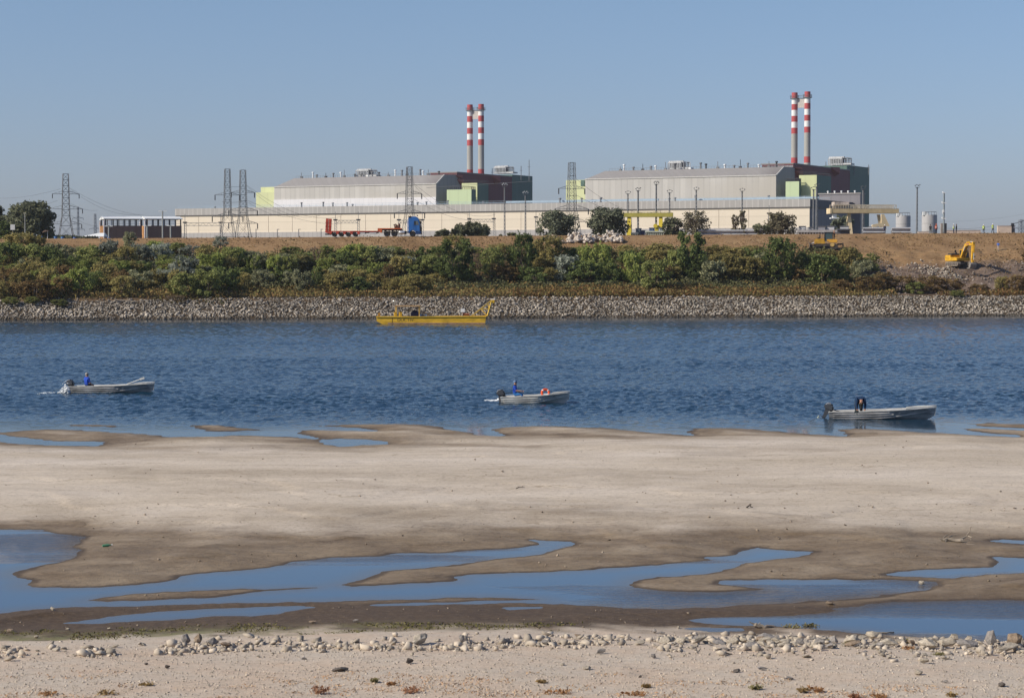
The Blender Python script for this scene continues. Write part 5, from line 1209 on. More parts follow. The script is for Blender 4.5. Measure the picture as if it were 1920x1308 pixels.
# yellow gantry crane
Y = 560; M_YEL = pm('crane_yellow', (0.62, 0.47, 0.04), .55, var=.12, scale=.6); M_YEL_SHADE = pm('shaded_girder_yellow', (0.42, 0.36, 0.08), .6, var=.1, scale=.5)  # girder tone is the crane's yellow with shade painted in
a, b = at_Y(1160, 400, Y), at_Y(1262, 400, Y); sc = Y / F_PX; cx = (a.x + b.x) / 2
t = thing('gantry_crane', 'yellow gantry crane with shade-darkened box girder behind the green tree', 'crane', (cx, Y, PZ), R(-7))
def zc(py): return at_Y(1200, py, Y).z - PZ
mb = MB(); mb.box((0, 0, (zc(399) + zc(407)) / 2), (b.x - a.x, 1.6, zc(399) - zc(407))); mb.part('girder', M_YEL_SHADE, t, bevel=.04)
mb = MB(); mb.bar((-6.6, -.9, zc(397.5)), (6.6, -.9, zc(397.5)), .07)
for k in range(16): mb.bar((-6.6 + 13.2 * k / 15, -.9, zc(399)), (-6.6 + 13.2 * k / 15, -.9, zc(397.5)), .06)
mb.part('railing', M_YEL_SHADE, t)
def leg(x, top_w, bot_w, z0_, z1_, y0, y1, mat, parent, name='leg'):
    mb = MB(); A = [(x - top_w / 2, -.35, z1_), (x + top_w / 2, -.35, z1_), (x + top_w / 2, .35, z1_), (x - top_w / 2, .35, z1_)]; B = [(x - bot_w / 2, y0 - .35, z0_), (x + bot_w / 2, y0 - .35, z0_), (x + bot_w / 2, y0 + .35, z0_), (x - bot_w / 2, y0 + .35, z0_)]
    mb.add(A + B, [(0, 1, 2, 3), (4, 5, 6, 7), (0, 1, 5, 4), (1, 2, 6, 5), (2, 3, 7, 6), (3, 0, 4, 7)]); return mb.part(name, mat, parent)
for x in ((1180 - 1211) * sc, (1239 - 1211) * sc):
    for y in (-3.2, 3.2): leg(x, .9, 1.5, 0, zc(407), y, y, M_YEL, t)
mb = MB(); mb.box(((1232 - 1211) * sc, -1.5, zc(428)), (.9, 2.0, 1.5)); mb.lathe([(.0, -.15), (.55, -.15), (.55, .15), (0, .15)], ((1230 - 1211) * sc, -2.6, zc(424)), 14, M=Matrix.Rotation(R(90), 3, 'X')); mb.part('cable_drum', M_YEL, t)
# beige gantry crane
Y = 600; sc = Y / F_PX; M_BEI = pm('crane_beige', (0.70, 0.55, 0.34), .6, var=.1, scale=.5); M_BEI_SHADE = pm('shaded_girder_beige', (0.56, 0.43, 0.25), .65, var=.12, scale=.5)  # darker beige paints the girder's shade into its colour
a, b = at_Y(1554, 400, Y), at_Y(1684, 400, Y); cx = (a.x + b.x) / 2; Lg = (b.x - a.x) * .985
t = thing('gantry_crane', 'big beige gantry crane with railed girder and triangular leg beside the tanks', 'crane', (cx, Y, PZ), R(5))
def zc(py): return at_Y(1600, py, Y).z - PZ
mb = MB()
for y in (-1.6, 1.6): mb.box((0, y, (zc(391.5) + zc(400)) / 2), (Lg, 1.0, zc(391.5) - zc(400)))
mb.part('girder', M_BEI_SHADE, t, bevel=.04)
mb = MB(); mb.box((-Lg / 2 - .25, 0, (zc(391) + zc(401)) / 2), (.45, 4.4, zc(391) - zc(401))); mb.part('end_beam', M_BEI, t)
mb = MB(); nn = 26
for y in (-2.1, 2.1):
    mb.bar((-Lg / 2 + .5, y, zc(384.5)), (Lg / 2 - .8, y, zc(384.5)), .14)
    for k in range(nn):
        x = -Lg / 2 + .5 + (Lg - 1.3) * k / (nn - 1); mb.bar((x, y, zc(391.5)), (x, y, zc(384.5)), .16)
        if k > 12 and k < nn - 1: mb.bar((x, y, zc(391.5)), (x + (Lg - 1.3) / (nn - 1), y, zc(384.5)), .1)
mb.part('railing', pm('crane_rail', (0.58, 0.50, 0.38), .7), t)
mb = MB(); xh = (1578 - 1618) * sc * 1.1; mb.box((xh, 0, (zc(379) + zc(386)) / 2), (4.2, 3.6, zc(379) - zc(386))); mb.part('winch_house', pm('winch_house_paint', (0.60, 0.50, 0.42), .7, var=.3, scale=.6), t, bevel=.05)
mb = MB(); xh = (1566 - 1618) * sc * 1.1; mb.box((xh, -1, zc(405)), (1.1, 1.1, 1.1)); mb.box((xh, -1, zc(409.5)), (2.4, 1.8, .3)); mb.part('driver_cab', M_WHITE, t, bevel=.04)
for y in (-3.4, 3.4): leg((1593 - 1618) * sc * 1.1, .8, 1.6, 0, zc(400), y * 1.0, y, M_BEI, t)
xl = (1648 - 1618) * sc * 1.1
mb = MB(); mb.prism([(xl - .5, zc(402)), (xl + .3, zc(402)), (xl + 1.9, zc(424.5)), (xl - 3.2, zc(424.5)), (xl - 3.0, zc(421.5)), (xl - .5, zc(418.5))], -2.6, -1.9, 'XZ'); mb.part('leg', M_BEI, t)
mb = MB(); mb.prism([(xl - .5, zc(402)), (xl + .3, zc(402)), (xl + 1.0, zc(424.5)), (xl + .2, zc(424.5))], 1.9, 2.6, 'XZ'); mb.part('leg', M_BEI, t)
mb = MB()
for x in (xl - 2.4, xl + .2):
    for y in (-2.25, 2.25): mb.box((x, y, zc(428)), (1.2, .7, 1.0)); mb.box((x, y, zc(434) / 2), (.8, .6, zc(430)))
mb.part('bogie', M_BEI, t)

# low concrete and pipe structures just behind the crest
def slabwall(px0, px1, top, bot, Y, label, ribs=0, col=(0.42, 0.40, 0.38), cat='wall', cap=.35, pipes=0):
    a, b = at_Y(px0, top, Y), at_Y(px1, top, Y); z1_ = a.z; z0_ = at_Y(px0, bot, Y).z; Lx = b.x - a.x
    t = thing('concrete_barrier' if ribs or not pipes else 'pipe_rack', label, cat, ((a.x + b.x) / 2, Y, 12.5)); zt = z1_ - 12.5; zm = zt * 1.0
    m = pm('conc_%d' % int(col[0] * 1000), col, .85, var=.14, scale=.7)
    mb = MB(); mb.box((0, 0, zt - cap / 2), (Lx, 1.4, cap)); mb.part('cap_beam', m, t)
    mb = MB(); mb.box((0, .3, (zt - cap) / 2), (Lx - .1, .5, zt - cap)); mb.part('back_wall', pm('dark_recess_wall', (0.10, 0.105, 0.12), .8), t)
    for k in range(ribs):
        mb = MB(); mb.box((-Lx / 2 + .3 + (Lx - .6) * k / max(1, ribs - 1), -.3, (zt - cap) / 2), (Lx / ribs * .45, .5, zt - cap)); mb.part('rib', m, t)
    for k in range(pipes):
        mb = MB(); zz = zt + .25 - .85 * k; mb.tube([(-Lx / 2, -.75, zz), (Lx / 2, -.75, zz)], .24, 10); mb.part('pipe', pm('pipe_grey', (0.42, 0.42, 0.43), .5, var=.1, scale=1), t, True)
    return t
slabwall(1494, 1569, 431, 444, 455, 'grey concrete barrier with pale ribs behind the bulldozer', 14, cap=.55)
slabwall(1569, 1594, 429, 444, 462, 'dark blank wall at the foot of the slanting crane leg', 0, (0.09, 0.09, 0.105))
slabwall(1617, 1659, 430.5, 442, 470, 'grey pipe rack under the triangular crane leg', 0, (0.30, 0.30, 0.32), 'pipes', .3, 2)
slabwall(1671, 1706, 430.5, 442, 470, 'grey pipe rack in front of the first storage tank', 0, (0.30, 0.30, 0.32), 'pipes', .3, 2)
slabwall(1308, 1434, 435, 445, 470, 'long low pipe rack behind the slender trees', 0, (0.32, 0.32, 0.34), 'pipes', .25, 2)
slabwall(1210, 1246, 433, 446, 470, 'pale green ribbed barrier under the yellow crane', 9, (0.55, 0.58, 0.47), cap=.3)
slabwall(1183, 1197, 436, 446, 470, 'short white ribbed barrier beside the dark kiosk under the yellow crane', 4, (0.55, 0.56, 0.55), cap=.3)
def kiosk(px0, px1, top, Y, col, label, D=2.5):
    a, b = at_Y(px0, top, Y), at_Y(px1, top, Y); Lx = b.x - a.x; h = a.z - 12.2
    t = thing('kiosk', label, 'kiosk', ((a.x + b.x) / 2, Y + D / 2, 12.2), R(-10)); mb = MB(); mb.box((0, 0, h / 2), (Lx, D, h)); mb.part('body', pm('kiosk%d' % int(px0), col, .7, var=.1, scale=.7), t, bevel=.03)
    mb = MB(); mb.box((0, 0, h + .08), (Lx + .2, D + .2, .16)); mb.part('roof', M_STEEL, t); mb = MB(); mb.box((Lx * .1, -D / 2 - .03, h * .45), (Lx * .4, .06, h * .8)); mb.part('door', M_DARK, t)
kiosk(1194, 1202, 429, 474, (0.10, 0.13, 0.17), 'dark blue kiosk under the yellow crane')
kiosk(1203, 1209, 433, 472, (0.09, 0.09, 0.16), 'navy cabinet beside the dark blue kiosk')
kiosk(1237, 1245, 428, 490, (0.45, 0.47, 0.54), 'pale grey kiosk at the leg of the yellow crane')
kiosk(1219, 1227, 428, 492, (0.07, 0.11, 0.20), 'blue cabinet on the barrier under the yellow crane')
for k, (px0, px1, top, lab) in enumerate([(1500, 1512, 425, 'white equipment box first on the ribbed barrier'), (1518, 1527, 427, 'grey equipment box in the middle of the ribbed barrier'), (1536, 1549, 425.5, 'dark topped equipment box on the ribbed barrier'), (1553, 1566, 425, 'pale equipment box at the leg end of the ribbed barrier'), (1577, 1593, 425, 'long pale tank on the dark blank wall')]):
    kiosk(px0, px1, top, 466, [(0.6, 0.6, 0.6), (0.35, 0.36, 0.38), (0.28, 0.28, 0.31), (0.52, 0.52, 0.53), (0.50, 0.50, 0.51)][k], lab)

# low site walls along the right of the crest
def lowwall(px0, px1, top, bot, Y, label, col=(0.62, 0.50, 0.40)):
    a, b = at_Y(px0, top, Y), at_Y(px1, top, Y); z0_ = 12.4; t = thing('parapet_wall', label, 'wall', ((a.x + b.x) / 2, Y, z0_)); Lx = b.x - a.x; h = a.z - z0_
    mb = MB(); mb.box((0, 0, h / 2), (Lx, .6, h)); mb.part('wall', pm('pink_concrete', col, .9, var=.1, scale=.8), t)
    mb = MB(); mb.box((0, 0, h + .05), (Lx + .06, .7, .1)); mb.part('coping', pm('coping', (0.5, 0.43, 0.37), .9), t)
lowwall(1721, 1741, 435, 438, 436, 'short pinkish low wall under the dark clad worker')
lowwall(1771, 1838, 432.3, 437.5, 436, 'long pinkish low wall behind the pair of workers')
lowwall(1870, 1900, 424, 433.5, 438, 'pinkish parapet block with a small dark round mark beside the dark post')
kiosk(1897, 1905, 424, 438.6, (0.30, 0.30, 0.34), 'grey end of the pinkish block by the dark post')
# ================================================================ PEOPLE
SKIN = pm('skin', (0.42, 0.22, 0.145), .6, var=.06, scale=6)
def cloth(name, col): return pm('cloth_' + name, col, .9, var=.12, scale=5)
def skinned(pts, edges, rad, mats, fmat, name):
    me = bpy.data.meshes.new(name); me.from_pydata([tuple(p) for p in pts], edges, [])
    o = bpy.data.objects.new(name, me); COL.objects.link(o)
    o.modifiers.new('s', 'SKIN').use_smooth_shade = True
    for i, r in enumerate(rad): me.skin_vertices[0].data[i].radius = (r, r)
    me.skin_vertices[0].data[0].use_root = True
    o.modifiers.new('d', 'SUBSURF').levels = 1
    dg = bpy.context.evaluated_depsgraph_get(); out = bpy.data.meshes.new_from_object(o.evaluated_get(dg)); bpy.data.objects.remove(o)
    out.materials.clear()
    for m in mats: out.materials.append(m)
    segs = [(Vector(pts[a]), Vector(pts[b]), fmat(a, b)) for a, b in edges]
    for f in out.polygons:
        best = 9e9
        for a, b, mi in segs:
            e = b - a; t = max(0, min(1, (f.center - a).dot(e) / max(e.length_squared, 1e-9))); d = (f.center - a - e * t).length
            if d < best: best, f.material_index = d, mi
    out.name = name; return out
def rotx(v, a, o): v = Vector(v) - Vector(o); return Vector((v.x, v.y * math.cos(a) - v.z * math.sin(a), v.y * math.sin(a) + v.z * math.cos(a))) + Vector(o)
def person(label, loc, rz, pose, shirt, trousers, hat=None, vest=None, hair=(0.10, 0.075, 0.055), sleeves=True, scale=1.0, group=None, bulk=1.0):
    """pose joints in metres, facing -Y; loc is the ground under the feet (or the seat's floor)"""
    J = dict(pel=(0, 0, .95), bel=(0, 0, 1.10), che=(0, .01, 1.32), nek=(0, .01, 1.48), hd0=(0, -.005, 1.56), hd1=(0, -.005, 1.68),
             shL=(.18, .01, 1.40), elL=(.25, .03, 1.13), wrL=(.24, -.06, .90), haL=(.235, -.09, .81), shR=(-.18, .01, 1.40), elR=(-.25, .03, 1.13), wrR=(-.24, -.06, .90), haR=(-.235, -.09, .81),
             hpL=(.10, 0, .90), knL=(.115, -.02, .50), anL=(.12, .03, .09), toL=(.13, -.14, .04), hpR=(-.10, 0, .90), knR=(-.115, -.02, .50), anR=(-.12, .03, .09), toR=(-.13, -.14, .04))
    J.update(pose); names = list(J); ix = {n: i for i, n in enumerate(names)}
    rad = dict(pel=.145, bel=.14, che=.155, nek=.06, hd0=.085, hd1=.095, shL=.085, elL=.05, wrL=.034, haL=.036, hpL=.10, knL=.065, anL=.045, toL=.04)
    for k in list(rad):
        if k.endswith('L'): rad[k[:-1] + 'R'] = rad[k]
    for k in rad:
        if k[:2] in ('be', 'ch', 'sh', 'el', 'wr', 'pe', 'hp', 'kn'): rad[k] *= bulk
    E = [('pel', 'bel'), ('bel', 'che'), ('che', 'nek'), ('nek', 'hd0'), ('hd0', 'hd1')]
    for s in 'LR': E += [('che', 'sh' + s), ('sh' + s, 'el' + s), ('el' + s, 'wr' + s), ('wr' + s, 'ha' + s), ('pel', 'hp' + s), ('hp' + s, 'kn' + s), ('kn' + s, 'an' + s), ('an' + s, 'to' + s)]
    def fm(a, b):
        a, b = names[a], names[b]
        if 'hd' in b or b == 'nek' and False: return 2
        if b[:2] == 'ha': return 2
        if b[:2] in ('wr',) and not sleeves: return 2
        if b[:2] in ('hp', 'kn', 'an'): return 1
        if b[:2] == 'to': return 3
        return 0
    me = skinned([J[n] for n in names], [(ix[a], ix[b]) for a, b in E], [rad[n] for n in names], [cloth(*shirt), cloth(*trousers), SKIN, pm('boots', (0.03, 0.026, 0.024), .8)], fm, 'body')
    t = thing('person', label, 'person', loc, rz, group); t.scale = (scale,) * 3
    h0, h1 = Vector(J['hd0']), Vector(J['hd1']); up = (h1 - h0).normalized(); fw = Vector((0, -1, 0)); fw = (fw - up * fw.dot(up)).normalized(); rt = fw.cross(up)
    mid = (h0 + h1) / 2 + up * .02
    bm_ = MB(); bm_.v = [tuple(v.co) for v in me.vertices]; bm_.f = [list(p.vertices) for p in me.polygons]; bm_.m = [p.material_index for p in me.polygons]
    bm_.blob(mid + fw * .098, .018, .025, .025, 6, 4, 2)                                   # nose
    for s in (-1, 1):
        bm_.blob(mid + rt * s * .093, .02, .03, .04, 6, 4, 2)                              # ears
        bm_.blob(mid + fw * .083 + rt * s * .035 + up * .02, .013, .013, .011, 6, 4, 3)    # eyes
    bm_.box(mid + fw * .085 - up * .05, (.05, .02, .012), mi=3)                            # mouth
    for s in 'LR':                                                                         # fingers and thumb
        wq, hq = Vector(J['wr' + s]), Vector(J['ha' + s]); d = (hq - wq).normalized(); sd = d.cross(Vector((1, 0, 0)));
        if sd.length < .1: sd = Vector((0, 1, 0))
        sd.normalize(); pn = d.cross(sd)
        for q, (off, ln) in enumerate(((-.028, .062), (-.01, .075), (.01, .070), (.027, .052))):
            a = hq + sd * off + d * .02; k1 = a + d * ln * .55 + pn * .006; bm_.tube([a, k1, k1 + d * ln * .35 + pn * .028 + Vector((0, 0, -.004))], [.0095, .009, .007], 5, 2)
        a = hq + sd * -.03 - d * .02; bm_.tube([a, a - sd * .03 + d * .025, a - sd * .036 + d * .055], [.011, .010, .008], 5, 2)
    bm_.part('body', [cloth(*shirt), cloth(*trousers), SKIN, MATS['boots']], t, smooth=True)
    Mh = Matrix((rt, -fw, up)).transposed()
    if hat:
        mb = MB(); mb.lathe([(.118, 0), (.122, .03), (.105, .09), (.06, .13), (0, .14)], mid + up * .03, 14, M=Mh)
        if hat[0] != 'hood': mb.blob(mid + up * .045 + fw * .11, .085, .06, .012, 10, 4, M=Mh)
        mb.part('helmet' if 'helmet' in hat[0] else 'cap', pm(hat[0], hat[1], .45, var=.03), t, True)
    else:
        mb = MB(); mb.lathe([(.108, -.035), (.113, .02), (.10, .075), (.06, .115), (0, .125)], mid + up * .02 - fw * .016, 14, M=Mh); mb.part('hair', pm('hair%d' % int(hair[0] * 100), hair, .9, var=.2, scale=20), t, True)
    if vest:
        P, C2, N2 = Vector(J['pel']), Vector(J['che']), Vector(J['nek']); ax = (N2 - P).normalized(); Mv = Matrix((Vector((1, 0, 0)), (ax.cross(Vector((1, 0, 0)))).normalized(), ax)).transposed(); Lq = (N2 - P).length
        def ring(z, rx, ry): return [P + Mv @ Vector((rx * math.cos(a), ry * math.sin(a), z)) for a in np.linspace(0, 2 * math.pi, 17)[:-1]]
        rs = [ring(Lq * q, rx, ry) for q, rx, ry in ((-.05, .185, .165), (.25, .18, .165), (.55, .20, .18), (.8, .225, .175), (.93, .15, .12))]
        mb = MB(); n = 16; mb.add([v for r in rs for v in r], [(i * n + k, i * n + (k + 1) % n, (i + 1) * n + (k + 1) % n, (i + 1) * n + k) for i in range(4) for k in range(n)], 0)
        mb.m = [1 if i // n == 1 else 0 for i in range(len(mb.f))]
        mb.part('vest', [pm('vest_' + vest[0], vest[1], .7, var=.05), pm('reflective_band', (0.6, 0.62, 0.6), .4)], t, True)
    return t
WALK = dict(knL=(.11, -.12, .52), anL=(.12, -.12, .10), toL=(.13, -.29, .05), knR=(-.11, .06, .50), anR=(-.12, .26, .12), toR=(-.13, .10, .04), wrL=(.25, .10, .93), haL=(.25, .12, .84))
ARMS = dict(elL=(.30, -.05, 1.15), wrL=(.10, -.22, 1.12), haL=(.04, -.26, 1.13), elR=(-.30, -.05, 1.15), wrR=(-.10, -.22, 1.14), haR=(-.04, -.26, 1.16))
NAVY = ('navy', (0.03, 0.04, 0.075)); BLK = ('black', (0.022, 0.022, 0.025))
HVY = ('yellow', (0.50, 0.62, 0.05)); HVO = ('orange', (0.70, 0.11, 0.03)); WH = ('white_helmet', (0.75, 0.76, 0.76)); OH = ('orange_helmet', (0.70, 0.12, 0.03))
def crest(px, Y): p = at_Y(px, 440, Y); return (p.x, Y, bz(p.x, Y) - .02)
CY_ = lambda px: yw((px - CX) / F_PX * 410) + CREST_S + 1.0
person('worker in dark clothes standing alone by the low pinkish wall', crest(1744.5, CY_(1744)), R(150), {}, BLK, BLK, hair=(0.05, 0.04, 0.03))
person('worker in orange vest and orange helmet beside the instrument mast', crest(1755.3, CY_(1755)), R(20), {}, ('dark_orange', (0.5, 0.09, 0.03)), NAVY, OH, HVO, scale=1.05)
person('worker in yellow vest and white helmet in the pair by the long low wall', crest(1788, CY_(1788)), R(60), ARMS, ('pale_shirt', (0.5, 0.5, 0.5)), NAVY, WH, HVY, scale=1.02)
person('worker in dark clothes standing close beside the yellow vested one', crest(1793.2, CY_(1793) + .4), R(-90), {}, BLK, NAVY, hair=(0.04, 0.03, 0.03), scale=1.02)
person('shorter worker in yellow vest and white helmet beyond the long low wall', crest(1844.3, CY_(1844) + 2.6), R(10), {}, HVY, NAVY, WH, HVY, scale=.98)
person('worker in yellow vest and white helmet walking nearer the parapet block', crest(1861.5, CY_(1861)), R(30), WALK, HVY, NAVY, WH, HVY, scale=1.04)
person('worker with white helmet and navy overall under the triangular crane leg', crest(1658.8, CY_(1658) + 1), R(0), {}, NAVY, NAVY, WH, scale=1.0)
p = hit_bank(1871.5, 471); person('person in blue shirt and pale trousers standing on the churned slope', tuple(p + Vector((0, 0, -.03))), R(-40), ARMS, ('blue', (0.05, 0.13, 0.42)), ('beige', (0.42, 0.34, 0.28)), hair=(0.06, 0.04, 0.03), scale=.98)
p = Vector(crest(1898.5, CY_(1898)))
t = thing('bollard_post', 'dark post with cable box in front of the pinkish parapet block', 'post', p); mb = MB(); mb.box((0, 0, .75), (.35, .35, 1.5)); mb.part('post', M_DARK, t); mb = MB(); mb.box((0, 0, 1.65), (.55, .5, .55)); mb.part('cable_box', M_DARK, t, bevel=.03)
# instrument mast and its cabinet on the crest
p = Vector(crest(1769.5, CY_(1769))); t = thing('instrument_mast', 'tall thin instrument mast with white sensors between the workers', 'mast', p)
mb = MB()
for x, y in ((.16, 0), (-.08, .14), (-.08, -.14)): mb.bar((x, y, 0), (x * .7, y * .7, 7.9), .07)
for k in range(24): a = k * .33; mb.bar((.16, 0, a), (-.08, .14, a + .33), .045); mb.bar((-.08, .14, a), (-.08, -.14, a + .33), .045)
mb.tube([(0, 0, 0), (0, 0, 7.9)], .055, 6); mb.part('pole', pm('mast_grey', (0.28, 0.31, 0.30), .6), t)
for z, w_ in ((7.85, .5), (5.9, .75), (3.9, .45), (2.9, .7)):
    mb = MB(); mb.box((0, 0, z), (w_, .3, .16)); mb.blob((-w_ * .45, 0, z + .12), .14, .14, .14); mb.part('sensor', M_WHITE, t, True)
mb = MB(); mb.box((-.15, -.2, 4.3), (.36, .22, .55)); mb.part('box', M_WHITE, t, bevel=.02)
p2 = Vector(crest(1769.5, CY_(1769) + 1.2)); t = thing('equipment_cabinet', 'tall grey brown cabinet behind the instrument mast', 'cabinet', p2)
mb = MB(); mb.box((-.25, 0, 1.0), (.7, .8, 2.0)); mb.part('body', pm('cab_brown', (0.30, 0.26, 0.23), .8), t, bevel=.02); mb = MB(); mb.box((.32, 0, 1.0), (.35, .8, 2.0)); mb.part('door', M_DARK, t, bevel=.02)

# street furniture on the tree side
def crest_at(px, ds=2): return Vector(crest(px, yw((px - CX) / F_PX * 395) + CREST_S + ds))
p = crest_at(24); t = thing('sign', 'blank white square sign on a post in front of the young green tree', 'sign', p)
mb = MB(); mb.tube([(0, 0, 0), (0, 0, 1.8)], .05, 8); mb.part('post', M_STEEL, t); mb = MB(); mb.box((0, -.06, 2.15), (.82, .04, .98)); mb.part('panel', pm('sign_back', (0.62, 0.62, 0.60), .6), t)
p = crest_at(47, 6); t = thing('street_lamp', 'tall street lamp in front of the big dark round tree', 'street lamp', p)
mb = MB(); mb.tube([(0, 0, -1), (0, 0, 4.7)], [.09, .06], 8); mb.part('post', pm('lamp_post_grey', (0.36, 0.36, 0.34), .6), t); mb = MB(); mb.box((0, 0, 4.75), (.5, .3, .12)); mb.part('lamp', pm('lamp_cream', (0.6, 0.57, 0.45), .5), t, bevel=.02)
p = crest_at(89, 6); t = thing('parasol', 'tilted brown parasol at the edge of the dark trees', 'parasol', p)
mb = MB(); mb.tube([(0, 0, -.3), (0, 0, 1.5)], .04, 6); mb.part('pole', M_WHITE, t)
mb = MB(); mb.lathe([(.75, 1.4), (.4, 1.6), (0, 1.72)], (0, 0, 0), 10, M=Matrix.Rotation(R(-14), 3, 'Y')); mb.part('canopy', pm('parasol_brown', (0.10, 0.065, 0.045), .9), t)
for k, (px, c, lab) in enumerate([(64, (0.16, 0.12, 0.06), 'olive'), (76.5, (0.12, 0.28, 0.50), 'pale blue'), (104, (0.05, 0.14, 0.32), 'blue'), (117, (0.05, 0.16, 0.36), 'bright blue'), (140, (0.06, 0.12, 0.30), 'navy blue'), (204, (0.10, 0.20, 0.42), 'sky blue')]):
    p = crest_at(px, 9 + k * .3); t = thing('drum', f'small {lab} barrel standing behind the crest among the trees and sheds', 'barrel', p); mb = MB(); mb.lathe([(0, -1), (.3, -1), (.3, .9), (.27, .95), (0, .95)], (0, 0, 0), 12); mb.part('shell', pm('drum%d' % px, c, .6), t, True)
    mb = MB(); mb.lathe([(.3, .3), (.32, .3), (.32, .36), (.3, .36)], (0, 0, 0), 12); mb.part('hoop', M_STEEL, t)
for k, (px, h_, lab) in enumerate([(204, 2.3, 'twin headed lamp in front of the first brown shed'), (276, 2.4, 'twin headed lamp in front of the middle of the second brown shed'), (320, 2.4, 'twin headed lamp in front of the hall end of the second brown shed'), (305, 5.1, 'taller grey lamp post in front of the second brown shed')]):
    p = at_Y(px, 445, 640); t = thing('street_lamp', lab, 'street lamp', (p.x, 640, PZ)); hz = at_Y(px, 447, 640).z - PZ + h_ * 1.6
    mb = MB(); mb.tube([(0, 0, 0), (0, 0, hz)], .22, 8); mb.part('post', pm('lamp_post_grey', (0.36, 0.36, 0.34), .6), t)
    for s in (-1, 1): mb = MB(); mb.box((s * .75, 0, hz), (.9, .4, .22)); mb.part('lamp', M_WHITE, t)
for px, lab in [(480, 'first'), (520, 'second'), (560, 'third'), (602, 'fourth')]:
    p = at_Y(px, 445, 800); t = thing('street_lamp', f'{lab} small lamp post along the cream wall counting from the twin pylons', 'street lamp', (p.x, 800, PZ), 0, 'lamp posts along the cream wall'); hz = at_Y(px, 430, 800).z - PZ
    mb = MB(); mb.tube([(0, 0, 0), (0, 0, hz)], .13, 6); mb.part('post', M_STEEL, t); mb = MB(); mb.box((.3, 0, hz), (.9, .3, .2)); mb.part('lamp', M_STEEL, t)

# ================================================================ VEHICLES
TYRE = pm('tyre_rubber', (0.045, 0.042, 0.04), .9, var=.3, scale=3); RIM = pm('wheel_rim', (0.22, 0.20, 0.18), .5, .5, var=.2, scale=4)
def wheel(x, y, r, w_, parent, side, name='wheel'):
    M = Matrix.Rotation(R(90), 3, 'X')
    mb = MB(); mb.lathe([(r * .58, -w_ / 2), (r * .93, -w_ / 2), (r, -w_ * .3), (r, w_ * .3), (r * .93, w_ / 2), (r * .58, w_ / 2)], (x, y, r), 24, M=M); wq = mb.part(name, TYRE, parent, True)
    mb = MB(); yy = -w_ * .5 * side
    mb.lathe([(r * .58, yy * .9), (r * .50, yy * .35), (r * .22, yy * .4), (r * .20, yy * .95), (0, yy * .95)], (x, y, r), 18, M=M); mb.part('rim', RIM, wq, True)
BLU = pm('truck_blue', (0.03, 0.14, 0.42), .35, var=.06, scale=1, spec=.5); GLS = pm('dark_glass', (0.02, 0.025, 0.03), .08, spec=.6, var=.02); BLKP = pm('black_plastic', (0.02, 0.02, 0.022), .55)
RED = pm('trailer_red', (0.46, 0.07, 0.04), .6, var=.3, scale=1.5); ORR = pm('trailer_orange', (0.62, 0.13, 0.04), .6, var=.15, scale=1.5); PALE = pm('pale_metal', (0.62, 0.62, 0.62), .5, var=.08)
Yt = CY_(690) + 1.6; pT = at_Y(790, 445, Yt); pR = at_Y(610, 445, Yt); zc_ = bz((pT.x + pR.x) / 2, Yt) + .03; m_ = 4000 / Yt
trk = thing('truck', 'blue heavy truck cab standing on the embankment crest', 'truck', (pT.x, Yt, zc_))   # x runs backwards from the bumper (negative)
mb = MB()   # cab: side outline, with raised roof
mb.prism([(-.05, .75), (0, 1.35), (-.10, 2.2), (-.42, 3.15), (-.62, 3.55), (-1.0, 3.72), (-2.25, 3.72), (-2.36, 3.6), (-2.36, .62), (-2.15, .62), (-2.0, .98), (-1.55, 1.22), (-1.1, .98), (-.95, .5), (-.12, .5)], -1.22, 1.22, 'XZ'); mb.part('cab', BLU, trk, bevel=.05)
mb = MB(); mb.add([(-.115, -1.05, 2.22), (-.115, 1.05, 2.22), (-.405, 1.0, 3.08), (-.405, -1.0, 3.08)], [(0, 1, 2, 3)]); mb.v = [(x + .03, y, z + .01) for x, y, z in mb.v]; mb.part('windscreen', GLS, trk)
for s in (-1, 1):
    mb = MB(); mb.prism([(-.42, 2.15), (-.58, 2.92), (-1.28, 2.92), (-1.28, 2.15)], s * 1.225, s * 1.24, 'XZ'); mb.part('side_window', pm('side_glass', (0.12, 0.14, 0.15), .1, spec=.6), trk)
    mb = MB(); mb.box((-.95, s * 1.232, 1.75), (.012, .02, 2.0)); mb.box((-1.36, s * 1.232, 1.75), (.012, .02, 2.0)); mb.box((-1.2, s * 1.245, 1.95), (.18, .03, .05)); mb.part('door_seam', BLKP, trk)
    mb = MB(); mb.box((-.16, s * 1.42, 2.55), (.14, .22, .75)); mb.bar((-.3, s * 1.2, 2.85), (-.16, s * 1.42, 2.85), .05); mb.part('mirror', BLKP, trk, bevel=.02)
    mb = MB(); mb.box((.01, s * .85, .72), (.06, .45, .22)); mb.part('headlight', pm('lamp_glass', (0.6, 0.6, 0.58), .15, spec=.6), trk)
    mb = MB(); mb.box((-.72, s * 1.18, .62), (.5, .12, .28)); mb.box((-.72, s * 1.2, .98), (.5, .1, .06)); mb.part('step', BLKP, trk)
mb = MB(); mb.box((.02, 0, 1.35), (.06, 1.7, .9)); mb.box((.03, 0, .62), (.12, 2.4, .30)); mb.part('grille', BLKP, trk, bevel=.01)
mb = MB(); mb.box((-.36, 0, 3.2), (.35, 2.2, .10), M=Matrix.Rotation(-.3, 3, 'Y')); mb.part('sun_visor', BLKP, trk)
mb = MB(); mb.bar((-.75, -1.05, 3.86), (-.75, 1.05, 3.86), .06)
for y in (-.9, -.45, 0, .45, .9): mb.lathe([(0, -.05), (.11, -.05), (.11, .06), (0, .06)], (-.70, y, 3.92), 10, M=Matrix.Rotation(R(90), 3, 'Y'))
mb.part('lamp_bar', BLKP, trk)
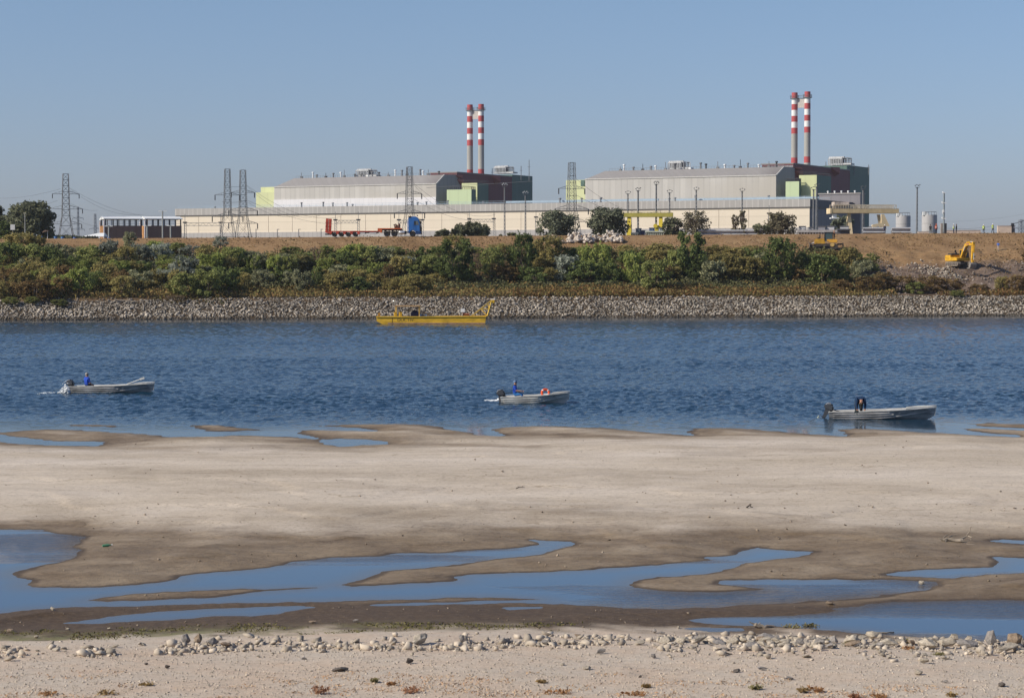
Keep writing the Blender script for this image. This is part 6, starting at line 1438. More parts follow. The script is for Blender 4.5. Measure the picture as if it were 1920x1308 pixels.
mb = MB(); mb.box((-2.05, 0, 3.62), (.55, 2.46, .34)); mb.part('roof_fairing', BLKP, trk, bevel=.03)
for s in (-1, 1): mb = MB(); mb.box((-.55, s * 1.226, .72), (.9, .03, .5)); mb.box((-2.2, s * 1.226, .8), (.3, .03, .34)); mb.part('side_skirt', pm('skirt_blue', (0.012, 0.05, 0.16), .5), trk)
mb = MB(); mb.prism([(-.03, 1.0), (.03, 1.35), (-.08, 2.15), (-.30, 2.15), (-.24, 1.3), (-.26, 1.0)], -1.24, 1.24, 'XZ'); mb.part('dark_front', BLKP, trk)  # blackens the front edge of the cab, sides included
for s in (-1, 1): mb = MB(); mb.prism([(-.98, 2.15), (-.98, 2.92), (-1.28, 2.92), (-1.28, 2.15)], s * 1.242, s * 1.25, 'XZ'); mb.part('quarter_window', GLS, trk)
mb = MB()
for y in (-.42, .42): mb.box((-4.3, y, .85), (4.8, .12, .26))
mb.part('chassis', BLKP, trk)
mb = MB(); mb.lathe([(0, -.5), (.3, -.5), (.33, -.46), (.33, .46), (.3, .5), (0, .5)], (-3.55, -.98, .78), 16, M=Matrix.Rotation(R(90), 3, 'Y')); mb.part('fuel_tank', pm('polished_tank', (0.7, 0.7, 0.7), .3, .6), trk, True)
mb = MB(); mb.box((-3.0, -.95, .75), (.5, .4, .6)); mb.part('battery_box', BLKP, trk, bevel=.03)
mb = MB(); mb.tube([(-2.55, -.7, .9), (-2.55, -.7, 3.1)], .09, 8); mb.part('exhaust', PALE, trk)
for s in (-1, 1):
    wheel(-1.6, s * 1.0, .52, .36, trk, -s)
    for x in (-5.0, -6.35): wheel(x, s * .98, .54, .58, trk, -s)
    for x in (-5.0, -6.35): mb = MB(); mb.tube([(x + .66 * math.cos(a), s * .98, .56 + .66 * math.sin(a)) for a in np.linspace(.25, 2.9, 9)], .05, 4); mb.part('mudguard', RIM, trk)
trl = thing('lowbed_trailer', 'long red lowbed trailer with raised ramps behind the blue truck', 'trailer', (pR.x, Yt, zc_)); LT = (trk.location.x - trl.location.x)
gx0 = LT - 4.05
mb = MB(); mb.box((gx0 - 1.75, 0, 1.48), (4.4, 2.45, .16)); mb.prism([(gx0 - 4.0, 1.5), (gx0 - 4.0, 1.05), (gx0 - 3.5, .75), (gx0 - 3.2, .75), (gx0 - 3.2, 1.4)], -1.2, 1.2, 'XZ'); mb.part('gooseneck', ORR, trl)
mb = MB(); mb.box((gx0 - 1.6, 0, 1.27), (4.4, 1.0, .24)); mb.part('neck_beam', BLKP, trl)
mb = MB(); mb.box(((gx0 - 3.7 + 1.0) / 2 + .0, 0, .98), (gx0 - 3.7 - 1.0, 2.5, .18)); mb.part('deck', RED, trl)
mb = MB(); mb.box(((gx0 - 3.9 + 5) / 2, 0, .78), (gx0 - 3.9 - 5, 2.3, .2)); mb.part('deck_beam', BLKP, trl)
for s in (-1, 1):
    mb = MB(); mb.box((6.6, s * 1.2, .66), (1.7, .05, .22)); mb.box((8.9, s * 1.2, .66), (1.3, .05, .22)); mb.part('side_guard', PALE, trl)
    for k, x in enumerate((1.8, 3.1, 4.4, 5.7)): wheel(x - .1, s * 1.0, .40, .5, trl, -s)
    mb = MB()
    for x in (1.05, 2.35, 3.65, 4.95, 6.25): mb.prism([(x - .35, .98), (x + .35, .98), (x + .15, .45), (x - .15, .45)], s * 1.18, s * 1.26, 'XZ')
    mb.part('wheel_skirt', RED, trl)
    mb = MB(); mb.box((.3 + .1, s * .85, 2.05), (.48, .72, 2.6), M=Matrix.Rotation(R(3), 3, 'Y'))
    for z in (1.2, 1.9, 2.6): mb.box((.22 + .1, s * .85, z), (.52, .76, .08))
    o = mb.part('ramp', RED, trl, bevel=.02)
    if s > 0: o.location.x = .42
mb = MB(); mb.prism([(.0, .95), (1.2, .95), (1.2, .7), (.5, .6), (.05, .8)], -1.2, 1.2, 'XZ'); mb.part('tail_frame', RED, trl)
mb = MB(); mb.box((.55, 0, .45), (1.0, 2.2, .22)); mb.part('bumper_beam', BLKP, trl)
mb = MB()
for y in (-.7, .1):
    mb.blob((gx0 - .55, y, 1.9), .25, .3, .38); mb.blob((gx0 - .05, y, 2.05), .22, .3, .42); mb.tube([(gx0 - .8, y, 1.6), (gx0 - 1.0, y, 2.2), (gx0 - .6, y, 2.3)], .12, 6)
mb.box((gx0 - .35, -.2, 1.7), (.9, 1.6, .3)); o = mb.part('winch', pm('rusty_winch', (0.12, 0.05, 0.03), .8, var=.4, scale=3), trl, True)

# excavator
XY_ = pm('digger_yellow', (0.60, 0.33, 0.025), .55, var=.2, scale=1.6); TRK = pm('dusty_track', (0.22, 0.185, 0.15), .95, var=.3, scale=2, bump=.4)
p = hit_bank(1798, 500); ex = thing('excavator', 'yellow tracked excavator digging on the churned earth', 'excavator', (p.x, p.y, p.z + .05), R(-69)); ex.scale = (1.1, 1.1, .93)
def track(parent, x0, x1, y, w_, h, n=18):
    r = h / 2; mb = MB(); prof = [(x0 + r * math.sin(a) * -1, r + r * math.cos(a)) for a in np.linspace(0, math.pi, 9)] + [(x1 + r * math.sin(a), r - r * math.cos(a)) for a in np.linspace(0, math.pi, 9)]
    mb.prism(prof, y - w_ / 2, y + w_ / 2, 'XZ')
    for k in range(n): x = x0 + (x1 - x0) * k / (n - 1); mb.box((x, y, h + .02), (.10, w_ + .02, .05))
    o = mb.part('track', TRK, parent)
    mb = MB()
    for k in range(6): x = x0 + (x1 - x0) * k / 5; mb.lathe([(0, -.02), (r * .62, -.02), (r * .62, .02), (0, .02)], (x, y - w_ / 2 - .03, r), 12, M=Matrix.Rotation(R(90), 3, 'X'))
    mb.part('road_wheels', pm('track_steel', (0.12, 0.10, 0.085), .8, var=.3), o)
for y in (-1.15, 1.15): track(ex, -1.5, 1.5, y, .6, .85)
mb = MB(); mb.box((0, 0, .55), (1.6, 1.8, .45)); mb.lathe([(0, .7), (.7, .7), (.7, .98), (0, .98)], (0, 0, 0), 18); mb.part('undercarriage', TRK, ex)
up = MB(); up.prism([(-2.25, 1.05), (-2.35, 1.5), (-2.3, 2.15), (-.6, 2.2), (-.6, 1.75), (.9, 1.75), (1.35, 1.6), (1.35, 1.05), (-1.6, .98)], -1.28, 1.28, 'XZ'); up.part('upper_body', XY_, ex, bevel=.06)
mb = MB(); mb.prism([(-1.9, 2.2), (-1.8, 2.5), (-.75, 2.5), (-.65, 2.2)], -1.0, 1.0, 'XZ'); mb.box((-1.4, .3, 2.6), (.25, .25, .3)); mb.part('engine_hood', pm('hood_black', (0.035, 0.037, 0.04), .6), ex)
mb = MB(); mb.prism([(-.5, 1.75), (-.5, 3.2), (-.35, 3.32), (.85, 3.32), (1.15, 2.2), (1.15, 1.45), (.9, 1.3), (-.3, 1.3)], .32, 1.26, 'XZ'); cab_ = mb.part('cab', XY_, ex, bevel=.05)
mb = MB(); mb.add([(.90, .38, 3.2), (.90, 1.2, 3.2), (1.18, 1.2, 2.2), (1.18, .38, 2.2)], [(0, 1, 2, 3)]); mb.add([(1.18, .38, 2.16), (1.18, 1.2, 2.16), (1.18, 1.2, 1.55), (1.18, .38, 1.55)], [(0, 1, 2, 3)]); mb.add([(-.35, .305, 3.15), (.78, .305, 3.15), (1.05, .305, 2.15), (1.05, .305, 1.75), (-.35, .305, 1.75)], [(0, 1, 2, 3, 4)]); mb.part('window', GLS, cab_)
def limb(pts, ws, y0, y1, name, mat, parent):
    """plated arm: polyline spine with depth at each joint"""
    P = [Vector((x, 0, z)) for x, z in pts]; A, B = [], []
    for i, q in enumerate(P):
        d = (P[min(i + 1, len(P) - 1)] - P[max(i - 1, 0)]).normalized(); n = Vector((-d.z, 0, d.x)); A.append(q + n * ws[i] / 2); B.append(q - n * ws[i] / 2)
    poly = [(v.x, v.z) for v in A] + [(v.x, v.z) for v in reversed(B)]
    mb = MB(); mb.prism(poly, y0, y1, 'XZ'); return mb.part(name, mat, parent, bevel=.02)
bo = limb([(.9, 1.7), (1.5, 3.0), (2.3, 4.15), (3.1, 4.35), (4.3, 4.15)], [.45, .5, .62, .55, .35], -.28, .22, 'boom', XY_, ex)
mb = MB()
for y in (-.42, .36): mb.tube([(1.3, y, 1.75), (2.0, y, 3.0)], .11, 8); mb.tube([(2.0, y, 3.0), (2.45, y, 3.9)], .06, 8, 1)
mb.tube([(2.3, -.03, 4.62), (3.4, -.03, 4.8)], .11, 8); mb.tube([(3.4, -.03, 4.8), (4.35, -.03, 4.7)], .06, 8, 1); mb.part('ram', [XY_, PALE], ex)
st = limb([(4.25, 4.75), (4.25, 4.2), (4.15, 2.6), (4.05, .75)], [.3, .55, .45, .28], -.22, .18, 'stick', XY_, ex)
mb = MB(); mb.tube([(4.55, -.02, 4.2), (4.5, -.02, 2.6)], .10, 8); mb.tube([(4.5, -.02, 2.6), (4.42, -.02, 1.3)], .055, 8, 1); mb.bar((4.4, -.02, 1.3), (4.15, -.02, .6), .14); mb.part('bucket_ram', [XY_, PALE], ex)
mb = MB(); mb.prism([(4.15, .75), (4.45, .45), (4.35, -.15), (3.95, -.55), (3.45, -.5), (3.35, -.35), (3.85, -.2), (3.95, .3), (3.9, .65)], -.6, .55, 'XZ')
for k in range(5): mb.box((3.32, -.52 + .25 * k, -.42), (.25, .10, .10))
mb.part('bucket', pm('worn_steel', (0.30, 0.27, 0.24), .6, .3, var=.3, scale=3), ex, bevel=.02)
mb = MB(); mb.box((3.0, -.285, 4.33), (.8, .01, .2)); mb.part('boom_lettering_plate', pm('boom_mark', (0.35, 0.10, 0.09), .6), bo)
for y in (-1.0, 1.0): mb = MB(); mb.box((.6, y * .98, 2.35), (.05, .05, 1.2)); mb.box((.62, y * 1.1, 2.95), (.08, .3, .4)); mb.part('mirror', BLKP, ex)

# bulldozer
p = hit_bank(1549, 469); dz = thing('bulldozer', 'yellow bulldozer with raised dusty blade on the dry slope', 'bulldozer', (p.x, p.y, p.z + .12), R(172)); dz.scale = (1.18, 1.18, .98)
DY = pm('dozer_yellow', (0.50, 0.27, 0.03), .6, var=.2, scale=1.5)
TRK = pm('dark_track', (0.06, 0.05, 0.045), .9, var=.3, scale=3)
for y in (-1.05, 1.05): track(dz, -1.35, 1.55, y, .5, 1.0)
mb = MB(); mb.prism([(.15, .8), (.15, 2.0), (1.75, 1.9), (1.85, 1.75), (1.85, .75)], -.75, .75, 'XZ'); mb.part('engine_hood', DY, dz, bevel=.05)
mb = MB(); mb.prism([(-1.75, 1.2), (-1.75, 1.75), (-1.5, 1.85), (-.1, 1.85), (-.1, 1.55), (-.6, 1.25)], -1.2, 1.2, 'XZ'); mb.part('rear_fender', pm('dozer_orange', (0.70, 0.36, 0.05), .55, var=.1), dz, bevel=.04)
mb = MB(); mb.prism([(-1.0, 1.5), (-.95, 3.1), (.2, 3.1), (.35, 2.0), (.2, 1.5)], -.7, .7, 'XZ'); mb.part('cab', pm('cab_glass', (0.045, 0.075, 0.08), .15, spec=.6), dz, bevel=.04)
mb = MB(); mb.box((-.38, 0, 3.16), (1.4, 1.6, .12))
for x, y in ((-.98, .72), (-.98, -.72), (.24, .72), (.24, -.72)): mb.bar((x, y, 1.5), (x, y, 3.12), .1)
mb.part('cab_frame', BLKP, dz)
mb = MB(); mb.tube([(1.0, .5, 1.9), (1.0, .5, 2.7)], .09, 8); mb.box((1.2, .3, 2.05), (.35, .25, .3)); mb.part('exhaust', BLKP, dz)
bl = [(2.75 + .25 * math.cos(a) - .2, .75 + .75 * math.sin(a)) for a in np.linspace(-1.35, 1.35, 8)]; inn = [(x - .22, z) for x, z in reversed(bl)]
bl2 = [(2.95 - .28 * math.cos(a), .72 + .72 * math.sin(a)) for a in np.linspace(-1.3, 1.3, 8)]
mb = MB(); mb.prism(bl2 + [(x - .1, z) for x, z in reversed(bl2)], -1.75, 1.75, 'XZ'); mb.part('blade', pm('dusty_blade', (0.27, 0.215, 0.175), .8, var=.2), dz)
for y in (-1.4, 1.4): mb = MB(); mb.bar((-.2, y, .65), (2.6, y, .5), .22); mb.bar((1.2, y, .7), (2.6, y, 1.15), .12); mb.part('push_arm', TRK, dz)
mb = MB(); mb.bar((1.3, .4, 1.6), (2.5, .4, .95), .14); mb.bar((1.3, -.4, 1.6), (2.5, -.4, .95), .14); mb.part('lift_ram', PALE, dz)
mb = MB(); mb.bar((-1.7, 0, .9), (-2.5, 0, .95), .3); mb.box((-2.55, 0, .95), (.25, 1.6, .3))
for y in (-.65, 0, .65): mb.prism([(-2.5, 1.2), (-2.7, 1.2), (-2.75, .35), (-2.6, .2)], y - .06, y + .06, 'XZ')
mb.part('ripper', TRK, dz)
for y in (-1.32, 1.32): mb = MB(); mb.lathe([(0, -.05), (.34, -.05), (.34, .05), (0, .05)], (-.95, y, .80), 16, M=Matrix.Rotation(R(90), 3, 'X')); mb.part('drive_sprocket', pm('sprocket_yellow', (0.55, 0.36, 0.12), .7), dz)
q = dz.location + Matrix.Rotation(R(172), 3, 'Z') @ Vector((-1.45, -.35, 1.82))
person('worker in brown jacket and orange helmet standing on the rear of the bulldozer', tuple(q), R(110), {}, ('brown', (0.30, 0.13, 0.06)), ('grey_dark', (0.06, 0.05, 0.055)), ('orange_helmet2', (0.55, 0.22, 0.07)), scale=.92)

# ================================================================ BARGE
p = on_z(810, 607.5); bY = p.y; sc = bY / F_PX
bg_ = thing('work_barge', 'yellow flat work barge moored by the stone bank', 'barge', (p.x, bY + 2.2, 0)); L2 = 208 * sc / 2; x0 = -104 * sc
M_BY = pm('barge_yellow', (0.74, 0.44, 0.03), .5, var=.14, scale=.5, stretch=(.5, 1, 2)); M_BY2 = pm('barge_side_yellow', (0.72, 0.42, 0.03), .6, var=.24, scale=1.4, stretch=(.5, 1, 2), spec=.3); M_RUST = pm('waterline_rust', (0.32, 0.20, 0.17), .8, var=.3, scale=2)
def bx(px): return (px - 810) * sc
Hb = 1.05
mb = MB(); mb.prism([(bx(706), Hb), (bx(911), Hb + .05), (bx(910), .35), (bx(908), -.4), (bx(726), -.4), (bx(706), .42)], -2.1, 2.1, 'XZ'); hull = mb.part('hull', [M_BY2], bg_)
mb = MB()
for y in (-2.13, 2.13): mb.bar((bx(706), y, Hb - .02), (bx(912), y, Hb + .04), .12, .16)
mb.bar((bx(706), -2.1, Hb), (bx(706), 2.1, Hb), .14); mb.part('rubbing_strake', M_BY, hull)
mb = MB()
for y in (-2.106,): mb.box((bx(818), y, .10), (bx(909) - bx(727), .012, .16))
mb.part('waterline_band', M_RUST, hull)
mb = MB(); mb.box((bx(735.5), -2.106, .6), (.10, .012, .85)); mb.part('frame_mark', pm('barge_seam', (0.20, 0.12, 0.02), .8), hull)
tm = text_mesh('DUCTIV', .62); tm.transform(Matrix.Translation((bx(760), -2.108, .58)) @ Matrix.Rotation(R(90), 4, 'X') @ Matrix.Diagonal((1.05, 1, 1, 1))); tm.materials.append(pm('barge_letter', (0.10, 0.065, 0.02), .8)); obj_from('lettering', tm, hull)
mb = MB(); mb.box((bx(808), 0, Hb + .03), (bx(905) - bx(712), 3.9, .04)); mb.part('deck', pm('deck_paint', (0.30, 0.22, 0.08), .8, var=.3, scale=1), bg_)
mb = MB(); ht = 1.5
for x in (bx(741), bx(785.5)):
    for y in (-1.2, 1.2): mb.bar((x, y, Hb), (x, y, Hb + ht), .13)
mb.part('shelter_post', pm('barge_frame', (0.60, 0.38, 0.10), .6), bg_)
mb = MB(); mb.box(((bx(739) + bx(787)) / 2, 0, Hb + ht + .04), (bx(787) - bx(739), 2.8, .14)); mb.part('shelter_roof', pm('barge_roof', (0.42, 0.25, 0.10), .6), bg_)
mb = MB(); mb.box((bx(777), 0, Hb + .3), (1.2, 1.0, .6)); mb.tube([(bx(771), 0, Hb + .4), (bx(775), 0, Hb + .75), (bx(782), 0, Hb + .7)], .2, 8); mb.part('engine', pm('engine_navy', (0.03, 0.03, 0.075), .6, var=.2), bg_, bevel=.04)
for px in (739.5, 742.5, 749, 752):
    mb = MB(); mb.tube([(bx(px), -1.5, Hb), (bx(px), -1.5, Hb + .62)], .11, 10); mb.lathe([(0, 0), (.15, 0), (.15, .06), (0, .06)], (bx(px), -1.5, Hb + .6), 10); mb.part('bollard', M_BY, bg_, True)
mb = MB(); mb.box((bx(710), -1.2, Hb + .28), (.32, .4, .6)); mb.part('stern_box', pm('stern_brown', (0.34, 0.17, 0.03), .7), bg_)
mb = MB(); mb.box((bx(867), .3, Hb + .85), (.6, .5, .5)); mb.tube([(bx(867), .3, Hb), (bx(867), .3, Hb + .7)], .06, 6); mb.part('white_bucket', M_WHITE, bg_, bevel=.05)
mb = MB(); mb.lathe([(0, -.5), (.3, -.5), (.3, -.42), (.16, -.4), (.16, .4), (.3, .42), (.3, .5), (0, .5)], (bx(873.5), -.6, Hb + .32), 14, M=Matrix.Rotation(R(90), 3, 'Y')); mb.part('winch', pm('winch_rust', (0.25, 0.08, 0.04), .8, var=.3), bg_, True)
for k, px in enumerate((788, 792, 797)): mb = MB(); mb.lathe([(0, 0), (.18, 0), (.18, .3), (0, .32)], (bx(px), -.9 + .4 * k, Hb + .03), 10); mb.part('deck_drum', [pm('blue_drum', (0.07, 0.15, 0.3), .6), M_STEEL, M_WHITE][k], bg_, True)
def bp(px, py): q = at_Y(px, py, bY + 2.2); return q.x - bg_.location.x, q.z
for y in (-.9, .9):
    A, B, Tp, Mi, Br = bp(885, 592), bp(914, 592), bp(922, 563), bp(899, 579), bp(918, 579)
    mb = MB(); V3 = lambda q, yy=y: Vector((q[0], yy, q[1])); Tn = Vector((Tp[0], y * .35, Tp[1]))
    mb.bar(V3(A), Tn, .15); mb.bar(V3(B), Tn, .15); mb.bar(V3(A).lerp(Tn, .45), V3(B).lerp(Tn, .45), .11); mb.bar(V3(A).lerp(Tn, .45), V3(B), .10); mb.bar(V3(B).lerp(Tn, .45), V3(A).lerp(Tn, .80), .08)
    mb.part('derrick_leg', pm('derrick_yellow', (0.62, 0.40, 0.06), .55), bg_)
q = bp(923.5, 562.5); mb = MB(); mb.box((q[0], 0, q[1] - .2), (.6, .8, .45)); mb.part('derrick_head', M_BY, bg_, bevel=.03)
mb = MB(); mb.box((q[0] + .05, 0, q[1] + .12), (.7, .5, .14)); mb.part('derrick_cap', M_WHITE, bg_)

# ================================================================ ALUMINIUM BOATS
ALU = pm('boat_aluminium', (0.38, 0.37, 0.36), .42, .15, var=.32, scale=2.6, stretch=(.4, 1, 2)); ALU2 = pm('boat_alu_light', (0.52, 0.51, 0.48), .45, .12, var=.28, scale=2.6, stretch=(.4, 1, 2)); ALUD = pm('boat_inside', (0.36, 0.35, 0.34), .55, .1, var=.15, scale=2)
COWL = pm('cowling_grey', (0.055, 0.058, 0.065), .3, var=.08, spec=.5); SILV = pm('cowling_silver', (0.5, 0.5, 0.52), .3, .5)
def boat(label, px0, px1, py, trim, alu, tilt, number, yaw=-.20, beam=.78, motor_tip=COWL):
    p = on_z((px0 + px1) / 2, py); sc = p.y / F_PX; Lb = (px1 - px0) * sc / math.cos(yaw)
    t = thing('motor_boat', label, 'boat', (p.x, p.y + .75, 0), yaw, 'aluminium motor boats on the river'); t.rotation_euler = (0, -R(trim), yaw)
    n = 26
    def sec(f):
        x = (f - .5) * Lb; b = beam * (1 - max(0, (f - .42) / .58) ** 2.6) * (.93 + .07 * min(1, f / .3)); b = max(b, .015)
        g = .40 + .10 * f + .20 * max(0, f - .45) ** 1.3; c = .06 + .40 * max(0, (f - .45) / .55) ** 1.5; k = -.16 + .32 * max(0, (f - .82) / .18) ** 2.4
        bc = b * (.84 - .25 * max(0, (f - .5) / .5)); rake = .30 * max(0, (f - .80) / .20) ** 1.5
        return x, b, g, c, k, bc, rake
    O, I = [], []
    for i in range(n + 1):
        f = i / n; x, b, g, c, k, bc, rk = sec(f)
        gx_ = x + rk * .35
        ring = [(gx_, -b, g), (x + rk * .28, -(b * .72 + bc * .28), c + (g - c) * .66), (x + rk * .2, -(b * .38 + bc * .62), c + (g - c) * .33), (x + rk * .1, -bc, c), (x, -bc * .5, (c + k) / 2 - .03), (x, 0, k)]
        ring = ring + [(a, -b_, z) for a, b_, z in reversed(ring[:-1])]; O.append(ring)
        s_ = .965 if f < .97 else .5
        I.append([(min(a, Lb * .49), y * s_, z if q in (0, 10) else z + .035) for q, (a, y, z) in enumerate(ring)])
    m = 11; mb = MB(); V = [v for r in O for v in r]; mb.add(V, [(i * m + q, i * m + q + 1, (i + 1) * m + q + 1, (i + 1) * m + q) for i in range(n) for q in range(m - 1)]); mb.add(O[0], [tuple(range(m))]); hull = mb.part('hull', alu, t, True)
    mb = MB(); V = [v for r in I for v in r]; mb.add(V, [(i * m + q, i * m + q + 1, (i + 1) * m + q + 1, (i + 1) * m + q) for i in range(n) for q in range(m - 1)]); mb.add(I[0], [tuple(range(m))]); mb.part('inner_shell', ALUD, t, True)
    mb = MB()
    for s in (0, 10): mb.tube([Vector(r[s]) for r in O], .03, 6)
    mb.bar(O[0][0], O[0][10], .05); mb.part('gunwale', ALU2, t)
    mb = MB()
    for q in (1, 2):
        for s in (q, 10 - q): mb.tube([Vector(O[i][s]) + Vector((0, -.012 if s < 5 else .012, 0)) for i in range(1, int(n * (.62 if q == 1 else .66)))], .030, 5)
    for s in (3, 7): mb.tube([Vector(O[i][s]) + Vector((0, -.01 if s < 5 else .01, 0)) for i in range(1, n)], .034, 5)
    mb.part('strake', alu, hull)
    mb = MB(); fd = [O[i] for i in range(int(n * .80), n + 1)]; mb.add([v for r in fd for v in (tuple(Vector(r[0]) + Vector((0, 0, .01))), tuple(Vector(r[10]) + Vector((0, 0, .01))))], [(2 * i, 2 * i + 1, 2 * i + 3, 2 * i + 2) for i in range(len(fd) - 1)]); mb.part('foredeck', ALU2, t)
    mb = MB()
    fr_ = [O[i] for i in range(int(n * .74), n + 1)]
    for s in (0, 10): mb.tube([Vector(r[s]) + Vector((0, 0, .05 + .035 * min(1, i / 3))) for i, r in enumerate(fr_)], .028, 5)
    mb.tube([Vector(O[n][0]) + Vector((-.03, 0, .0)), Vector(O[n][5]) + Vector((.0, 0, 0))], .03, 5); mb.part('bow_rail', ALU2, t)
    for f, ww in ((.18, .30), (.45, .28), (.68, .28)):
        i = int(n * f); x, b, g = O[i][0][0], -O[i][0][1], O[i][0][2]; mb = MB(); mb.box((x, 0, g - .16), (ww, b * 1.8, .04)); mb.part('bench', ALU2, t, bevel=.01)
    if number:
        tm = text_mesh(number, .13, .003); i = int(n * .80); a, b_ = Vector(O[i][1]), Vector(O[i + 2][1]); ang = math.atan2(b_.y - a.y, b_.x - a.x)
        tm.transform(Matrix.Translation(a + Vector((0, -.018, .03))) @ Matrix.Rotation(ang, 4, 'Z') @ Matrix.Rotation(R(90), 4, 'X')); tm.materials.append(pm('number_paint', (0.06, 0.06, 0.07), .7)); obj_from('registration_number', tm, hull)
    # outboard
    xs = -Lb / 2; T = Matrix.Translation((xs - .02, 0, .40)) @ Matrix.Scale(.86, 4) @ Matrix.Rotation(R(tilt), 4, 'Y')
    def tp(mb): mb.v = [tuple(T @ Vector(v)) for v in mb.v]; return mb
    mb = MB(); mb.prism([(-.42, .06), (-.46, .30), (-.36, .50), (-.08, .56), (.12, .46), (.20, .22), (.16, .06)], -.19, .19, 'XZ'); om = tp(mb).part('outboard_motor', COWL, t, bevel=.07)
    mb = MB(); mb.prism([(-.40, .34), (-.33, .47), (-.12, .53), (-.10, .50), (-.30, .43), (-.36, .32)], -.2, .2, 'XZ'); tp(mb).part('cowl_stripe', SILV, om)
    mb = MB(); mb.prism([(-.30, .06), (.02, .06), (-.04, -.45), (-.08, -.62), (-.26, -.62), (-.24, -.4)], -.07, .07, 'XZ'); mb.box((-.24, 0, -.46), (.42, .22, .03)); tp(mb).part('drive_leg', COWL, om, bevel=.015)
    mb = MB(); mb.blob((-.20, 0, -.66), .24, .07, .07, 10, 8); mb.prism([(-.22, -.7), (-.08, -.7), (-.14, -.88)], -.02, .02, 'XZ'); tp(mb).part('gearcase', COWL, om, True)
    mb = MB()
    for k in range(3): a = k * 2.094; mb.box((-.46, .075 * math.cos(a), -.66 + .075 * math.sin(a)), (.03, .10, .13), M=Matrix.Rotation(a, 3, 'X') @ Matrix.Rotation(.5, 3, 'Z'))
    mb.lathe([(0, -.07), (.045, -.06), (.05, .05), (0, .06)], (-.46, 0, -.66), 10, M=Matrix.Rotation(R(90), 3, 'Y')); tp(mb).part('propeller', motor_tip, om)
    mb = MB(); mb.box((.10, 0, .0), (.16, .24, .3)); tp(mb).part('clamp_bracket', BLKP, om)
    if tilt < 30: mb = MB(); mb.tube([(.2, .0, .22), (.75, .05, .30)], [.03, .022], 6); tp(mb).part('tiller', BLKP, om)
    return t, Lb
SIT = dict(pel=(0, 0, .12), bel=(0, .02, .27), che=(0, .0, .50), nek=(0, -.01, .66), hd0=(0, -.02, .74), hd1=(0, -.02, .86), shL=(.18, 0, .58), shR=(-.18, 0, .58),
           hpL=(.10, -.05, .10), knL=(.13, -.45, .14), anL=(.13, -.42, -.28), toL=(.13, -.58, -.32), hpR=(-.10, -.05, .10), knR=(-.13, -.45, .14), anR=(-.13, -.42, -.28), toR=(-.13, -.58, -.32),
           elL=(.25, -.06, .33), wrL=(.20, -.28, .22), haL=(.19, -.36, .20), elR=(-.25, -.02, .32), wrR=(-.24, -.20, .17), haR=(-.23, -.28, .15))
b1, L1 = boat('grey aluminium boat under way with a pale oar sticking up over its bow', 127, 287, 736.5, .6, ALU, 4, None)
person('grey haired person in blue shirt seated in the boat with the oar', (on_z(161, 736).x, b1.location.y - .1, .36), R(-35 + 180), SIT, ('blue_shirt', (0.02, 0.07, 0.42)), NAVY, hair=(0.30, 0.28, 0.26), sleeves=False)
mb = MB(); mb.tube([(0, 0, 0), (.95, -.25, .34)], .022, 6); o = mb.part('shaft', pm('oar_pale', (0.66, 0.64, 0.58), .6)); t = thing('oar', 'pale oar sticking up slantwise from the bow of the first boat', 'oar', (on_z(237, 736).x, b1.location.y - .3, .56)); o.parent = t
mb = MB(); mb.box((1.06, -.275, .38), (.32, .02, .13), M=Matrix.Rotation(R(-19), 3, 'Y')); mb.part('blade', MATS['oar_pale'], t)
b2, L2_ = boat('pale aluminium boat under way with an orange lifebuoy on its bow, in mid river', 943, 1066, 756.5, 1.2, ALU2, 2, 'H-52085')
person('person in blue shirt and cap seated at the tiller of the boat with the lifebuoy', (on_z(965.5, 757).x, b2.location.y + .05, .40), R(79), dict(SIT, elR=(-.26, -.10, .36), wrR=(-.22, -.42, .34), haR=(-.20, -.50, .33)), ('blue_shirt', (0.02, 0.07, 0.42)), ('blue_shorts', (0.03, 0.16, 0.42)), ('blue_cap', (0.10, 0.17, 0.30)), sleeves=False)
ORG = pm('lifebuoy_orange', (0.80, 0.10, 0.02), .55, var=.05)
t = thing('lifebuoy', 'orange ring lifebuoy leaning on the bow bench of the middle boat', 'lifebuoy', (on_z(1023, 756).x, b2.location.y - .2, .62)); t.rotation_euler = (R(70), 0, R(10))
mb = MB(); mb.tube([(.22 * math.cos(a), .22 * math.sin(a), 0) for a in np.linspace(0, 2 * math.pi, 33)], .075, 8, caps=False); mb.part('ring', ORG, t, True)
for a in (0.8, 2.4, 3.9, 5.5): mb = MB(); mb.tube([(.22 * math.cos(a + d), .22 * math.sin(a + d), 0) for d in (-.14, 0, .14)], .08, 8); mb.part('band', M_WHITE, t, True)
b3, L3_ = boat('grey aluminium boat with tilted outboard lying at the sandbank edge, one person bending in it', 1562, 1754, 786.0, 1.1, ALU, 26, 'H-41508', motor_tip=pm('prop_pale', (0.6, 0.62, 0.5), .5))
BEND = dict(pel=(0, .18, .86), bel=(0, .06, .97), che=(0, -.26, 1.02), nek=(0, -.42, .93), hd0=(0, -.45, .84), hd1=(0, -.47, .73), shL=(.18, -.30, .96), elL=(.24, -.36, .68), wrL=(.20, -.40, .44), haL=(.18, -.42, .36), shR=(-.18, -.30, .96), elR=(-.24, -.36, .68), wrR=(-.20, -.40, .44), haR=(-.18, -.42, .36),
            hpL=(.10, .17, .82), knL=(.13, .05, .45), anL=(.12, .12, .08), toL=(.13, -.05, .03), hpR=(-.10, .17, .82), knR=(-.13, .05, .45), anR=(-.12, .12, .08), toR=(-.13, -.05, .03))
person('person in dark blue jacket bending down in the moored boat', (on_z(1616, 786).x, b3.location.y + .2, .05), R(5), BEND, ('dark_blue', (0.012, 0.035, 0.085)), BLK, hair=(0.05, 0.035, 0.03), bulk=1.35, scale=1.06)
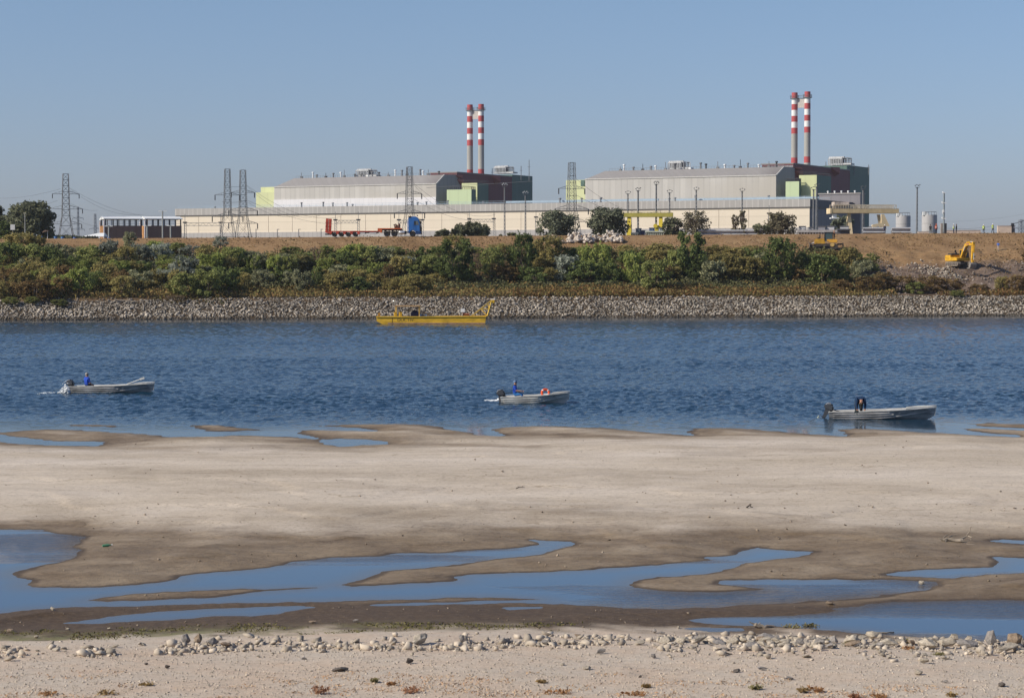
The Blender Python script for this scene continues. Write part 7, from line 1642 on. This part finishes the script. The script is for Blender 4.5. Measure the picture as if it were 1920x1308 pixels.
# a dark line hangs over its side
mb = MB(); mb.blob((0, 0, 0), .13, .03, .05, 8, 5); mb.tube([(0, -.02, 0), (.02, -.04, -.22)], .025, 5); mb.tube([(-.1, -.02, 0), (-.13, -.03, -.12)], .02, 5); o = mb.part('mooring_rope', pm('rope_dark', (0.05, 0.06, 0.055), .9)); o.location = (on_z(1606, 786).x, b3.location.y - .80, .44); tag(o, 'dark knotted rope hanging over the side of the moored boat', 'rope')
# foam behind the two boats under way
rng = np.random.default_rng(9)
def foam(px0, px1, py, amp, label):
    a, b = on_z(px0, py), on_z(px1, py); n = 520; t = rng.random(n) ** 1.5
    X = b.x + (a.x - b.x) * t; Yf = a.y + .65 + rng.normal(0, .12 + .3 * t, n); Z = np.abs(rng.normal(0, 1, n)) * amp * np.exp(-((t - .12) / .16) ** 2) + .01
    V, Fs = stone_field(np.column_stack([X, Yf, Z]), rng.uniform(.06, .22, n) * (1 - .6 * t), rng, .6)
    tag(obj_from('wake_foam', np_mesh('wake_foam', V, Fs, pm('foam', (0.80, 0.82, 0.83), .7, var=.05), True)), label, 'foam', None, 'stuff')
foam(72, 126, 738, .30, 'white foam churned up behind the boat with the oar')
foam(908, 943, 752, .08, 'white foam behind the boat with the lifebuoy')
# ================================================================ ROCKS, DRIFTWOOD, WEEDS IN FRONT
def rock_mesh(seed):
    rg = random.Random(seed); bm = stone_hull(rg.randint(13, 20), seed * 7 + 1, (rg.uniform(.85, 1.1), rg.uniform(.75, 1.0), rg.uniform(.75, 1.0)))
    bmesh.ops.dissolve_limit(bm, angle_limit=R(14), verts=bm.verts, edges=bm.edges)
    bmesh.ops.bevel(bm, geom=bm.edges[:], offset=.035, segments=1, affect='EDGES', clamp_overlap=True)
    bmesh.ops.triangulate(bm, faces=bm.faces); bmesh.ops.subdivide_edges(bm, edges=[e for e in bm.edges if e.calc_length() > .3], cuts=2, use_grid_fill=True)
    off = Vector((rg.random() * 50, rg.random() * 50, rg.random() * 50)); bm.normal_update()
    for v in bm.verts: v.co += v.normal * (mnoise.noise(v.co * 2.2 + off) * .05 + mnoise.noise(v.co * 6 + off) * .025)
    me = bpy.data.meshes.new('rock'); bm.to_mesh(me); bm.free(); return me
def objvar(m, amt):
    """give each copy its own tone"""
    nt = m.node_tree; b = nt.nodes['Principled BSDF']; l = b.inputs['Base Color'].links[0]; src = l.from_socket
    oi = nt.nodes.new('ShaderNodeObjectInfo'); mr = nt.nodes.new('ShaderNodeMapRange'); mr.inputs['To Min'].default_value = 1 - amt; mr.inputs['To Max'].default_value = 1 + amt * .6
    nt.links.new(oi.outputs['Random'], mr.inputs['Value']); sc = nt.nodes.new('ShaderNodeVectorMath'); sc.operation = 'SCALE'
    nt.links.new(src, sc.inputs[0]); nt.links.new(mr.outputs[0], sc.inputs['Scale']); nt.links.new(sc.outputs[0], b.inputs['Base Color']); return m
M_PALE = objvar(pm('pale_limestone', (0.46, 0.395, 0.31), .95, var=.26, scale=3, bump=.6, bscale=14, spec=.15), .18)
M_GREYR = objvar(pm('grey_rock', (0.30, 0.27, 0.245), .95, var=.25, scale=3, bump=.6, bscale=14, spec=.15), .2)
M_BRNR = objvar(pm('brown_rock', (0.30, 0.225, 0.16), .95, var=.25, scale=3, bump=.6, bscale=14, spec=.15), .15)
M_DRKR = pm('dark_rock', (0.12, 0.10, 0.085), .95, var=.25, scale=4, bump=.5, bscale=14)
def rset(m, n, s0):
    out = []
    for i in range(n):
        me = rock_mesh(s0 + i); me.materials.append(m); out.append(me)
    return out
RK = {'pale': rset(M_PALE, 9, 100), 'grey': rset(M_GREYR, 4, 200), 'brown': rset(M_BRNR, 3, 300), 'dark': rset(M_DRKR, 2, 400)}
def gpos(px, py):
    """ground point seen through a pixel on the near shore"""
    d = ray(px, py); Ya = np.linspace(30, 130, 401) if py < 1120 else np.linspace(30, 62, 321); Ya = Ya[(Ya > on_z(px, py, 1.6).y) & (Ya < on_z(px, py, -.05).y + .4)]
    X = d.x / d.y * Ya; h = np.maximum(shore_height(np.column_stack([X, Ya]))[0], 0); zr = EYE + d.z / d.y * Ya
    i = int(np.argmax(zr <= h)); return Vector((X[i], Ya[i], h[i]))
rr_ = random.Random(5)
def rock(px, py, wpx, hpx, kind='pale', label=None, group='pale rocks along the gravel edge', tilt=.3, sink=.12, i=None):
    p = gpos(px, py); sc = p.y / F_PX; me = RK[kind][i if i is not None else rr_.randrange(len(RK[kind]))]
    o = bpy.data.objects.new('rock', me); COL.objects.link(o); wx, hz = wpx * sc / 2, hpx * sc / 2
    o.scale = (wx * 1.12, wx * rr_.uniform(.7, 1.1), hz * 1.15); o.rotation_euler = (rr_.uniform(-tilt, tilt), rr_.uniform(-tilt, tilt), rr_.uniform(0, 6.28) if wpx < 2.2 * hpx else rr_.uniform(-.3, .3))
    o.location = p + Vector((0, 0, hz * (1 - sink))); return tag(o, label, 'rock', group)
# the ones that stand out
for a in [
 (868, 1207, 20, 24, 'grey', 'dark pointed stone standing upright on the mud edge, alone'), (786, 1208, 46, 22, 'pale', 'pale flat triangular slab lying left of the upright pointed stone'), (950, 1206, 20, 13, 'grey', 'grey rounded stone just past the upright pointed stone'),
 (1021, 1209, 20, 13, 'grey', 'small grey cone shaped stone on the gravel edge beyond the rounded one'), (349, 1208, 28, 22, 'grey', 'grey lump at the top of the brown stone cluster near the pool'), (372, 1209, 34, 24, 'brown', 'brown boulder in the stone cluster below the narrow pool'), (398, 1210, 26, 18, 'grey', 'bluish grey rock at the end of the stone cluster below the narrow pool'),
 (424, 1215, 30, 16, 'brown', 'brown flat rock beside the stone cluster below the narrow pool'), (640, 1258, 42, 11, 'dark', 'dark elongated stone lying on the pale gravel'), (768, 1245, 18, 15, 'dark', 'dark lone stone on the gravel below the triangular slab'), (773, 1231, 14, 10, 'pale', 'small pale stone behind the dark lone stone'),
 (1381, 1260, 18, 8, 'dark', 'small dark wedge of stone on open gravel'), (1429, 1257, 20, 10, 'grey', 'grey wedge stone casting a long shadow on open gravel'), (1880, 1287, 20, 12, 'dark', 'dark rounded cobble low at the picture corner'), (1858, 1210, 32, 36, 'grey', 'big round grey boulder standing against the large pool'),
 (1904, 1214, 44, 34, 'brown', 'big brown pitted boulder at the edge of the large pool'), (1636, 1201, 36, 24, 'pale', 'pale angular boulder, tallest in the middle of the rock row'), (1600, 1207, 46, 20, 'pale', 'long pale slab with a dark shaded end in the rock row'), (1562, 1206, 24, 18, 'grey', 'greenish grey rock in the row beside the long pale slab'),
 (1560, 1196, 12, 8, 'brown', 'round brown cobble sitting above the rock row'), (1305, 1206, 46, 18, 'pale', 'long low pale block at the start of the dense rock row'), (1392, 1206, 24, 16, 'pale', 'blocky pale rock before the log'), (1432, 1207, 30, 18, 'pale', 'broad pale rock below the log'), (1472, 1208, 26, 14, 'pale', 'low pale rock past the log with weeds around it'),
 (1500, 1209, 22, 14, 'grey', 'square grey rock with a shaded face in the row'), (1537, 1213, 28, 20, 'grey', 'grey rock with a slanting face between two pale ones'), (1668, 1212, 40, 18, 'pale', 'wide pale rock next to the tallest angular boulder'), (1708, 1210, 20, 14, 'brown', 'tan block beside a green weed in the row'),
 (1736, 1216, 44, 22, 'pale', 'big faceted pale rock beyond the tan block'), (1776, 1215, 34, 26, 'pale', 'pale pyramid shaped rock before the large pool'), (1815, 1213, 44, 18, 'grey', 'grey flat rock in front of the round grey boulder'), (1880, 1222, 60, 22, 'pale', 'wide pale slab in front of the brown pitted boulder'),
 (1733, 1244, 20, 15, 'pale', 'round pale cobble set apart below the dense row'), (1722, 1265, 18, 12, 'pale', 'small pale stone lower down on the gravel by the round cobble'), (1225, 1234, 14, 12, 'grey', 'dark sided block alone on the gravel before the row'), (1127, 1226, 20, 12, 'grey', 'grey sided stone in the scattered part of the row'),
 (1100, 1256, 20, 9, 'pale', 'pale stone alone on the open gravel'), (1054, 1248, 12, 6, 'pale', 'small pale chip alone on the open gravel'), (1086, 1196, 22, 10, 'brown', 'mossy brown stone half buried at the mud edge'),
 (1228, 1187, 16, 9, 'grey', 'round grey cobble on the mud beside the small pool'), (1241, 1188, 14, 6, 'grey', 'flat greenish cobble next to the round grey one on the mud'), (1272, 1178, 10, 6, 'pale', 'small white cobble beside the small pool'), (667, 1166, 12, 8, 'grey', 'grey cobble alone on the dark mud'),
 (586, 1168, 16, 7, 'brown', 'low tan stone alone on the dark mud'), (99, 1144, 12, 7, 'pale', 'white cobble on the mud rim of the big pool'), (20, 1184, 18, 6, 'brown', 'flat brown stone on the mossy mud'), (128, 1182, 10, 7, 'pale', 'pale cobble on mossy mud beside a smaller one'), (205, 1180, 9, 6, 'pale', 'small pale cobble below the start of the narrow pool'),
 (233, 1196, 12, 7, 'pale', 'pale cobble in the moss line before the stone cluster'), (68, 1197, 10, 6, 'pale', 'pale cobble in the moss at the picture edge'), (314, 1253, 12, 10, 'dark', 'dark lone cobble on gravel below the stone cluster'), (274, 1246, 9, 6, 'dark', 'tiny dark stone on the gravel beside the dark lone cobble'),
 (1728, 1098, 13, 9, 'pale', 'pale topped stone standing in the pool water'), (1556, 1133, 20, 7, 'brown', 'brown clod of earth on the mud spit between two pools'), (1772, 1281, 14, 7, 'grey', 'small grey wedge low on the gravel'), (1480, 1275, 18, 8, 'grey', 'grey stone pair member low on the gravel'), (570, 1238, 12, 7, 'grey', 'small grey stone on the gravel, alone'), (1200, 1270, 8, 6, 'dark', 'tiny dark stone low on the open gravel')]:
    rock(*a[:5], label=a[5], tilt=.25)
# the rest of the row, thickening towards the far corner
rr_.seed(8); CNT = 0
PH = [(0, 'below the stretch of mossy mud'), (300, 'near the brown stone cluster'), (560, 'between the stone cluster and the triangular slab'), (760, 'around the upright pointed stone'), (1000, 'in the scattered stretch'), (1240, 'where the dense row begins'), (1480, 'in the dense middle of the row'), (1700, 'in the thick heap before the large pool')]
def ph(px):
    r = PH[0][1]
    for q, t_ in PH:
        if px >= q: r = t_
    return r
def row_y(px): return np.interp(px, [0, 300, 500, 900, 1300, 1920], [1222, 1212, 1206, 1202, 1199, 1206])
for k in range(235):
    u = rr_.random()
    px = 60 + 1900 * (1 - (1 - u) ** 1.0) if rr_.random() < .45 else 1240 + 720 * rr_.random()
    dy = abs(rr_.gauss(0, 1)) * (9 if px < 1240 else 12 if px < 1640 else 20); py = row_y(px) + dy - 3
    if py > 1290: continue
    big = (px > 1240) * .5 + .55; s = (7 + 15 * rr_.random() ** 1.8) * big * (1 if dy < 18 else .6)
    kd = 'pale' if rr_.random() < .8 else ('grey' if rr_.random() < .75 else 'brown')
    szw = 'small' if s < 9 else 'medium' if s < 14 else 'large'
    rock(px, py, s * rr_.uniform(1.0, 1.9), s * rr_.uniform(.4, .75), kd, f"{szw} {kd} rock {ph(px)} of the gravel edge", tilt=.4)
# pebbles and chips, beyond counting
rng = np.random.default_rng(14)
def gnp(px, py):
    """ground points seen through many pixels"""
    D = on_z_np(np.column_stack([px, py]), EYE - 1.0); z = np.full(len(px), .3)
    for _ in range(4): P2 = D * (EYE - z)[:, None]; z = np.maximum(shore_height(P2)[0], 0)
    return P2
def pebbles(name, n, y0, y1, s0, s1, col, label, island=.35, keepf=None, mat=None):
    py = rng.uniform(y0, y1, n); px = rng.uniform(-250, 2170, n); P2 = gnp(px, py)
    h, a = shore_height(P2); ok = h > .03
    if keepf is not None: ok &= keepf(P2, px, py)
    P2, h = P2[ok], h[ok]; size = s0 * (s1 / s0) ** (rng.random(len(P2)) ** 2.2)
    V, Fs = stone_field(np.column_stack([P2, h + size * .15]), size, rng, .75)
    tag(obj_from(name, np_mesh(name, V, Fs, mat or pm(name + '_stone', col, .95, var=.15, scale=4, island=island, spec=.1))), label, 'pebbles', None, 'stuff')
pebbles('gravel_chips', 34000, 1205, 1345, .012, .055, (0.50, 0.425, 0.34), 'pale gravel chips strewn over the near bank', .28, lambda P, px, py: (py > row_y(px) - 4))
pebbles('edge_rubble', 15000, 1186, 1270, .05, .27, (0.46, 0.39, 0.31), 'small pale rubble packed between the rocks of the gravel edge', .3, lambda P, px, py: (np.abs(py - row_y(px) - 8) < 5 + 22 * rng.random(len(px)) ** 2 * (.4 + .8 * (px > 1240))) & (fbm(px * .012, py * .06, 3, 17) > .40 - .06 * (px > 1250) + .14 * (px < 160)))
pebbles('mud_stones', 900, 1128, 1200, .015, .08, (0.27, 0.215, 0.16), 'small stones scattered on the dark mud', .4)
pebbles('sand_specks', 1300, 812, 1120, .02, .12, (0.26, 0.21, 0.16), 'dark specks and shells scattered over the sandbank', .5)
# boulder piles on the embankment crest
rb_ = random.Random(12); RKW = rset(objvar(pm('white_boulder', (0.58, 0.50, 0.42), .95, var=.15, scale=2, bump=.5, spec=.15), .12), 6, 500)
def boulders(px0, px1, top, foot, n, label):
    for k in range(int(n * 1.5)):
        t = rb_.random(); px = px0 + (px1 - px0) * t; env = math.sin(math.pi * min(1, max(0, t))) ** .55; lift = rb_.random() ** 1.3 * env
        q = hit_bank(px, foot - (foot - top) * .25 * rb_.random()); sc = q.y / F_PX; z = q.z + (foot - top) * sc * .78 * lift
        o = bpy.data.objects.new('boulder', RKW[rb_.randrange(6)]); COL.objects.link(o); s = rb_.uniform(.28, .66) * (1.15 - .3 * lift); o.scale = (s, s * .9, s * .75)
        o.rotation_euler = (rb_.uniform(-.5, .5), rb_.uniform(-.5, .5), rb_.uniform(0, 6.3)); o.location = (q.x, q.y + (1 - lift) * rb_.uniform(-.6, .3) + lift * .8, z + s * .35); tag(o, label, 'boulder', label.replace('boulder', 'boulders', 1))
boulders(1061, 1113, 435, 457, 46, 'white boulder in the pile beside the gravel heap')
boulders(1110, 1166, 435, 455, 44, 'white boulder in the pile on the yellow crane side')
n = 900; rng = np.random.default_rng(18); c = hit_bank(1038, 456); a = rng.uniform(0, 6.28, n); r_ = rng.random(n) ** .5
V, Fs = stone_field(np.column_stack([c.x + np.cos(a) * r_ * 2.7, c.y + 1 + np.sin(a) * r_ * 1.6, c.z + (1 - r_) * 1.5 + .05]), rng.uniform(.15, .45, n), rng)
tag(obj_from('gravel_heap', np_mesh('gravel_heap', V, Fs, pm('heap_gravel', (0.45, 0.35, 0.27), .95, var=.2, scale=2, island=.2))), 'tan gravel heap on the crest beside the white boulders', 'gravel heap', None, 'stuff')

# driftwood
def driftwood(px, py, label, strokes, mat=DEADWOOD, name='driftwood'):
    p = gpos(px, py); sc = p.y / F_PX; t = thing(name, label, 'driftwood', p); first = True
    for pts, r0, r1, nm in strokes:
        P = [Vector((x * sc, dpt, z * sc)) for x, z, dpt in pts]; nP = []
        for i in range(len(P) - 1):
            for k in range(3): q = P[i].lerp(P[i + 1], k / 3); nP.append(q + Vector((rr_.uniform(-1, 1), rr_.uniform(-1, 1), rr_.uniform(-1, 1))) * r0 * sc * .35)
        nP.append(P[-1]); mb = MB(); mb.tube(nP, [(r0 + (r1 - r0) * k / (len(nP) - 1)) * sc for k in range(len(nP))], 7); mb.part(nm, mat, t, True)
    return t
driftwood(1790, 1015, 'bleached branching driftwood trunk lying on the sandbank', [([(-22, 3, 0), (-8, 4, 0), (10, 3, -.1), (14, 2, -.1)], 3.2, 3.8, 'trunk'), ([(-22, 3, 0), (-30, 7, 0)], 2.2, 1, 'branch'), ([(10, 4, 0), (22, 8, .1), (28, 16, .1), (32, 28, .1)], 1.9, .8, 'branch'), ([(-20, 6, .1), (-10, 13, .2), (-2, 17, .2)], 1.3, .5, 'branch'), ([(-8, 7, .2), (4, 11, .3), (20, 10, .3)], 1.2, .5, 'branch'), ([(26, 10, .1), (32, 8, 0), (30, 3, 0)], 1.3, .6, 'branch'), ([(14, 1, -.6), (30, 0, -.7), (50, 0, -.8)], .9, .4, 'branch'), ([(-18, 2, -.1), (-20, 0, -.2)], 1.4, 1.0, 'branch')])
driftwood(1424, 1177, 'short pale log with a broken upturned end beside the pool', [([(-8, 5, 0), (0, 4, 0), (14, 3, 0), (28, 2, .1)], 4.5, 2.2, 'trunk'), ([(-8, 6, 0), (-20, 13, 0)], 2.0, .8, 'branch'), ([(-2, 7, 0), (2, 10, 0)], 1.5, .8, 'branch')])
driftwood(1406, 953, 'small dark piece of driftwood alone on the dry sand', [([(-6, 2, 0), (0, 4, .2), (4, 7, .2)], 1.5, 1, 'trunk'), ([(0, 4, 0), (6, 2, 0)], 1, .6, 'branch'), ([(2, 5, 0), (-1, 9, 0)], .8, .4, 'branch')], pm('dark_wood', (0.08, 0.065, 0.05), .9, var=.3, scale=5))
driftwood(1662, 1187, 'pale stick floating at the near edge of the large pool', [([(-16, 1, 0), (0, 1.2, 0), (16, .8, .1)], 1.6, .9, 'trunk')])
driftwood(976, 917, 'small tangle of dry twigs in the middle of the pale sand', [([(-8, 1, 0), (0, 3, .1), (8, 2, .2)], .8, .4, 'trunk'), ([(-3, 2, 0), (-5, 5, 0)], .6, .3, 'branch'), ([(2, 3, 0), (5, 6, 0)], .6, .3, 'branch')], MATS['dark_wood'])
for (px, py, ln, lab) in [(237, 569, 42, 'long bleached pole lying on the stone facing under the first shed'), (212, 578, 14, 'short bleached pole on the stone facing')]:
    q = hit_bank(px, py); sc = q.y / F_PX; t = thing('driftwood', lab, 'driftwood', q + Vector((0, -.2, .35))); mb = MB(); mb.tube([(-ln * .5 * sc, 0, .12), (0, -.05, .05), (ln * .5 * sc, -.1, -.12)], [.10, .09, .06], 6); mb.part('trunk', DEADWOOD, t, True)
# bottle litter on the sand
p = gpos(200, 1025); t = thing('bottle', 'crushed green plastic bottle lying on the sand beside the pool', 'bottle', p + Vector((0, 0, .04)), .3); mb = MB(); mb.lathe([(0, -.13), (.04, -.12), (.042, .04), (.02, .10), (.013, .14), (0, .14)], (0, 0, 0), 12, M=Matrix.Rotation(R(85), 3, 'Y')); mb.part('body', pm('green_plastic', (0.09, 0.26, 0.14), .3), t, True); mb = MB(); mb.lathe([(0, .14), (.018, .14), (.018, .17), (0, .17)], (0, 0, 0), 10, M=Matrix.Rotation(R(85), 3, 'Y')); mb.part('cap', M_WHITE, t)

# dry weeds on the near gravel
def weed(px, py, wpx, hpx, tones, label, n=46, cat='weed', spread=1.0):
    p = gpos(px, py); sc = p.y / F_PX; w_, h = wpx * sc * 1.15, hpx * sc * .55; rg = np.random.default_rng(int(px * 3 + py)); V, Fq = [], []
    for k in range(n):
        a = rg.uniform(0, 6.28); r0 = rg.random() ** .7 * w_ * .22; r1 = r0 + rg.random() * w_ * .35 * spread; hh = h * rg.uniform(.45, 1.05) * (1 - .3 * (r1 / w_))
        b = np.array([math.cos(a) * r0, math.sin(a) * r0, 0]); t_ = np.array([math.cos(a) * r1 + rg.normal(0, .02), math.sin(a) * r1, hh]); m = (b + t_) / 2 + [0, 0, h * .06]; sd = np.array([-math.sin(a + .5), math.cos(a + .5), 0]) * rg.uniform(.004, .010)
        o = len(V); V += [b - sd, b + sd, m + sd * .9, m - sd * .9, t_ + sd * .4, t_ - sd * .4]; Fq += [[o, o + 1, o + 2, o + 3], [o + 3, o + 2, o + 4, o + 5]]
        for q in range(2):
            c = m + (t_ - m) * rg.random(); o = len(V); e = rg.normal(0, 1, 3) * .018; f = rg.normal(0, 1, 3) * .010; V += [c - e, c - f, c + e, c + f]; Fq.append([o, o + 1, o + 2, o + 3])
    me = np_mesh('blades', V, Fq, leafm('weed%d' % int(tones[1][0] * 1000), tones, .2, .1)); t = thing('dry_weed', label, cat, p, 0, 'weeds on the near gravel'); obj_from('blades', me, t); return t
T_RED = [(0.27, 0.125, 0.07), (0.36, 0.18, 0.105), (0.42, 0.26, 0.16)]; T_TAN = [(0.22, 0.14, 0.06), (0.32, 0.22, 0.10), (0.40, 0.31, 0.16)]; T_GRN = [(0.16, 0.145, 0.065), (0.24, 0.21, 0.10), (0.32, 0.27, 0.14)]; T_ORG = [(0.32, 0.16, 0.075), (0.42, 0.23, 0.11), (0.47, 0.31, 0.17)]
for a in [(600, 1301, 36, 28, T_RED, 'dark red dried plant low on the gravel'), (702, 1280, 18, 16, T_GRN, 'small olive grass tuft beside the dark red plant'), (735, 1285, 14, 12, T_ORG, 'tiny orange tuft next to the olive grass tuft'), (1016, 1280, 18, 10, T_TAN, 'low tan tuft on the open gravel'),
          (1417, 1292, 26, 16, T_GRN, 'olive brown grass tuft on the gravel near the corner'), (1532, 1298, 30, 24, T_ORG, 'orange dried plant beside the olive brown tuft'), (1505, 1298, 26, 20, T_TAN, 'tan weeds touching the orange dried plant'), (1212, 1290, 14, 14, T_TAN, 'thin tan weed in the middle of the gravel'),
          (770, 1299, 46, 16, T_RED, 'spreading red dried plant at the lower picture edge'), (1045, 1300, 60, 12, T_ORG, 'low orange dried plants in the middle of the lower edge'), (1190, 1303, 44, 12, T_ORG, 'low orange dried plant under the thin tan weed'), (1602, 1308, 26, 14, T_RED, 'reddish dried plant at the lower edge past the orange one'),
          (1650, 1308, 34, 14, T_ORG, 'orange dried plant at the lower edge beyond the reddish one'), (1785, 1307, 20, 16, T_TAN, 'tan dried plant at the lower edge below the small wedge stone'), (275, 1285, 26, 8, T_TAN, 'flat dry tuft on the gravel below the dark lone cobble'), (90, 1304, 40, 12, T_ORG, 'orange brown dried plant in the lower corner'), (200, 1302, 46, 12, T_TAN, 'tan dried plants in the lower corner beside the orange brown one'),
          (1700, 1205, 24, 16, T_GRN, 'green weed growing between the tan block and a pale rock'), (1702, 1218, 26, 12, T_ORG, 'rusty weed under the tan block in the rock row'), (1485, 1176, 44, 10, T_GRN, 'green creeping plant on the mud beside the log'), (1520, 1174, 30, 8, T_GRN, 'green weed patch by the water past the log'), (1760, 1228, 24, 9, T_GRN, 'olive weed in the thick heap of rocks'), (1588, 1210, 16, 14, T_GRN, 'green weed at the shaded end of the long pale slab'), (1553, 1206, 14, 12, T_GRN, 'green weed at the greenish grey rock'), (676, 1214, 12, 8, T_GRN, 'small green weed among the stones of the gravel edge')]:
    weed(*a)
# dead plant litter at the bottom edge, beyond counting
n = 26000; rng = np.random.default_rng(33); px = rng.uniform(-200, 2120, n); py = 1345 - 85 * rng.random(n) ** 1.4; P2 = gnp(px, py); k_ = fbm(P2[:, 0] * 1.1, P2[:, 1] * 1.1, 4, 88) - .16 * (1 - (py - 1245) / 100); P2 = P2[k_ > .50]
h, _ = shore_height(P2); V, Fq = leaf_quads(np.column_stack([P2, h + rng.random(len(P2)) * .03]), rng.uniform(.010, .028, len(P2)), rng, 2.6)
tag(obj_from('plant_litter', np_mesh('plant_litter', V, Fq, leafm('litter_leaf', [(0.36, 0.21, 0.12), (0.42, 0.29, 0.185), (0.46, 0.36, 0.255)], .1))), 'dry reddish plant litter on the near gravel', 'plant litter', None, 'stuff')
n = 14000; px = rng.uniform(-200, 1100, n); py = rng.uniform(1168, 1216, n); P2 = gnp(px, py); yb_ = bank_line(P2[:, 0]); k_ = fbm(P2[:, 0] * .9, P2[:, 1] * .9, 4, 90); keep = (k_ > .46 + .06 * (px > 500)) & (P2[:, 1] > yb_ + .0) & (P2[:, 1] < yb_ + 2.2); P2 = P2[keep]
h, _ = shore_height(P2); V, Fq = leaf_quads(np.column_stack([P2, h + rng.random(len(P2)) * .04]), rng.uniform(.015, .04, len(P2)), rng, 2)
tag(obj_from('mossy_grass', np_mesh('mossy_grass', V, Fq, leafm('moss_leaf', [(0.10, 0.095, 0.03), (0.18, 0.165, 0.06), (0.25, 0.22, 0.10)], .1))), 'low olive grass along the mud edge', 'grass', None, 'stuff')
# ================================================================ the air over the river and the plain
hz = MB(); hz.box((0, 1600, 59), (6400, 3700, 126))
hm = bpy.data.materials.new('haze_air'); hm.use_nodes = True; hn = hm.node_tree; hn.nodes.clear()
pv = hn.nodes.new('ShaderNodeVolumePrincipled'); pv.inputs['Density'].default_value = 0.00006; pv.inputs['Color'].default_value = (0.86, 0.91, 1.0, 1); pv.inputs['Anisotropy'].default_value = 0.2
ho = hn.nodes.new('ShaderNodeOutputMaterial'); hn.links.new(pv.outputs[0], ho.inputs['Volume'])
tag(hz.part('haze', hm), 'thin bluish haze in the air over the river and the plain', None, None, 'stuff')
